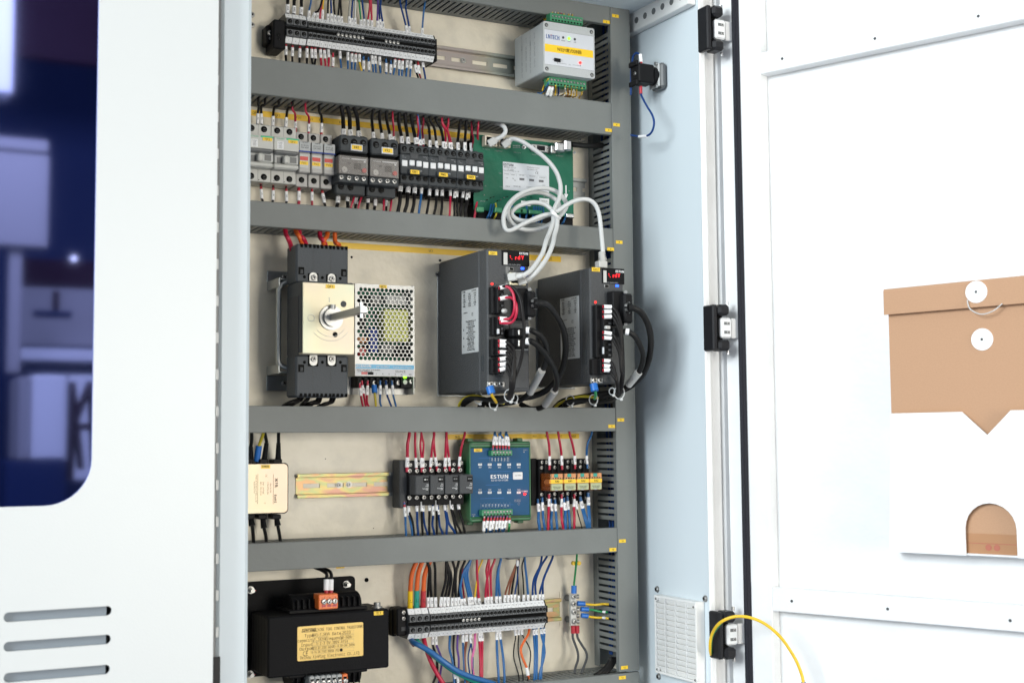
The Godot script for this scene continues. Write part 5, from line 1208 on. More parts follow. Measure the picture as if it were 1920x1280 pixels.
func drive_connector(t: Node3D, l: float, tp: float, r: float, b: float, zf: float, n: int, used := []):
	var body := pb("connector", mats.black_plastic, t, l, tp, l + (r - l) * 0.42, b, zf + 0.011, zf, 0.0012)
	var pins := pb("connector_plug", mats.black_plastic, t, l + (r - l) * 0.44, tp + 4, r, b - 4, zf + 0.018, zf, 0.001)
	for k in n:
		var y := tp + (b - tp) * (k + 0.5) / n
		pb("pin_bore", mats.void, pins, l + (r - l) * 0.60, y - 9, l + (r - l) * 0.74, y + 9, zf + 0.0183, zf + 0.016, 0.0)
		pb("pin_lever", mats.drive_grey, pins, l + (r - l) * 0.80, y - 7, l + (r - l) * 0.95, y + 7, zf + 0.0192, zf + 0.016, 0.0003)
func drive_face(label: String, name_of: String, l: float, tp: float, r: float, b: float, zf: float, disp: Array, names: Array, led: Array, usb: Array, red: Array) -> Node3D:
	var q := area(l, tp, r, b, zf)
	var lo: Vector3 = q[0]; var hi: Vector3 = q[1]
	var t := thing("servo_drive", label, "servo drive", Vector3((lo.x + hi.x) / 2.0, lo.y, 0), "servo drives")
	box("housing", mats.drive_grey, t, Vector3(lo.x, lo.y, 0.003), Vector3(hi.x, hi.y, zf - 0.026), 0.002)
	box("front_cover", mats.drive_grey, t, Vector3(lo.x + 0.0003, lo.y + 0.0003, zf - 0.0256), Vector3(hi.x - 0.0003, hi.y - 0.0003, zf), 0.002)
	box("heat_sink", mats.rail_dull, t, Vector3(lo.x - 0.0025, lo.y - 0.002, 0.0006), Vector3(hi.x + 0.009, hi.y - 0.014, 0.0028), 0.0005)
	var d := pb("display", mats.black_paint, t, disp[0], disp[1], disp[2], disp[3], zf + 0.0012, zf - 0.001, 0.0006)
	var w: float = disp[2] - disp[0]; var h: float = disp[3] - disp[1]
	pb("painted_reflection", mats.plug_grey, d, disp[0] + w * 0.06, disp[1] + h * 0.14, disp[0] + w * 0.20, disp[3] - h * 0.08, zf + 0.0014, zf, 0.0)  # pale strip painted as a reflection on the display glass
	ptext("ESTUN", mats.print_white, d, disp[0] + w * 0.79, disp[1] + h * 0.21, h * 0.15, zf + 0.0013, true, "lettering", 1.0)
	ptext("r", mats.digit_red, d, disp[0] + w * 0.50, disp[1] + h * 0.48, h * 0.24, zf + 0.0013, true, "digit")
	ptext("d", mats.digit_red, d, disp[0] + w * 0.62, disp[1] + h * 0.47, h * 0.24, zf + 0.0013, true, "digit")
	ptext("Y", mats.digit_red, d, disp[0] + w * 0.75, disp[1] + h * 0.47, h * 0.24, zf + 0.0013, true, "digit")
	for e in [[0.30, 0.36], [0.31, 0.46], [0.36, 0.56]]: disc("digit_dot", mats.digit_red, d, P(disp[0] + w * e[0], disp[1] + h * e[1], zf + 0.0013), 0.0006, 0.0003, TO_Z, 8)
	ptext("ED3S-20AEA SERVO", mats.print_pale, d, disp[0] + w * 0.45, disp[1] + h * 0.93, h * 0.06, zf + 0.0013)
	var lb := pb("name_label", mats.yellow_label, t, names[0], names[1], names[2], names[3], zf + 0.0005, zf, 0.0)
	ptext(name_of, mats.print_black, lb, (names[0] + names[2]) / 2.0, (names[1] + names[3]) / 2.0, (names[3] - names[1]) * 0.62, zf + 0.0006, false, "name")
	pb("blue_indicator", mats.led_blue, t, led[0] - 11, led[1] - 8, led[0] + 11, led[1] + 8, zf + 0.0012, zf, 0.0003)
	var u := pb("usb_port", mats.dull_steel, t, usb[0] - 17, usb[1] - 12, usb[0] + 17, usb[1] + 12, zf + 0.0006, zf - 0.001, 0.0004)
	pb("port_mouth", mats.void, u, usb[0] - 13, usb[1] - 8, usb[0] + 13, usb[1] + 8, zf + 0.0008, zf, 0.0)
	disc("red_indicator", mats.led_red, t, P(red[0], red[1], zf), 0.0017, 0.0012)
	return t
func side_label(t: Node3D, l: float, r: float, tp: float, b: float, wx: float):
	var a := PX(l, (tp + b) / 2.0, wx); var c := PX(r, (tp + b) / 2.0, wx)
	var y1 := PX((l + r) / 2.0, tp, wx).y; var y0 := PX((l + r) / 2.0, b, wx).y
	var lb := box("data_label", mats.sticker_side, t, Vector3(wx - 0.0005, y0, a.z), Vector3(wx, y1, c.z), 0.0)
	var w := c.z - a.z; var h := y1 - y0
	var T := func(s, fx, fy, hh): 
		var o := text(s, hh, mats.print_black, lb, Vector3(wx - 0.0006, y1 - fy * h, a.z + fx * w), SIDE)
		o.scale = o.scale * Vector3(0.85, 1, 1)
	T.call("ESTUN", 0.14, 0.025, 0.0030); T.call("AC SERVO DRIVE", 0.75, 0.03, 0.0016)
	for k in 6:
		for j in 3: T.call([["MODEL", "INPUT", "OUTPUT"], ["VOLT", "200-230V", "0-230V"], ["PHASE", "1PH/3PH", "3PH"], ["CURRENT", "4.6A", "5.5A"], ["FREQ", "50/60Hz", "0-500Hz"], ["POWER", "0.75kW", "IP20"]][k][j], 0.17 + j * 0.32, 0.075 + k * 0.036, 0.0019)
	for k in 7: box("printed_line", mats.print_grey, lb, Vector3(wx - 0.0007, y1 - (0.058 + k * 0.036) * h, a.z + w * 0.04), Vector3(wx - 0.0005, y1 - (0.0565 + k * 0.036) * h, c.z - w * 0.04), 0.0)
	T.call("CE", 0.66, 0.40, 0.0046); T.call("S/N D201119", 0.24, 0.36, 0.0018)
	for k in 16:
		var s: String = ["Estun Automation Co., Ltd", "Nanjing, China 211106", "CAUTION  HIGH TEMP", "Do not touch heatsink", "WARNING  SHOCK", "wait 5 minutes after", "power off before service", "use proper earthing"][k % 8]
		T.call(s, 0.55, 0.50 + k * 0.030, 0.0017 if k % 3 else 0.0024)
	for k in 3:
		var tri_ := begin(); var c3 := Vector3(wx - 0.0006, y1 - (0.62 + k * 0.13) * h, a.z + w * 0.12)
		tri(tri_, c3 + Vector3(0, -0.0018, -0.0021), c3 + Vector3(0, -0.0018, 0.0021), c3 + Vector3(0, 0.002, 0), Vector3(-1, 0, 0))
		put("warning_mark", tri_.commit(), mats.print_grey, lb, Vector3.ZERO)
# A wire or cable from «x,y,z_mm» points.
func cable(label: String, group: String, colour: String, r: float, pts: String, extra := []) -> Node3D:
	var v := []
	for e in pts.split(" "):
		var c := e.split(","); v.append(P(float(c[0]), float(c[1]), float(c[2]) * 0.001))
	var t := thing("cable" if r > 0.0022 else "wire", label, "cable" if r > 0.0022 else "wire", v[0], group)
	tubed("conductor", mats[colour], t, v, r, 10 if r > 0.002 else 8, 6)
	for e in extra:      # kind, x0, y0, z0, x1, y1, z1
		rod(e[0], mats[e[1]], t, P(e[2], e[3], e[4] * 0.001), P(e[5], e[6], e[7] * 0.001), e[8], 12)
	return t
func build_drives():
	crop(800, 450, 3.88)
	var zf := 0.170
	var t := drive_face("dark grey servo drive with red digits and yellow GD1 label, beside the power supply", "GD1", 440, 70, 748, 1100, zf, [548, 75, 748, 187], [451, 82, 513, 107], [699, 206], [617, 210], [475, 319])
	var wx: float = P(440, 580, zf).x
	side_label(t, 257, 378, 358, 820, wx)
	crop(800, 450, 3.88)
	drive_connector(t, 474, 338, 564, 536, zf, 5)
	drive_connector(t, 480, 558, 560, 696, zf, 4)
	drive_connector(t, 474, 718, 566, 846, zf, 4)
	drive_connector(t, 474, 862, 566, 976, zf, 4)
	pb("white_lever", mats.panel_white, t, 516, 645, 530, 682, zf + 0.020, zf + 0.017, 0.0004)
	pb("pale_plug", mats.plug_grey, t, 552, 498, 592, 530, zf + 0.022, zf + 0.012, 0.002)
	var jk := pb("network_socket", mats.cover_zinc, t, 606, 236, 722, 328, zf + 0.004, zf - 0.001, 0.0006)
	pb("socket_mouth", mats.void, jk, 616, 292, 712, 314, zf + 0.0043, zf, 0.0)
	pb("slot_mark", mats.mid_grey, t, 575, 192, 596, 330, zf + 0.0003, zf, 0.0)
	pb("hatch", mats.drive_grey, t, 605, 600, 742, 1080, zf + 0.0018, zf - 0.001, 0.0012)
	pb("rib", mats.light_grey, t, 626, 790, 740, 800, zf + 0.003, zf, 0.0004)
	var gp := pb("earth_plate", mats.steel, t, 442, 1030, 566, 1068, zf + 0.0010, zf - 0.003, 0.0004)
	for x in [462, 501, 540]: screw(gp, P(x, 1047, zf + 0.0011), 0.0039)
	for k in 5: ptext(["L1", "L2", "L3", "B1", "B2"][k], mats.print_pale, t, 460, 360 + k * 38, 9, zf)
	for k in 4:
		ptext(["U", "V", "W", "PE"][k], mats.print_pale, t, 460, 738 + k * 30, 9, zf)
		ptext(["P1", "N1", "P2", "N"][k], mats.print_pale, t, 460, 578 + k * 32, 9, zf)
	var fl := PX(405, 900, wx)
	box("side_latch", mats.dark_grey, t, Vector3(wx - 0.0008, fl.y - 0.010, fl.z - 0.003), Vector3(wx + 0.0005, fl.y + 0.012, fl.z + 0.003), 0.0003)
	screw(t, P(118, 1096, 0.004), 0.0046); screw(t, P(72, 250, 0.004), 0.0030)
	plug_hood(t, 668, 350, 800, 578, zf, 798, 462)
	for e in [[626, 640, 745, 705], [626, 714, 745, 788]]:
		pb("encoder_plug", mats.black_plastic, t, e[0], e[1], e[2], e[3], zf + 0.026, zf, 0.002)
		pb("plug_latch", mats.steel, t, 668, e[1] + 12, 680, e[3] - 16, zf + 0.0275, zf + 0.025, 0.0006)
	var S := func(x0, y0, x1, y1, z0 := 192.0, z1 := 194.0): return [["marker_sleeve", "sleeve", x0, y0, z0, x1, y1, z1, 0.0030], ["ferrule", "ferrule_red", x0 - 10, y0 + 1, z0 - 1.0, x0 + 2, y0, z0, 0.0024]]
	var G := "wires on the front of the first drive"
	cable("black wire with white sleeve from the first drive's top plug, running down its front", G, "wire_black", 0.0024, "528,350,192 586,334,196 640,356,204 682,430,212 700,540,216 710,650,216 702,780,212 680,900,206 640,1010,200 612,1110,190", S.call(532, 348, 588, 333))
	cable("red jumper wire with white sleeves, outer loop on the first drive", G, "wire_red", 0.0020, "575,338,197 604,350,202 632,400,208 640,480,210 628,540,206 600,572,198 530,572,192", S.call(530, 570, 582, 574))
	cable("red jumper wire with white sleeves, inner lower loop on the first drive", G, "wire_red", 0.0020, "526,428,192 588,417,196 625,425,204 652,470,210 652,540,210 628,590,204 592,604,198 530,602,192", S.call(532, 426, 590, 415) + S.call(538, 598, 590, 604))
	for k in 6:
		var y: float = [735, 766, 814, 866, 906, 945][k]; var dy: float = [4, 3, 2, -6, -6, -14][k]; var xo: float = [0, -6, -12, -16, -22, -26][k]
		cable("black wire with white sleeve, %s down the lower plugs of the first drive" % nth(k), G, "wire_black", 0.0021, "528,%d,192 576,%d,195 %d,%d,200 %d,%d,203 %d,%d,203 %d,1120,192" % [y, y + dy, 606 + xo / 2, y + 22, 640 + xo, y + 90 if k < 4 else 1000, 636 + xo, 1040, 620 + xo / 2], S.call(530, y, 578, y + dy))
	G = "black cables of the first drive"
	cable("thick black cable arcing out of the first drive's hooded plug", G, "cable_black", 0.0048, "790,464,200 830,460,204 880,476,200 940,545,190 990,640,178 1010,750,166 1004,860,150 965,985,130 880,1085,110 770,1135,92 640,1150,80 500,1155,70 420,1180,56 380,1230,44")
	cable("black cable with silver flag from the first drive's upper encoder plug", G, "cable_black", 0.0042, "735,656,198 770,660,204 830,700,204 868,770,198 872,860,188 845,940,174 790,1040,150 740,1120,120 660,1170,94 540,1190,74 440,1200,54", [["cable_flag", "psu_metal", 838, 950, 177, 752, 1108, 128, 0.0058], ["cable_band", "sleeve", 726, 655, 197, 752, 657, 201, 0.0050]])
	cable("black cable with silver flag from the first drive's lower encoder plug", G, "cable_black", 0.0042, "735,736,198 770,740,204 840,800,200 900,880,190 940,970,174 945,1060,150 905,1140,118 850,1210,88 760,1228,66 680,1190,52", [["cable_flag", "psu_metal", 932, 1096, 140, 862, 1196, 96, 0.0058], ["cable_band", "sleeve", 726, 735, 197, 752, 738, 201, 0.0050]])
	for k in 5:
		cable("black motor cable looping below the first drive into the duct, %s in the bundle" % nth(k), G, "cable_black", 0.0030, "%d,1105,192 %d,1150,172 %d,1178,140 %d,1160,108 %d,1150,84 %d,1190,62 %d,1250,46" % [606 + k * 5, 584 + k * 4, 530 + k * 2, 440 - k * 2, 350 - k * 12 + 8, 282 - k * 5, 250 + k * 8])
	cable("yellow and green wire in the cable bundle below the first drive", G, "wire_striped", 0.0022, "560,1185,140 490,1175,118 420,1150,100 340,1132,84 280,1150,70 240,1190,56 230,1250,44")
	cable("yellow earth wire with blue lug under the first drive", G, "wire_yellow", 0.0021, "470,1110,176 476,1130,174 490,1155,166 506,1180,152", [["lug", "lug_blue", 458, 1066, 174, 472, 1118, 177, 0.0058]])
	for e in [[600, 1130, 182, 26], [376, 1150, 88, 24], [486, 1190, 112, 24], [640, 1150, 150, 18]]:
		var c := P(e[0], e[1], e[2] * 0.001); var ring := []
		var rr: float = e[3] * 0.00027
		for k in 13: ring.append(c + Vector3(cos(k * TAU / 12) * rr * 0.55, sin(k * TAU / 12) * rr * 1.2, cos(k * TAU / 12) * rr))
		var ti := thing("cable_tie", "white cable tie round the cables below the first drive, %s" % {600: "under its front face", 376: "far left of the bundle", 486: "under its earth screws", 640: "just right of its wire bundle"}[e[0]], "cable tie", c, "white cable ties below the drives")
		tubed("band", mats.cable_grey, ti, ring, 0.0009, 6, 3)
		box("head", mats.cable_grey, ti, c + Vector3(-0.0022, -rr * 1.2 - 0.003, rr * 0.5), c + Vector3(0.0022, -rr * 1.2 + 0.001, rr * 0.5 + 0.004), 0.001)

	# the second drive
	zf = 0.167
	var u := drive_face("dark grey servo drive with red digits, farther right next to the vertical duct", "GD2", 1190, 206, 1438, 1040, zf, [1277, 205, 1440, 318], [1203, 199, 1261, 228], [1388, 332], [1312, 335], [1228, 452])
	wx = P(1190, 620, zf).x
	side_label(u, 976, 1112, 415, 865, wx)
	crop(800, 450, 3.88)
	drive_connector(u, 1234, 470, 1350, 856, zf, 10)
	drive_connector(u, 1208, 862, 1340, 980, zf, 4)
	pb("white_lever", mats.panel_white, u, 1284, 778, 1294, 828, zf + 0.020, zf + 0.017, 0.0004)
	pb("pale_plug", mats.plug_grey, u, 1306, 622, 1340, 646, zf + 0.023, zf + 0.014, 0.001)
	gp = pb("earth_plate", mats.steel, u, 1196, 1004, 1282, 1040, zf + 0.0010, zf - 0.003, 0.0004)
	for x in [1216, 1258]: screw(gp, P(x, 1021, zf + 0.0011), 0.0042)
	disc("knockout", mats.dark_grey, u, P(1325, 1016, zf + 0.0003), 0.0036, 0.0008)
	for k in 10: ptext(["L1", "L2", "L3", "P1", "P2", "N1", "U", "V", "W", "PE"][k], mats.print_pale, u, 1218, 500 + k * 37, 9, zf)
	fl = PX(1152, 855, wx)
	box("side_latch", mats.dark_grey, u, Vector3(wx - 0.0008, fl.y - 0.010, fl.z - 0.004), Vector3(wx + 0.0005, fl.y + 0.012, fl.z + 0.004), 0.0003)
	screw(u, P(832, 1056, 0.004), 0.0040)
	plug_hood(u, 1357, 370, 1506, 622, zf, 1478, 492)
	pb("encoder_plug", mats.black_plastic, u, 1362, 636, 1436, 700, zf + 0.026, zf, 0.002)
	G = "wires on the front of the second drive"
	for k in 8:
		var y: float = [484, 521, 558, 672, 710, 876, 913, 946][k]; var dy: float = [2, 0, -1, 8, 4, 4, 4, 0][k]
		var xo: float = [0, -5, -10, -14, -20, -26, -30, -36][k]
		if k < 5: cable("black wire with white sleeve, %s down the second drive" % nth(k), G, "wire_black", 0.0023, "1286,%d,189 1342,%d,192 %d,%d,198 %d,%d,202 %d,%d,202 %d,980,198 %d,1110,184" % [y, y + dy, 1380 + xo / 2, y + 34, 1412 + xo / 3, y + 120, 1424 + xo / 3, y + 240, 1432 + xo / 2, 1412 + xo / 2], S.call(1290, y, 1345, y + dy, 189.0, 192.0))
		else: cable("black wire with white sleeve, %s down the second drive" % nth(k), G, "wire_black", 0.0023, "1286,%d,189 1332,%d,192 %d,%d,198 %d,1030,200 %d,1110,184" % [y, y + dy, 1368 + xo / 3, y + 40, 1400 + xo / 2, 1404 + xo / 3], S.call(1290, y, 1335, y + dy, 189.0, 192.0))
	G = "black cables of the second drive"
	cable("thick black cable arcing out of the second drive's hooded plug over the vertical duct", G, "cable_black", 0.0050, "1470,492,200 1515,496,204 1565,530,204 1610,610,200 1632,720,194 1622,850,184 1575,970,168 1500,1050,146 1400,1100,120 1280,1120,100 1150,1140,82 1000,1170,64 930,1230,46")
	cable("black cable with silver flag curving below the second drive's hooded plug", G, "cable_black", 0.0042, "1430,668,195 1462,664,200 1515,700,202 1560,780,198 1576,860,190 1550,950,176 1490,1030,156 1420,1090,130 1300,1130,104 1180,1160,80 1040,1190,62", [["cable_flag", "psu_metal", 1545, 960, 175, 1468, 1052, 149, 0.0060], ["cable_band", "sleeve", 1446, 664, 198, 1474, 668, 201, 0.0050]])
	for k in 4:
		cable("black motor cable below the second drive, %s in the bundle" % nth(k), G, "cable_black", 0.0030, "%d,1095,186 %d,1140,160 %d,1170,128 %d,1165,100 %d,1180,78 %d,1240,48" % [1404 + k * 5, 1372 + k * 5, 1290 + k * 6, 1160 - k * 6, 1060 - k * 16, 960 + k * 18])
	cable("yellow and green wire in the cable bundle below the second drive", G, "wire_striped", 0.0022, "1250,1150,120 1180,1138,108 1100,1140,92 1020,1165,76 950,1200,58 920,1250,46")
	cable("green earth wire with blue lug under the second drive", G, "wire_green", 0.0021, "1224,1080,172 1228,1105,170 1230,1130,162 1222,1152,146", [["lug", "lug_blue", 1214, 1046, 171, 1224, 1098, 174, 0.0058]])
	for e in [[1402, 1110, 180, 28], [1044, 1165, 84, 24], [1214, 1160, 122, 24], [1350, 1100, 170, 16]]:
		var c := P(e[0], e[1], e[2] * 0.001); var ring := []
		var rr: float = e[3] * 0.00027
		for k in 13: ring.append(c + Vector3(cos(k * TAU / 12) * rr * 0.55, sin(k * TAU / 12) * rr * 1.2, cos(k * TAU / 12) * rr))
		var ti := thing("cable_tie", "white cable tie round the cables below the second drive, %s" % {1402: "round its front wires", 1044: "far left of the bundle", 1214: "under its earth screws", 1350: "between earth lug and front wires"}[e[0]], "cable tie", c, "white cable ties below the drives")
		tubed("band", mats.cable_grey, ti, ring, 0.0009, 6, 3)
		box("head", mats.cable_grey, ti, c + Vector3(-0.0022, -rr * 1.2 - 0.003, rr * 0.5), c + Vector3(0.0022, -rr * 1.2 + 0.001, rr * 0.5 + 0.004), 0.001)
	cable("short black wires showing behind the cables under the second drive", G, "cable_black", 0.0030, "1340,1140,60 1350,1180,58 1352,1215,50 1352,1260,46")
func plug_hood(t: Node3D, l: float, tp: float, r: float, b: float, zf: float, cx: float, cy: float):
	pb("plug_base", mats.black_plastic, t, l, tp, l + (r - l) * 0.55, b, zf + 0.018, zf, 0.0015)
	var h := pb("plug_hood", mats.black_plastic, t, l + (r - l) * 0.56, tp + 18, r, b - 18, zf + 0.030, zf, 0.003)
	for y in [tp + 8, b - 10]: rod("thumb_screw", mats.steel, t, P(l + (r - l) * 0.62, y, zf + 0.008), P(l + (r - l) * 0.62, y, zf + 0.026), 0.0026)
	var hexr := CylinderMesh.new(); hexr.top_radius = 0.0088; hexr.bottom_radius = 0.0088; hexr.height = 0.004; hexr.radial_segments = 6; hexr.rings = 1
	put("cable_nut", hexr, mats.steel, h, P(cx - 10, cy, zf + 0.0305), Basis(Vector3(0, 1, 0), 0.5) * TO_Z)
	put("nut_bore", cylmesh(0.0076, 0.0045, 16), mats.black_plastic, h, P(cx - 10, cy, zf + 0.0309), Basis(Vector3(0, 1, 0), 0.5) * TO_Z)

# ------------------------------------------------------------------ fourth row: filter, rail, relays, blue module
func relay(label: String, k: int):
	crop(730, 790, 5.567)
	var dx: float = (P(735, 660, 0.070).x - P(275, 660, 0.070).x) / 3.0 * k
	var q := area(275, 562, 419, 766, 0.070)
	var t := thing("relay", label, "relay", Vector3(q[0].x + 0.012, q[0].y - 0.02, 0), "dark grey plug-in relays")
	var s := pb("socket", mats.black_plastic, t, 190, 410, 326, 880, 0.040, 0.008, 0.001)
	pb("socket_step", mats.black_plastic, s, 205, 560, 355, 768, 0.0450, 0.0395, 0.001)
	for e in [[205, 450, 0.030], [208, 515, 0.0402], [285, 515, 0.0402], [205, 795, 0.0402], [282, 795, 0.0402]]:
		if e[2] < 0.035: continue
		pb("screw_pocket", mats.void, s, e[0] - 26, e[1] - 28, e[0] + 26, e[1] + 24, 0.0403, 0.039, 0.0)
		screw(s, P(e[0], e[1], 0.0400), 0.0034)
	for e in [[218, 455], [300, 440]]: screw(s, P(e[0], e[1], 0.0402), 0.0028)
	var f := box("relay_case", mats.drive_grey, t, Vector3(q[0].x, q[0].y, 0.0452), q[1], 0.0012)
	pb("test_window", mats.black_plastic, f, 356, 582, 412, 636, 0.0706, 0.069, 0.0)
	pb("flag", mats.light_grey if k < 2 else mats.mid_grey, f, 365, 598, 384, 614, 0.0710, 0.0700, 0.0003)
	pb("flag", mats.mid_grey, f, 388, 598, 404, 614, 0.0710, 0.0700, 0.0003)
	for e in [["RXG", 398, 658, 9], ["21BD", 392, 676, 9], ["Schneider", 377, 700, 11], ["24V", 392, 712, 8]]: ptext(e[0], mats.print_white, f, e[1], e[2], e[3], 0.0701, false, "lettering", 0.9)
	disc("printed_ring", mats.dark_grey, f, P(394, 733, 0.0702), 0.0018, 0.0003)
	t.position.x += dx
func yellow_relay(label: String, k: int):
	crop(960, 790, 4.742)
	var dx: float = (P(695, 540, 0.068).x - P(345, 540, 0.068).x) / 3.0 * k
	var q := area(345, 462, 455, 618, 0.068)
	var t := thing("relay", label, "relay", Vector3(q[0].x + 0.01, q[0].y - 0.02, 0), "clear relays with yellow labels")
	var s := pb("socket", mats.black_plastic, t, 232, 335, 346, 742, 0.034, 0.008, 0.001)
	for e in [[265, 362], [301, 362], [261, 410], [335, 411], [262, 648], [335, 652]]: screw(s, P(e[0], e[1], 0.0342), 0.0029)
	for e in [[262, 690], [300, 690]]: screw(s, P(e[0], e[1], 0.0342), 0.0024)
	for k2 in 2: pb("socket_wall", mats.black_plastic, s, 242 + k2 * 52, 340, 250 + k2 * 52, 735, 0.040, 0.033, 0.0004)
	var x0: float = q[0].x; var x1: float = q[1].x; var y0: float = q[0].y; var y1: float = q[1].y
	box("clear_case", mats.clear_amber, t, Vector3(x0, y0, 0.0345), Vector3(x1, y1, 0.068), 0.0008)
	var fr := box("front_print", mats.relay_pcb, t, Vector3(x0 + 0.001, y0 + 0.0008, 0.0642), Vector3(x1 - 0.001, y1 - 0.0008, 0.0672), 0.0)
	box("coil", mats.relay_coil, t, Vector3(x0 + 0.002, y0 + 0.0085, 0.040), Vector3(x1 - 0.002, y1 - 0.0095, 0.062), 0.003)
	box("yoke", mats.dull_steel, t, Vector3(x0 + 0.002, y0 + 0.003, 0.038), Vector3(x1 - 0.002, y0 + 0.006, 0.063), 0.0004)
	box("contact_spring", mats.brass, t, Vector3(x0 + 0.0012, y1 - 0.006, 0.038), Vector3(x1 - 0.002, y1 - 0.0054, 0.063), 0.0)
	pb("test_lever", mats.relay_teal, t, 378, 466, 412, 498, 0.0696, 0.066, 0.0006)
	pb("lever_recess", mats.relay_coil, fr, 352, 466, 450, 506, 0.0684, 0.0675, 0.0)
	for j in 4: pb("printed_dot", mats.print_black, fr, 362 + j * 22, 501, 372 + j * 22, 510, 0.0686, 0.068, 0.0)
	var band := pb("amber_band", mats.relay_amber, t, 338, 517, 457, 552, 0.0690, 0.066, 0.0008)
	pb("name_label", mats.yellow_label, band, 347, 516, 452, 549, 0.0693, 0.0688, 0.0)
	ptext("KA%d" % k, mats.print_black, band, 402, 532, 18, 0.0695, false, "name")
	pb("pale_field", mats.relay_pcb, fr, 352, 556, 450, 612, 0.0685, 0.0675, 0.0)
	for e in [["MY2N 24VDC", 402, 582, 8], ["5A 250VAC", 402, 594, 8]]: ptext(e[0], mats.print_grey, fr, e[1], e[2], e[3], 0.0686)
	pb("foot_clip", mats.sticker_grey, t, 385, 606, 408, 616, 0.0692, 0.067, 0.0003)
	t.position.x += dx
func build_row_four():
	crop(460, 760, 4.267)
	var yr := 1.3 - 0.0622
	din_rail("golden zinc mounting rail with two screws, left open between filter and relays", P(413, 645, 0.0075).x, P(1148, 640, 0.0075).x, yr, mats.rail_zinc)
	crop(460, 760, 4.267)
	for e in [[748, 636], [827, 632]]:
		var w := thing("rail_screw", "%s of the two screws in the golden rail" % ["left one" if e[0] < 800 else "right one"][0], "screw", P(e[0], e[1], 0.0015), "screws in the golden rail")
		disc("washer", mats.steel, w, P(e[0], e[1], 0.0018), 0.0046, 0.0008)
		screw(w, P(e[0], e[1], 0.0022), 0.0033)
	var x1: float = P(1152, 640, 0.0075).x
	din_rail("dull grey mounting rail behind the relays, module and clear relays", x1, 1.085, yr, mats.rail_dull)
	crop(460, 760, 4.267)
	# mains filter
	var zf := 0.045
	var q := area(-120, 466, 341, 866, zf)
	var t := thing("mains_filter", "beige metal mains filter box with sideways printing and black edges", "mains filter", Vector3(0.52, q[0].y, 0))
	put("case", extrude(rounded(q[0].x, q[0].y - 0.0008, q[1].x + 0.0008, q[1].y + 0.0008, 0.006), 0.003, zf - 0.002), mats.black_plastic, t, Vector3.ZERO)
	var fp := put("face", extrude(rounded(q[0].x, q[0].y + 0.0008, q[1].x - 0.0008, q[1].y - 0.0006, 0.0055), zf - 0.0019, zf), mats.filter_metal, t, Vector3.ZERO)
	var lb := pb("name_label", mats.yellow_label, fp, 124, 474, 198, 505, zf + 0.0004, zf, 0.0)
	ptext("EMI0", mats.print_black, lb, 160, 487, 17, zf + 0.0005, false, "name")
	for e in [["Ж†fŁ", 246, 620, 24, true], ["RoHS", 238, 745, 20, true], ["EMI FILTER", 200, 660, 11, false], ["CYW-2FE3-20A", 178, 662, 11, false], ["20A   250VAC", 142, 660, 12, false], ["40/C  250/25/21", 122, 664, 11, false], ["CE", 165, 563, 14, false], ["C", 155, 782, 14, false], ["MADE BY FILTER ELECTRIC CO.,LTD", 84, 666, 8, false], ["www.filter.com", 70, 655, 8, false]]:
		var hh: float = P(e[1], e[2] - e[3] / 2.0, zf).y - P(e[1], e[2] + e[3] / 2.0, zf).y
		text(e[0], hh, mats.print_black, fp, P(e[1], e[2], zf), DOWN, e[4])
	for e in [[222, 550, 788], [98, 548, 788]]:
		var a := P(e[0], e[1], zf); var b := P(e[0], e[2], zf)
		box("printed_line", mats.print_black, fp, Vector3(a.x - 0.0002, b.y, zf), Vector3(a.x + 0.0002, a.y, zf + 0.0002), 0.0)
	for e in [[30, 440, 1], [150, 440, 1], [258, 440, 1], [38, 884, -1], [138, 884, -1], [250, 884, -1]]:
		pb("cable_boot", mats.black_plastic, t, e[0] - 36, e[1] - 12, e[0] + 36, e[1] + 26, 0.034, 0.012, 0.001)
	for e in [["third", "40,445,23 36,400,24 42,330,28 48,280,34 48,200,44"], ["second", "148,440,23 154,360,24 168,300,28 160,255,36 150,200,46"], ["first", "260,440,23 262,370,24 264,300,30 264,240,38 266,190,46"]]:
		var c := cable("black filter wire above the mains filter, %s from the right" % e[0], "wires at the mains filter", "cable_black", 0.0024, e[1])
		var v: PackedStringArray = e[1].split(" "); var a: PackedStringArray = v[0].split(","); var b: PackedStringArray = v[2].split(",")
		rod("heat_shrink", mats.black_plastic, c, P(float(a[0]), float(a[1]), 0.023), P(float(b[0]), float(b[1]), 0.028), 0.0042, 10, 0.0030)
	cable("yellow earth wire with blue lug above the mains filter", "wires at the mains filter", "wire_striped", 0.0022, "104,330,30 115,300,32 128,265,38 142,220,46", [["lug", "lug_blue", 90, 446, 26, 106, 322, 30, 0.0046]])
	for e in [["third", "38,890,23 52,960,26 60,1040,34 64,1110,46"], ["second", "135,890,23 148,980,26 163,1050,34 166,1110,46"], ["first", "246,890,23 258,960,26 272,1040,34 282,1110,46"]]:
		var c := cable("black filter wire below the mains filter, %s from the right" % e[0], "wires at the mains filter", "cable_black", 0.0024, e[1])
		var v: PackedStringArray = e[1].split(" "); var a: PackedStringArray = v[0].split(","); var b: PackedStringArray = v[1].split(",")
		rod("heat_shrink", mats.black_plastic, c, P(float(a[0]), float(a[1]), 0.023), P(float(b[0]), float(b[1]), 0.026), 0.0032, 10, 0.0046)
	# relays
	crop(730, 790, 5.567)
	var st := thing("rail_stop", "dark grey end stop on the rail left of the dark relays", "end stop", P(140, 880, 0.004))
	pb("body", mats.drive_grey, st, 108, 402, 188, 905, 0.036, 0.006, 0.0015)
	pb("wing", mats.drive_grey, st, 76, 405, 112, 900, 0.022, 0.006, 0.0012)
	for k in 4: relay("dark grey plug-in relay on black socket, %s from the golden rail" % nth(k), k)
	crop(730, 790, 5.567)
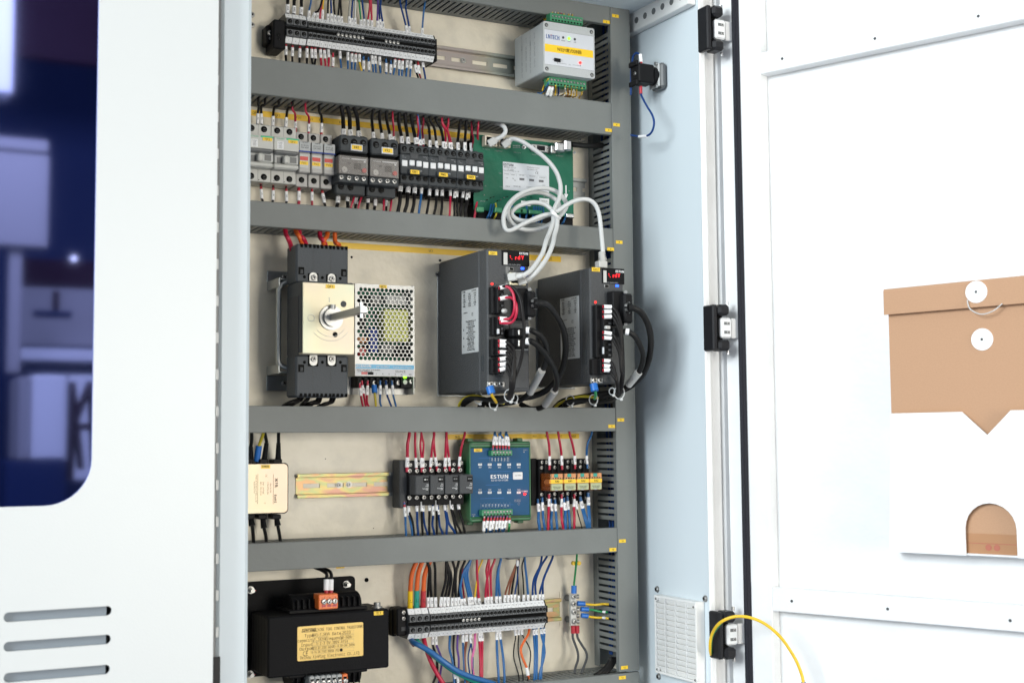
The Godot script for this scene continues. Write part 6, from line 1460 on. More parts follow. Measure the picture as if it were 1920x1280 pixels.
	wires("above the dark relays", "wires above the dark relays", 0.040, 0.046, 0.02, ["red 2.4 w: 184,478 187,374 190,240 196,118", "red 1.8: 280,482 274,380 268,240 264,118", "red 1.6: 334,480 332,378 324,240 326,118", "red 1.6: 350,478 348,380 356,240 350,118", "red 1.8: 428,474 436,376 450,240 450,118", "red 1.8: 492,466 480,372 465,240 460,118", "red 2.0: 580,472 585,378 590,240 588,118", "red 1.8: 626,466 620,374 605,240 598,118", "red 1.8: 728,468 736,368 758,240 768,118"])
	wires("below the dark relays", "wires below the dark relays", 0.036, 0.044, -0.02, ["blue 1.7 f: 158,892 165,992 168,1090 174,1185", "black 1.7: 194,832 203,936 240,1040 256,1180", "blue 1.6: 200,920 205,978 225,1080 238,1178", "navy 1.8 f: 283,842 288,938 290,1060 300,1180", "black 1.8: 335,836 338,934 340,1060 348,1180", "navy 1.6: 350,850 352,940 368,1080 396,1178", "black 1.8: 415,836 418,930 416,1060 416,1178", "navy 1.7: 453,882 456,980 448,1080 468,1176", "black 1.7: 490,822 493,930 494,1060 494,1176", "navy 1.6: 508,920 513,970 525,1090 555,1174", "navy 1.9: 572,832 582,926 600,1050 596,1174", "navy 1.9: 588,900 594,940 620,1060 688,1172", "black 1.8: 634,822 646,912 675,1050 700,1172", "black 1.8: 650,860 656,920 700,1060 748,1170", "black 2.0: 714,822 726,914 765,1050 786,1168"])
	build_io_module()
	crop(960, 790, 4.742)
	for k in 4: yellow_relay("clear relay on black socket with yellow KA%d label" % k, k)
	crop(960, 790, 4.742)
	var es := thing("rail_stop", "black end block on the rail between the blue module and the clear relays", "end stop", P(200, 740, 0.004))
	pb("body", mats.black_plastic, es, 168, 330, 231, 745, 0.032, 0.006, 0.0015)
	wires("above the clear relays", "wires above the clear relays", 0.036, 0.046, 0.02, ["red 1.9: 334,388 335,308 328,200 316,102", "red 1.9: 444,388 441,304 428,200 413,100", "red 1.9: 560,382 558,304 538,200 514,100", "blue 1.7: 669,378 664,303 672,200 692,104"])
	wires("below the clear relays", "wires below the clear relays", 0.036, 0.044, -0.02, ["blue 2.4 w: 234,728 237,800 236,880 246,960", "blue 2.0: 270,716 274,792 280,880 292,960", "red 2.0: 328,686 328,756 324,860 321,962", "blue 2.2 w: 353,726 353,796 348,880 354,960", "blue 2.0: 385,732 389,796 396,880 402,958", "red 2.0: 440,686 440,760 442,870 456,958", "blue 2.8 w: 468,718 474,788 474,880 476,958", "blue 1.9: 494,706 502,782 512,880 514,958", "red 2.0: 553,686 551,758 556,860 553,952", "black 0.9: 570,706 578,780 598,860 622,950", "blue 2.0: 608,708 622,772 645,860 668,950", "blue 2.0: 616,706 634,768 658,860 680,950", "blue 2.0: 674,672 676,744 682,860 684,948", "blue 2.0: 682,672 684,744 692,860 694,948"])

func build_io_module():
	crop(730, 790, 5.567)
	var zf := 0.046
	var q := area(838, 208, 1472, 1042, zf)
	var lo: Vector3 = q[0]; var hi: Vector3 = q[1]
	var t := thing("signal_module", "blue circuit board module in a green carrier with two green terminal rows", "signal module", Vector3((lo.x + hi.x) / 2.0, lo.y, 0))
	var f := pb("board", mats.module_blue, t, 850, 275, 1460, 985, zf, zf - 0.002, 0.0)
	var yt: float = P(1150, 272, zf).y; var yb: float = P(1150, 988, zf).y
	box("carrier", mats.module_green, t, Vector3(lo.x, yt, 0.012), Vector3(hi.x, hi.y, zf + 0.003), 0.002)
	box("carrier", mats.module_green, t, Vector3(lo.x, lo.y, 0.012), Vector3(hi.x, yb, zf + 0.003), 0.002)
	for s in 2:
		box("carrier_groove", mats.print_black, t, Vector3(lo.x + 0.002, (yt if s == 0 else lo.y) + 0.0045, zf + 0.0029), Vector3(hi.x - 0.002, (yt if s == 0 else lo.y) + 0.0055, zf + 0.0032), 0.0)
		for x in [lo.x + 0.004, hi.x - 0.014]: box("carrier_clip", mats.module_green, t, Vector3(x, (hi.y - 0.001 if s == 0 else lo.y - 0.005), 0.014), Vector3(x + 0.010, (hi.y + 0.005 if s == 0 else lo.y + 0.001), 0.03), 0.001)
	box("carrier_side", mats.module_green, t, Vector3(lo.x - 0.0005, lo.y + 0.004, 0.010), Vector3(lo.x + 0.0015, hi.y - 0.004, zf + 0.0012), 0.0006)
	box("carrier_side", mats.module_green, t, Vector3(hi.x - 0.0015, lo.y + 0.004, 0.010), Vector3(hi.x + 0.0003, hi.y - 0.004, zf + 0.0012), 0.0006)
	box("carrier_floor", mats.module_green, t, Vector3(lo.x + 0.002, yb + 0.0002, 0.012), Vector3(hi.x - 0.002, yt - 0.0002, 0.016), 0.0)
	ptext("ESTUN", mats.print_white, f, 1150, 574, 40, zf, true, "lettering", 1.25)
	ptext("SLD-IO-10A-U13080", mats.print_white, f, 1152, 612, 17, zf, false, "lettering", 0.95)
	for k in 5:
		for e in [[948 + k * 101, 448, "IN%d" % (k + 1), 478], [948 + k * 101, 740, "YV%d" % (k + 1), 712]]:
			var ld := pb("lamp_chip", mats.print_white, f, e[0] - 20, e[1] - 11, e[0] + 20, e[1] + 13, zf + 0.0010, zf, 0.0003)
			pb("lens", mats.plug_grey, ld, e[0] - 10, e[1] - 6, e[0] + 10, e[1] + 5, zf + 0.0014, zf + 0.0009, 0.0002)
			ptext(e[2], mats.print_white, f, e[0], e[3], 16, zf)
	for k in 6: text(["IN1", "IN2", "IN3", "IN4", "IN5", "COM"][k], 0.0022, mats.print_white, f, P(1072 + k * 33, 395, zf), Basis(Vector3(0, 1, 0), Vector3(-1, 0, 0), Vector3(0, 0, 1)))
	for k in 9: text(["0V", "YV1", "YV2", "YV3", "YV4", "YV5", "0V", "24V", "PE"][k], 0.0022, mats.print_white, f, P(976 + k * 33, 876, zf), Basis(Vector3(0, 1, 0), Vector3(-1, 0, 0), Vector3(0, 0, 1)))
	for e in [[1048, 370, 1255, 422, 7], [955, 845, 1258, 908, 9]]:
		for k in e[4] + 1:
			var x: float = P(e[0] + (e[2] - e[0]) * k / float(e[4]), e[1], zf).x
			box("printed_line", mats.print_pale, f, Vector3(x, P(1150, e[3], zf).y, zf), Vector3(x + 0.00015, P(1150, e[1], zf).y, zf + 0.00015), 0.0)
	for e in [["TEMP2", 1418, 297, 13], ["TEMP1", 880, 972, 11], ["POWER", 1412, 728, 16], ["24V INPUT", 1338, 818, 12], ["SOLENOID", 1338, 832, 12]]: ptext(e[0], mats.print_white if e[0] == "POWER" else mats.print_pale, f, e[1], e[2], e[3], zf)
	for e in [[1406, 318], [878, 992]]: disc("fiducial", mats.print_pale, f, P(e[0], e[1], zf), 0.0011, 0.0003)
	var pr := TorusMesh.new(); pr.inner_radius = 0.0016; pr.outer_radius = 0.0020; pr.rings = 16; pr.ring_segments = 4
	put("printed_ring", pr, mats.print_pale, f, P(1352, 858, zf), TO_Z)
	for k in 9: pb("trace", mats.lug_blue, f, 880 + (k * 53) % 300, 310 + k * 70, 980 + (k * 97) % 460, 312 + k * 70, zf + 0.0001, zf - 0.0001, 0.0)
	put("chip_shield", extrude(rounded(-0.0081, -0.0056, 0.0081, 0.0056, 0.0016), 0.0, 0.0012), mats.sticker, f, P(1338, 566, zf))
	ptext("QC PASS", mats.print_grey, f, 1345, 562, 14, zf + 0.0013)
	disc("red_indicator", mats.led_red, t, P(1414, 757, zf + 0.001), 0.0017, 0.002)
	var gl := OmniLight3D.new(); gl.name = "indicator_light"; gl.light_color = Color(1.0, 0.12, 0.16); gl.light_energy = 0.00016; gl.light_size = 0.002; gl.shadow_enabled = true; gl.omni_range = 2.0; gl.position = P(1414, 757, zf + 0.001) + Vector3(0, 0, 0.005); add_child(gl)
	var lb := pb("name_label", mats.yellow_label, f, 884, 283, 968, 316, zf + 0.0005, zf, 0.0)
	ptext("SLD", mats.print_black, lb, 926, 299, 20, zf + 0.0006, false, "name")
	green_plug(t, 1066, 300, 1286, 358, zf + 0.011, zf, 6)
	green_plug(t, 968, 918, 1290, 982, zf + 0.011, zf, 9)
	wires("above the blue module", "wires at the blue module", 0.054, 0.046, 0.02, ["blue 1.5 f: 1086,245 1096,152 1094,130 1088,114", "blue 1.5 f: 1120,246 1116,160 1104,132 1096,114", "blue 1.5 f: 1152,247 1150,152 1144,130 1134,114", "blue 1.5 f: 1184,248 1184,180 1160,140 1146,114", "blue 1.5 f: 1214,250 1214,152 1212,130 1208,114", "blue 1.5 f: 1246,252 1236,158 1226,134 1218,114"])
	wires("below the blue module", "wires at the blue module", 0.054, 0.046, -0.02, ["white 1.5 f: 990,1040 986,1142 986,1160", "blue 1.5 f: 1026,1036 1014,1112 1010,1160", "blue 1.5 f: 1060,1038 1050,1136 1048,1160", "blue 1.5 f: 1092,1036 1072,1122 1066,1160", "blue 1.5 f: 1126,1036 1116,1126 1118,1160", "blue 1.5 f: 1158,1034 1148,1112 1145,1160", "blue 1.5 f: 1188,1036 1176,1122 1180,1160", "blue 1.5 f: 1222,1034 1202,1112 1190,1160", "green 1.8 f n: 1255,1030 1254,1060 1252,1100 1244,1150"])

# ------------------------------------------------------------------ fifth row: transformer, lower terminal strip, earth bar
func build_row_five():
	build_transformer()
	crop(720, 1020, 4.922)
	var yc := 1.3 - 0.2655
	din_rail("mounting rail under the lower terminal strip with its golden end showing", 0.70, P(1640, 620, 0.0075).x, yc, mats.rail_zinc)
	crop(720, 1020, 4.922)
	var t = terminal_strip("lower black terminal strip with white marker tags, wires above and below", 0.7630, 0.0108, 0.7969, 0.00646, 30, yc, [8, 9, 10, 11, 12], "terminal strips")
	crop(720, 1020, 4.922)
	var eb := pb("end_bracket", mats.black_plastic, t, 118, 590, 214, 845, 0.036, 0.006, 0.002)
	pb("end_bracket", mats.black_plastic, t, 76, 598, 122, 850, 0.022, 0.006, 0.0015)
	for y in [628, 685]: screw(eb, P(178, y, 0.0362), 0.0032)
	pb("moulded_mark", mats.drive_grey, eb, 160, 762, 208, 800, 0.0363, 0.0355, 0.0)
	var k := 0
	for e in [["yellow", "yellow_tape", "240,600 242,430 256,280 300,160 330,120", "L1"], ["green", "relay_teal", "298,596 302,424 316,270 355,160 385,120", "L2"], ["red", "print_red", "358,592 364,428 376,280 420,168 450,120", "L3"]]:
		var pts := []
		for p in e[2].split(" "):
			var c: PackedStringArray = p.split(","); pts.append(P(float(c[0]), float(c[1]), lerpf(0.030, 0.044, (600.0 - float(c[1])) / 480.0)))
		var w := thing("cable", "thick orange cable ending in a %s sleeve above the lower terminal strip" % e[0], "cable", pts[0], "orange supply cables")
		tubed("conductor", mats.wire_orange, w, pts, 0.0034, 10, 6)
		var s := rod("phase_sleeve", mats[e[1]], w, pts[0], pts[1], 0.0039, 12)
		put("marking", textmesh(e[3], 0.0036), mats.print_black, s, pts[0].lerp(pts[1], 0.45) + Vector3(0, 0, 0.0041), DOWN)
		rod("boot", mats[e[1]], w, pts[0] + Vector3(0, -0.006, 0), pts[0] + Vector3(0, 0.004, 0), 0.0042, 10)
	wires("above the lower terminal strip", "wires above the lower terminal strip", 0.030, 0.044, 0.02, [
		"black 2.0 f: 403,580 403,490 412,350 418,240 422,156", "black 2.0 f: 440,580 436,488 426,350 424,240 430,154", "black 2.0 f: 476,578 474,488 472,330 472,240 482,150", "black 2.0 f: 522,574 531,486 560,370 572,280 548,150", "black 2.0 f: 554,574 563,486 588,370 598,280 600,148", "black 2.0 f: 588,572 593,486 614,370 618,280 600,148", "black 2.0 f: 626,572 629,492 645,360 655,250 660,146", "black 2.0 f: 660,572 660,490 660,360 666,250 672,146", "black 2.0 f: 690,572 688,488 700,360 708,250 720,142", "blue 2.0: 715,578 716,502 705,400 735,250 785,142", "wine 1.3: 750,578 741,498 724,360 722,240 772,142", "blue 1.8: 786,562 782,488 748,340 742,250 805,140", "blue 1.8: 800,562 800,486 760,340 756,250 815,138", "blue 1.8: 820,560 808,484 776,340 772,250 824,136",
		"yellow 1.3 w: 852,568 838,488 858,330 870,240 902,136", "red 2.0: 886,568 874,496 862,330 858,240 860,138", "red 1.8: 940,564 936,490 948,350 968,240 962,136", "red 1.8: 964,562 962,484 956,340 944,240 944,136", "red 1.8: 996,560 990,482 984,340 988,240 1016,126", "blue 2.0: 1038,556 1037,478 1042,340 1055,230 1074,130", "blue 2.0: 1076,555 1068,478 1056,340 1058,230 1088,128",
		"brown 1.5 f: 1112,545 1118,468 1150,360 1214,200 1218,150", "brown 1.5 f: 1144,542 1150,468 1170,360 1216,210 1220,150", "black 1.6 f: 1180,542 1176,462 1196,330 1216,210 1222,150", "navy 1.2 w: 1208,546 1208,463 1230,330 1236,220 1224,150", "black 1.1: 1244,544 1242,470 1236,330 1232,220 1224,150", "black 1.1: 1290,542 1290,466 1284,330 1274,200 1278,116", "blue 1.8: 1332,536 1329,462 1318,330 1306,220 1312,112", "navy 1.7: 1378,540 1372,468 1382,330 1440,200 1442,102", "navy 1.7: 1404,540 1401,466 1400,340 1450,200 1486,102", "navy 1.7: 1440,532 1438,460 1450,400 1500,250 1536,100", "navy 1.7: 1468,532 1466,460 1470,330 1516,220 1550,100"])
	wires("below the lower terminal strip", "wires below the lower terminal strip", 0.030, 0.050, -0.02, [
		"black 1.8: 446,850 448,926 485,1060 488,1180 445,1310", "purple 1.6: 476,848 482,926 530,1060 520,1190 500,1310", "blue 1.8 n: 608,838 604,960 630,1080 650,1300", "black 1.6 n: 645,836 640,960 650,1120 665,1300", "purple 1.6 n: 680,832 676,960 690,1080 680,1290", "blue 1.6: 727,834 728,906 735,1050 748,1280", "brown 2.0: 760,830 760,896 742,1050 760,1280", "navy 1.1: 796,826 802,910 776,1050 800,1276", "navy 1.1: 804,850 804,912 820,1050 815,1270", "pink 2.0 n: 840,820 836,940 812,1080 832,1270", "red 2.0: 876,816 880,892 888,1050 892,1260", "red 2.0: 898,812 906,890 905,1050 904,1258", "blue 1.9: 1042,804 1040,880 1046,1050 1058,1240", "blue 1.9: 1066,800 1076,876 1100,1050 1112,1232", "black 1.0: 1208,790 1216,840 1196,1030 1244,1218", "black 1.0: 1244,786 1243,836 1240,1000 1282,1212", "black 1.0: 1272,784 1275,834 1352,990 1330,1206", "blue 2.0: 1380,786 1383,838 1394,1000 1390,1196", "blue 2.0: 1408,784 1408,832 1412,1000 1408,1192", "blue 1.9: 1448,780 1452,826 1482,1000 1440,1188", "blue 1.9: 1476,776 1480,822 1466,1000 1452,1186"])
	crop(720, 1020, 4.922)
	cable("orange wire with white sleeve at its foot, right part below the lower terminal strip", "wires below the lower terminal strip", "wire_orange", 0.0019, "1340,775,30 1332,830,36 1290,900,44 1262,970,48 1280,1050,50 1316,1136,50 1328,1200,50 1334,1240,48", [["marker_sleeve", "sleeve", 1316, 1136, 50, 1330, 1208, 50, 0.0028]])
	cable("thick red cable sweeping down from the left end of the lower terminal strip", "thick cables below the lower terminal strip", "wire_red", 0.0034, "366,860,30 378,920,40 410,1030,48 460,1140,54 530,1260,58 590,1340,58")
	cable("thick blue cable running diagonally down from the left end of the lower terminal strip", "thick cables below the lower terminal strip", "wire_blue", 0.0040, "246,866,30 268,905,44 340,940,56 440,1000,64 560,1090,70 680,1170,72 800,1222,70 920,1258,66 1020,1290,60")
	cable("thick green cable under the blue one below the lower terminal strip", "thick cables below the lower terminal strip", "relay_teal", 0.0034, "290,866,28 330,920,40 420,1000,52 520,1080,58 640,1170,62 760,1232,62 900,1290,58")
	cable("dark red cable stub at the first terminal of the lower strip", "thick cables below the lower terminal strip", "wire_wine", 0.0034, "244,862,28 250,890,32 262,910,38 280,930,42")
	for e in [[652, 1180, 656, 1240], [676, 1210, 686, 1290]]: cable("white marker sleeve hanging below the lower terminal strip, %s" % ["upper" if e[0] < 660 else "lower"][0], "wires below the lower terminal strip", "sleeve", 0.0022, "%d,%d,52 %d,%d,52" % e)
	var wl := thing("marker_tag", "grey clip with white tag under the duct above the lower terminal strip", "tag", P(1230, 150, 0.05))
	pb("clip", mats.mid_grey, wl, 1150, 118, 1262, 140, 0.056, 0.044, 0.001)
	pb("tag", mats.sleeve, wl, 1226, 146, 1246, 204, 0.056, 0.052, 0.001)
	build_earth_bar()

func build_transformer():
	crop(455, 1030, 5.12)
	var zf := 0.095
	var q := area(240, 610, 1405, 1186, zf)
	var lo: Vector3 = q[0]; var hi: Vector3 = q[1]
	var t := thing("transformer", "heavy black control transformer with gold data plate and orange terminal", "transformer", Vector3((lo.x + hi.x) / 2.0, lo.y, 0))
	var bp := area(-60, 285, 1078, 1290, 0.004)
	put("mounting_foot", extrude(rounded(bp[0].x, lo.y - 0.012, bp[1].x, bp[1].y, 0.006), 0.0006, 0.004), mats.black_paint, t, Vector3.ZERO)
	box("core", mats.black_paint, t, Vector3(lo.x, lo.y, 0.016), hi, 0.0022)
	for k in 5: box("lamination_groove", mats.void, t, Vector3(lo.x - 0.0001, lo.y + 0.001, 0.026 + k * 0.013), Vector3(lo.x + 0.0006, hi.y - 0.001, 0.0266 + k * 0.013), 0.0)
	var cl: float = P(430, 560, 0.075).x; var cr: float = P(1180, 550, 0.075).x; var ct: float = P(800, 420, 0.066).y
	for s in 2:
		var ya: float = hi.y if s == 0 else lo.y - (ct - hi.y)
		var yb: float = ct if s == 0 else lo.y
		var prof := PackedVector2Array()
		for k in 9:
			var a := PI * k / 8.0
			prof.append(Vector2((yb - 0.014 + sin(a) * 0.014) if s == 0 else (ya + 0.014 - sin(a) * 0.014), 0.050 + cos(a) * 0.024))
		prof.append(Vector2(ya if s == 0 else yb, 0.026)); prof.append(Vector2(ya if s == 0 else yb, 0.074))
		var coil := put("coil", along_x(PackedVector2Array(prof), cl + 0.008, cr - 0.006), mats.black_paint, t, Vector3.ZERO)
		box("bobbin_flange", mats.black_plastic, coil, Vector3(cl, (hi.y + 0.0002) if s == 0 else lo.y - 0.005, 0.020), Vector3(cr, (hi.y + 0.005) if s == 0 else lo.y - 0.0002, 0.082), 0.001)
		for k in 12:
			var x := cl + 0.012 + (cr - cl - 0.024) * k / 11.0
			box("bobbin_rib", mats.black_plastic, coil, Vector3(x, (hi.y + 0.005) if s == 0 else ya + 0.004, 0.072), Vector3(x + 0.0022, (yb - 0.005) if s == 0 else lo.y - 0.005, 0.080), 0.0006)
	# orange terminal
	var ot := pb("orange_terminal", mats.orange_plastic, t, 728, 428, 914, 572, 0.096, 0.074, 0.001)
	for k in 3:
		var x := 778.0 + k * 52.0; var y := 500.0 - k * 3.0
		screw(ot, P(x, y, 0.0961), 0.0040, "screw", Basis.IDENTITY, false)
		pb("wire_entry", mats.ferrule_red, ot, x - 20, y + 32, x + 20, y + 52, 0.0963, 0.0955, 0.0)
		ptext(["3", "2", "1"][k], mats.print_black, ot, x + 6, y - 34, 16, 0.0961)
	for k in 2:
		var x0 := 802.0 + k * 44.0
		cable("black wire with white sleeve and red ferrule entering the orange terminal, %s" % ["left one", "right one"][k], "wires at the transformer's orange terminal", "wire_black", 0.0024, "%d,420,82 %d,388,82 %d,288,80 %d,236,76 %d,200,66 %d,172,56 %d,130,48" % [x0, x0 - 2, x0, x0 + 2, x0 - 40 + k * 12, x0 - 110 + k * 8, x0 - 190], [["ferrule", "ferrule_red", x0, 430, 83, x0 - 2, 386, 82, 0.0030], ["marker_sleeve", "sleeve", x0 - 2, 392, 82, x0, 286, 80, 0.0038]])
	for e in [[990, 332, 0.004], [72, 388, 0.004], [66, 1196, 0.004]]:
		var p := P(e[0], e[1], e[2])
		var nut := put("washer", cylmesh(0.0052, 0.0016, 20), mats.steel, t, p + Vector3(0, 0, 0.0010), TO_Z)
		put("hex_nut", cylmesh(0.0042, 0.0055, 6), mats.steel, nut, p + Vector3(0, 0, 0.0045), TO_Z)
		rod("stud", mats.steel, nut, p, p + Vector3(0, 0, 0.013), 0.0030)
		box("red_mark", mats.print_red, nut, p + Vector3(0.0022, -0.0006, 0.0065), p + Vector3(0.0056, 0.0006, 0.0076), 0.0)
	var bp2 := P(1276, 552, 0.07)
	rod("core_bolt", mats.steel, t, Vector3(bp2.x, hi.y, 0.075), Vector3(bp2.x, hi.y + 0.002, 0.075), 0.0075)
	put("bolt_head", cylmesh(0.0048, 0.0055, 6), mats.steel, t, Vector3(bp2.x, hi.y + 0.0048, 0.075))
	var lb := pb("name_label", mats.yellow_label, t, 1259, 592, 1348, 629, zf + 0.0004, zf, 0.0)
	ptext("TC1", mats.print_black, lb, 1304, 609, 24, zf + 0.0005, false, "name")
	# gold data plate
	var pq := area(522, 718, 1154, 1045, zf)
	var pl := put("data_plate", extrude(rounded(pq[0].x, pq[0].y, pq[1].x, pq[1].y, 0.0022), zf, zf + 0.0008), mats.gold_plate, t, Vector3.ZERO)
	var zt := zf + 0.0009
	var X := func(fx): return lerpf(pq[0].x, pq[1].x, fx)
	var Y := func(fy): return lerpf(pq[1].y, pq[0].y, fy)
	var T := func(s, fx, fy, h, b := false, sq := 1.0): put("lettering", textmesh(s, h, b, true), mats.print_black, pl, Vector3(X.call(fx), Y.call(fy), zt), Basis.from_scale(Vector3(sq, 1, 1)))
	put("lettering", textmesh("XINPING", 0.0042, true), mats.print_black, pl, Vector3(X.call(0.17), Y.call(0.11), zt), Basis(Vector3(0.8, 0, 0), Vector3(0.2, 1, 0), Vector3(0, 0, 1)))
	box("printed_line", mats.print_black, pl, Vector3(X.call(0.06), Y.call(0.175), zt - 0.0002), Vector3(X.call(0.29), Y.call(0.165), zt), 0.0)
	T.call("MACHINE TOOL CONTROL TRANSFORMER", 0.625, 0.125, 0.0040, false, 0.70)
	T.call("Type", 0.175, 0.275, 0.0040); T.call("JBK5-1.5KVA", 0.345, 0.27, 0.0036, false, 0.8); T.call("Date", 0.59, 0.275, 0.0040); T.call("2020", 0.74, 0.27, 0.0038)
	T.call("capacity", 0.125, 0.41, 0.0040, false, 0.9); T.call("1.5KVA", 0.335, 0.405, 0.0038, false, 0.9); T.call("frequency", 0.55, 0.41, 0.0040, false, 0.85); T.call("50-60Hz", 0.74, 0.405, 0.0036, false, 0.85)
	T.call("Input", 0.14, 0.54, 0.0042); T.call("1-2-3 0V-380V-415V", 0.52, 0.53, 0.0036, false, 0.85)
	T.call("Output", 0.14, 0.655, 0.0042); T.call("11-12 0V-220V 500VA", 0.37, 0.655, 0.0032, false, 0.66); T.call("13-14 0V-24V 200VA", 0.70, 0.645, 0.0032, false, 0.66)
	T.call("15-16 0V-110V 800VA", 0.37, 0.775, 0.0032, false, 0.66); T.call("PE", 0.60, 0.775, 0.0032)
	T.call("CE", 0.12, 0.79, 0.0060, true, 0.8); T.call("DeZhou XinPing Electronic CO.,LTD", 0.49, 0.905, 0.0042, false, 0.74)
	disc("printed_ring", mats.print_black, pl, Vector3(X.call(0.66), Y.call(0.775), zt), 0.0022, 0.0002, TO_Z, 14)
	for e in [[0.225, 0.46, 0.21, 0.33], [0.645, 0.855, 0.21, 0.33], [0.225, 0.46, 0.345, 0.465], [0.645, 0.855, 0.345, 0.465], [0.225, 0.855, 0.48, 0.59], [0.225, 0.525, 0.605, 0.71], [0.545, 0.855, 0.595, 0.70], [0.225, 0.525, 0.72, 0.83], [0.545, 0.855, 0.715, 0.825]]:
		for l in [[e[0], e[1], e[2], e[2] + 0.008], [e[0], e[1], e[3] - 0.008, e[3]], [e[0], e[0] + 0.004, e[2], e[3]], [e[1] - 0.004, e[1], e[2], e[3]]]:
			box("printed_line", mats.print_grey, pl, Vector3(X.call(l[0]), Y.call(l[3]), zt - 0.0003), Vector3(X.call(l[1]), Y.call(l[2]), zt - 0.0001), 0.0)
	# output terminals under the core
	for k in 7:
		var x := 640.0 + k * 53.0; var y := 1218.0 - k * 4.0
		var g := pb("output_terminal", mats.sticker_grey if k < 6 else mats.orange_plastic, t, x, y, x + 50, y + 100, 0.098, 0.074, 0.001)
		pb("wire_entry", mats.black, g, x + 10, y + 26, x + 42, y + 42, 0.0983, 0.097, 0.0)
		pb("ridge", mats.sticker_grey if k < 6 else mats.orange_plastic, g, x + 22, y - 8, x + 32, y + 8, 0.0975, 0.085, 0.0006)
		screw(g, P(x + 26, y + 66, 0.0981), 0.0036, "screw", Basis.IDENTITY, false)

func build_earth_bar():
	crop(1050, 1030, 5.12)
	var zf := 0.022
	var q := area(104, 424, 160, 730, zf)
	var t := thing("earth_bar", "upright metal earth bar with a row of screws right of the lower terminal strip", "earth bar", Vector3(q[0].x + 0.005, q[0].y, 0))
	box("bar", mats.psu_metal, t, Vector3(q[0].x, q[0].y, zf - 0.006), q[1], 0.0006)
	for y in [q[0].y + 0.008, q[1].y - 0.008]: disc("standoff", mats.mid_grey, t, Vector3(q[0].x + 0.005, y, 0.008), 0.005, 0.016)
	for e in [[131, 451], [131, 520], [136, 598], [138, 690]]:
		disc("washer", mats.steel, t, P(e[0], e[1], zf + 0.0006), 0.0052, 0.0010, TO_Z, 18)
		screw(t, P(e[0], e[1], zf + 0.0012), 0.0041)
	for e in [[172, 450], [175, 575], [175, 633], [175, 692]]: rod("side_screw", mats.steel, t, P(e[0] - 12, e[1], zf - 0.003), P(e[0] + 8, e[1], zf - 0.002), 0.0034)
	var bk := box("backing", mats.plate, t, Vector3(q[0].x - 0.008, q[0].y - 0.004, 0.0003), Vector3(q[1].x, q[1].y + 0.002, 0.0012), 0.0)
	var G := "wires at the earth bar"
	cable("green wire with blue lug rising from the top of the earth bar", G, "wire_green", 0.0016, "134,350,24 140,290,27 150,200,34 160,100,40 164,30,44", [["lug", "lug_blue", 134, 420, 24, 135, 346, 24, 0.0044]])
	for x in [130, 180]:
		var p := P(x, 131, 0.034)
		var c := thing("wire_bead", "round yellow cap beside the green earth wire, %s" % ("left of it" if x < 150 else "right of it"), "bead", p, "yellow caps on the earth wire")
		disc("cap", mats.yellow_label, c, p, 0.0034, 0.004)
	for e in [["yellow earth wire with blue lug leaving the earth bar, topmost of three", "wire_yellow", "232,522,24 290,528,26 350,530,32 400,524,38 430,522,44 470,526,48", 168, 516, 238, 520], ["green earth wire with blue lug leaving the earth bar, middle of three", "wire_green", "268,574,24 320,580,28 370,592,34 412,598,40 460,602,48", 202, 572, 272, 574], ["yellow earth wire with blue lug leaving the earth bar, lowest of three", "wire_yellow", "262,642,24 320,650,28 370,654,34 412,654,40 470,662,48", 206, 632, 268, 638]]:
		cable(e[0], G, e[1], 0.0019, e[2], [["lug", "lug_blue", e[3], e[4], 22, e[5], e[6], 24, 0.0038]] + ([["white_end", "sleeve", 412, 597, 40, 442, 600, 45, 0.0021]] if e[1] == "wire_green" else [["white_end", "sleeve", 412, 654, 40, 438, 657, 45, 0.0021]] if e[4] > 600 else []))
	cable("dark grey wire with red lug hanging from the earth bar, left one", G, "drive_grey", 0.0019, "122,800,22 124,850,24 150,920,28 172,990,32 172,1060,36 150,1130,42 140,1190,46", [["lug", "ferrule_red", 128, 732, 22, 128, 802, 22, 0.0038]])
	cable("dark grey wire with red lug hanging from the earth bar, right one", G, "drive_grey", 0.0019, "165,800,22 172,850,24 210,915,28 250,980,32 258,1040,36 235,1110,42 205,1190,46", [["lug", "ferrule_red", 166, 732, 22, 166, 802, 22, 0.0036]])
	# cables bending out of the vertical duct's foot
	for k in 3:
		cable("dark cable bending from the vertical duct into the lowest duct, %s" % nth(k), "cables at the foot of the vertical duct", "cable_black", 0.0034, "%d,1030,56 %d,1070,56 %d,1130,58 %d,1175,60 %d,1215,58" % [490 + k * 20, 480 + k * 22, 440 + k * 26, 390 + k * 30, 330 + k * 30])

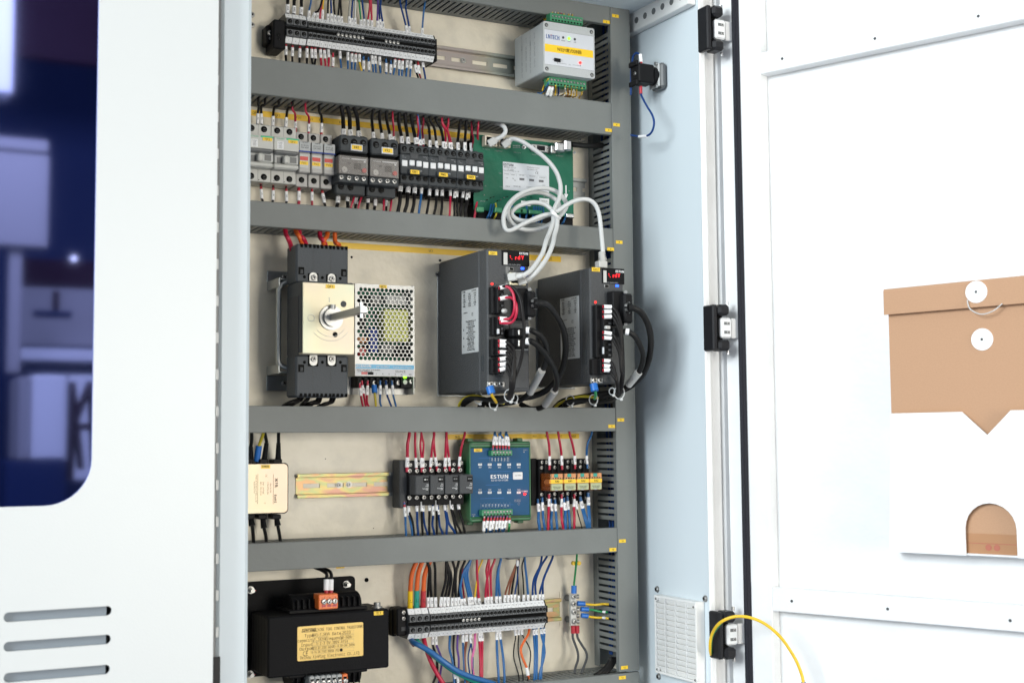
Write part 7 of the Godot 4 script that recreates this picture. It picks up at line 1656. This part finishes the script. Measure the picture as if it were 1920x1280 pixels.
# ------------------------------------------------------------------ side wall: push button block, vent filter
func build_side_wall_things():
	crop(1160, 0, 4.266)
	var w := PX(350, 622, WALL_X)
	var t := thing("switch_block", "black contact block on grey base on the side wall with blue wires", "switch", w)
	box("base", mats.mid_grey, t, Vector3(WALL_X - 0.013, w.y - 0.0205, w.z - 0.016), Vector3(WALL_X - 0.0005, w.y + 0.0205, w.z + 0.016), 0.004)
	box("base_rim", mats.light_grey, t, Vector3(WALL_X - 0.016, w.y - 0.0185, w.z - 0.014), Vector3(WALL_X - 0.0132, w.y + 0.0185, w.z + 0.014), 0.001)
	put("collar", cylmesh(0.0145, 0.008, 20), mats.black_plastic, t, Vector3(WALL_X - 0.019, w.y, w.z), TO_X)
	box("contact_block", mats.black_plastic, t, Vector3(WALL_X - 0.052, w.y - 0.0150, w.z - 0.013), Vector3(WALL_X - 0.023, w.y + 0.0150, w.z + 0.013), 0.002)
	for s in [-1, 1]: box("block_step", mats.black_plastic, t, Vector3(WALL_X - 0.056, w.y + s * 0.0155 - 0.004, w.z - 0.012), Vector3(WALL_X - 0.0515, w.y + s * 0.0155 + 0.004, w.z + 0.012), 0.001)
	screw(t, Vector3(WALL_X - 0.052, w.y, w.z + 0.002), 0.0032, "screw", Basis(Vector3(0, 0, 1), Vector3(0, 1, 0), Vector3(-1, 0, 0)))
	for s in [-1, 1]: rod("clamp_screw", mats.steel, t, Vector3(WALL_X - 0.0165, w.y + s * 0.018, w.z + 0.010), Vector3(WALL_X - 0.0205, w.y + s * 0.018, w.z + 0.010), 0.0028)
	var wx := WALL_X - 0.044
	for e in [["blue wire looping up from the switch block on the side wall", "180,520 178,465 150,424 118,450 104,540 100,640 98,760", 0], ["blue wire curving down from the switch block on the side wall", "178,715 182,760 225,845 270,920 284,985 268,1050 228,1086 165,1090 100,1080", 1]]:
		var v := []
		for p in e[1].split(" "):
			var c: PackedStringArray = p.split(","); v.append(PX(float(c[0]), float(c[1]), wx))
		var o := thing("wire", e[0], "wire", v[0], "wires at the switch block")
		tubed("conductor", mats.wire_navy, o, v, 0.0017, 8, 6)
		if e[2] == 0:
			rod("ferrule", mats.ferrule_red, o, PX(178, 545, wx), PX(179, 495, wx), 0.0026)
			rod("marker_sleeve", mats.sleeve, o, PX(180, 497, wx), PX(174, 436, wx), 0.0029)
		else:
			rod("ferrule", mats.ferrule_red, o, PX(177, 690, wx), PX(179, 750, wx), 0.0026)
			rod("marker_sleeve", mats.sleeve, o, PX(228, 1087, wx), PX(165, 1092, wx), 0.0024)
	# vent filter
	crop(1190, 1080, 5.189)
	var z1 := PX(690, 600, WALL_X).z
	var th := 0.0
	while th < 0.06 and PX(605, 600, WALL_X - th).z < z1: th += 0.0005
	var fx := WALL_X - th
	var z0 := PX(195, 560, fx).z
	var ya := PX(400, 218, fx).y; var yb := PX(400, 990, fx).y
	var f := thing("vent_filter", "off-white louvred vent filter screwed to the side wall below", "vent filter", Vector3(WALL_X, yb, (z0 + z1) / 2.0))
	var fw := 0.0035
	for e in [[z0, z0 + fw, yb, ya], [z1 - fw, z1, yb, ya]]: box("frame", mats.bracket_white, f, Vector3(fx, e[2], e[0]), Vector3(WALL_X - 0.0004, e[3], e[1]), 0.0006)
	for e in [[yb, yb + fw], [ya - fw, ya]]: box("frame", mats.bracket_white, f, Vector3(fx, e[0], z0 + fw), Vector3(WALL_X - 0.0004, e[1], z1 - fw), 0.0006)
	box("filter_mat", mats.filter_cloth, f, Vector3(fx + 0.006, yb + fw, z0 + fw), Vector3(WALL_X - 0.001, ya - fw, z1 - fw), 0.0)
	for k in range(1, 4): box("rib", mats.bracket_white, f, Vector3(fx + 0.0004, yb + fw, lerpf(z0, z1, k / 4.0) - 0.0006), Vector3(fx + 0.005, ya - fw, lerpf(z0, z1, k / 4.0) + 0.0006), 0.0003)
	var rows := 14
	var sm := boxmesh(Vector3(0.0012, (ya - yb - 2 * fw) / rows * 1.02, (z1 - z0 - 2 * fw) / 4.0 - 0.0016), 0.0003)
	for k in 4:
		for j in rows:
			put("slat", sm, mats.bracket_white, f, Vector3(fx + 0.0032, yb + fw + (ya - yb - 2 * fw) * (j + 0.5) / rows, z0 + fw + (z1 - z0 - 2 * fw) * (k + 0.5) / 4.0), Basis(Vector3(0, 0, 1), 0.42))
	var out := Basis(Vector3(0, 0, 1), Vector3(0, 1, 0), Vector3(-1, 0, 0))
	for e in [[212, 218], [578, 300], [224, 905], [596, 1012]]:
		var p := PX(e[0], e[1], fx - 0.001)
		put("screw_boss", cylmesh(0.0034, 0.003, 14), mats.bracket_white, f, p + Vector3(0.001, 0, 0), TO_X)
		screw(f, p + Vector3(-0.0004, 0, 0), 0.0020, "screw", out)
	for e in [[225, 126, "upper left"], [693, 218, "upper right"], [240, 975, "lower left"]]:
		var p := PX(e[0], e[1], WALL_X)
		var o := thing("wall_screw", "steel screw in the side wall at the %s corner of the vent filter" % e[2], "screw", p, "screws round the vent filter")
		put("washer", cylmesh(0.0050, 0.001, 18), mats.steel, o, p - Vector3(0.0005, 0, 0), TO_X)
		screw(o, p - Vector3(0.001, 0, 0), 0.0042, "screw", out)

# ------------------------------------------------------------------ the hall that the dark window mirrors
func RF(x: float, y: float, z: float) -> Vector3:
	var d := ray(x, y); var p := P(x, y, 0.252)
	d.z = -d.z
	return p + d * ((z - 0.252) / d.z)
func mirrored(called: String, m: Material, parent: Node3D, l: float, t: float, r: float, b: float, z: float, deep: float) -> MeshInstance3D:
	var a := RF((l + r) / 2.0, (t + b) / 2.0, z)
	var x0: float = RF(l, (t + b) / 2.0, z).x; var x1: float = RF(r, (t + b) / 2.0, z).x; var y1: float = RF((l + r) / 2.0, t, z).y; var y0: float = RF((l + r) / 2.0, b, z).y
	return box(called, m, parent, Vector3(x0, y0, z), Vector3(x1, y1, z + deep), 0.01)
func build_hall():
	crop(0, 0, 1)
	var fl := MeshInstance3D.new(); fl.name = "floor"
	var pm := BoxMesh.new(); pm.size = Vector3(24, 0.02, 24); fl.mesh = pm; fl.material_override = M("hall_floor", lin(0.22, 0.24, 0.30), 0.4)
	add_child(fl, true); fl.position = Vector3(0, -0.01, 4); fl.set_meta("kind", "structure"); fl.set_meta("label", "grey hall floor in front of the cabinet")
	M("maroon", lin(0.022, 0.006, 0.02), 0.6); M("navy", lin(0.012, 0.026, 0.085), 0.6); M("hall_grey", lin(0.30, 0.29, 0.30), 0.6); M("hall_white", lin(0.72, 0.72, 0.74), 0.5)
	var z := 7.0
	var w := MeshInstance3D.new(); w.name = "wall"; w.mesh = boxmesh(Vector3(7.0, 4.0, 0.1), 0.0); w.material_override = mats.navy  # backdrop out of view, placed to darken the window reflection
	add_child(w, true); w.position = Vector3(1.2, 2.0, z + 1.2); w.set_meta("kind", "structure"); w.set_meta("label", "dark blue wall out of view, keeping the window reflection dark")
	var s := thing("display_wall", "dark red and grey display wall across the aisle, mirrored in the blue window", "display wall", RF(110, 600, z))
	mirrored("maroon_band", mats.maroon, s, -40, -30, 300, 118, z, 0.05)
	mirrored("maroon_band", mats.maroon, s, 36, 490, 300, 541, z, 0.05)
	mirrored("grey_panel", mats.hall_grey, s, 36, 542, 300, 650, z, 0.05)
	mirrored("counter_edge", mats.hall_white, s, 30, 655, 300, 678, z - 0.2, 0.2)
	mirrored("counter_front", mats.navy, s, 30, 679, 300, 702, z - 0.1, 0.1)
	var sg := thing("banner_stand", "dark T shaped stand in front of the display wall, mirrored in the window", "stand", RF(100, 596, z - 0.3))
	mirrored("post", mats.maroon, sg, 98, 545, 111, 582, z - 0.3, 0.04)
	mirrored("foot", mats.navy, sg, 62, 582, 135, 595, z - 0.3, 0.06)
	var m1 := thing("machine_cabinet", "pale machine cabinet low across the aisle, mirrored in the window", "machine", RF(80, 860, z - 1.4))
	mirrored("body", mats.hall_white, m1, 58, 703, 124, 860, z - 1.4, 0.4)
	mirrored("side_panel", mats.hall_grey, m1, 34, 706, 57, 862, z - 1.4, 0.4)
	mirrored("plinth", mats.navy, m1, 10, 863, 124, 960, z - 1.4, 0.4)
	var m2 := thing("machine_screen", "tall pale machine panel on a post, mirrored in the window", "machine", RF(40, 480, z - 0.8))
	mirrored("panel", mats.hall_grey, m2, -30, 286, 91, 462, z - 0.8, 0.1)
	mirrored("top_band", mats.hall_grey, m2, -30, 258, 91, 282, z - 0.8, 0.1)
	mirrored("post", mats.hall_grey, m2, 14, 463, 40, 700, z - 0.75, 0.08)
	var m3 := thing("white_column", "bright white hall column, mirrored at the window's edge", "column", RF(0, 172, z - 1.0))
	mirrored("shaft", mats.hall_white, m3, -60, -40, 25, 172, z - 1.0, 0.2)
	var ch := thing("stool", "dark metal stool frame beside the pale machine, mirrored in the window", "stool", RF(150, 900, z - 1.0))
	for e in [[134, 716, 130, 900], [134, 720, 150, 880], [168, 716, 176, 880], [150, 800, 180, 800], [140, 790, 168, 716]]: rod("frame", mats.maroon, ch, RF(e[0], e[1], z - 1.0), RF(e[2], e[3], z - 1.0), 0.02)
	mirrored("machine_side", mats.hall_white, s, 125, 703, 190, 900, z - 0.4, 0.2)
	var lp := thing("spot_lamp", "round bright spot lamp over the aisle, mirrored in the window", "lamp", RF(137, 485, z - 0.5))
	var lm := M("spot_glow", Color(0.9, 0.9, 0.9)); lm.emission_enabled = true; lm.emission = Color(1, 0.98, 0.92); lm.emission_energy_multiplier = 0.35
	disc("face", lm, lp, RF(137, 485, z - 0.5), 0.017, 0.03)
	var ol := OmniLight3D.new(); ol.name = "spot_light"; ol.light_energy = 0.0006; ol.light_color = Color(1, 0.98, 0.92); ol.light_size = 0.015; ol.shadow_enabled = true; ol.omni_range = 6.0
	ol.position = RF(137, 485, z - 0.58); add_child(ol)
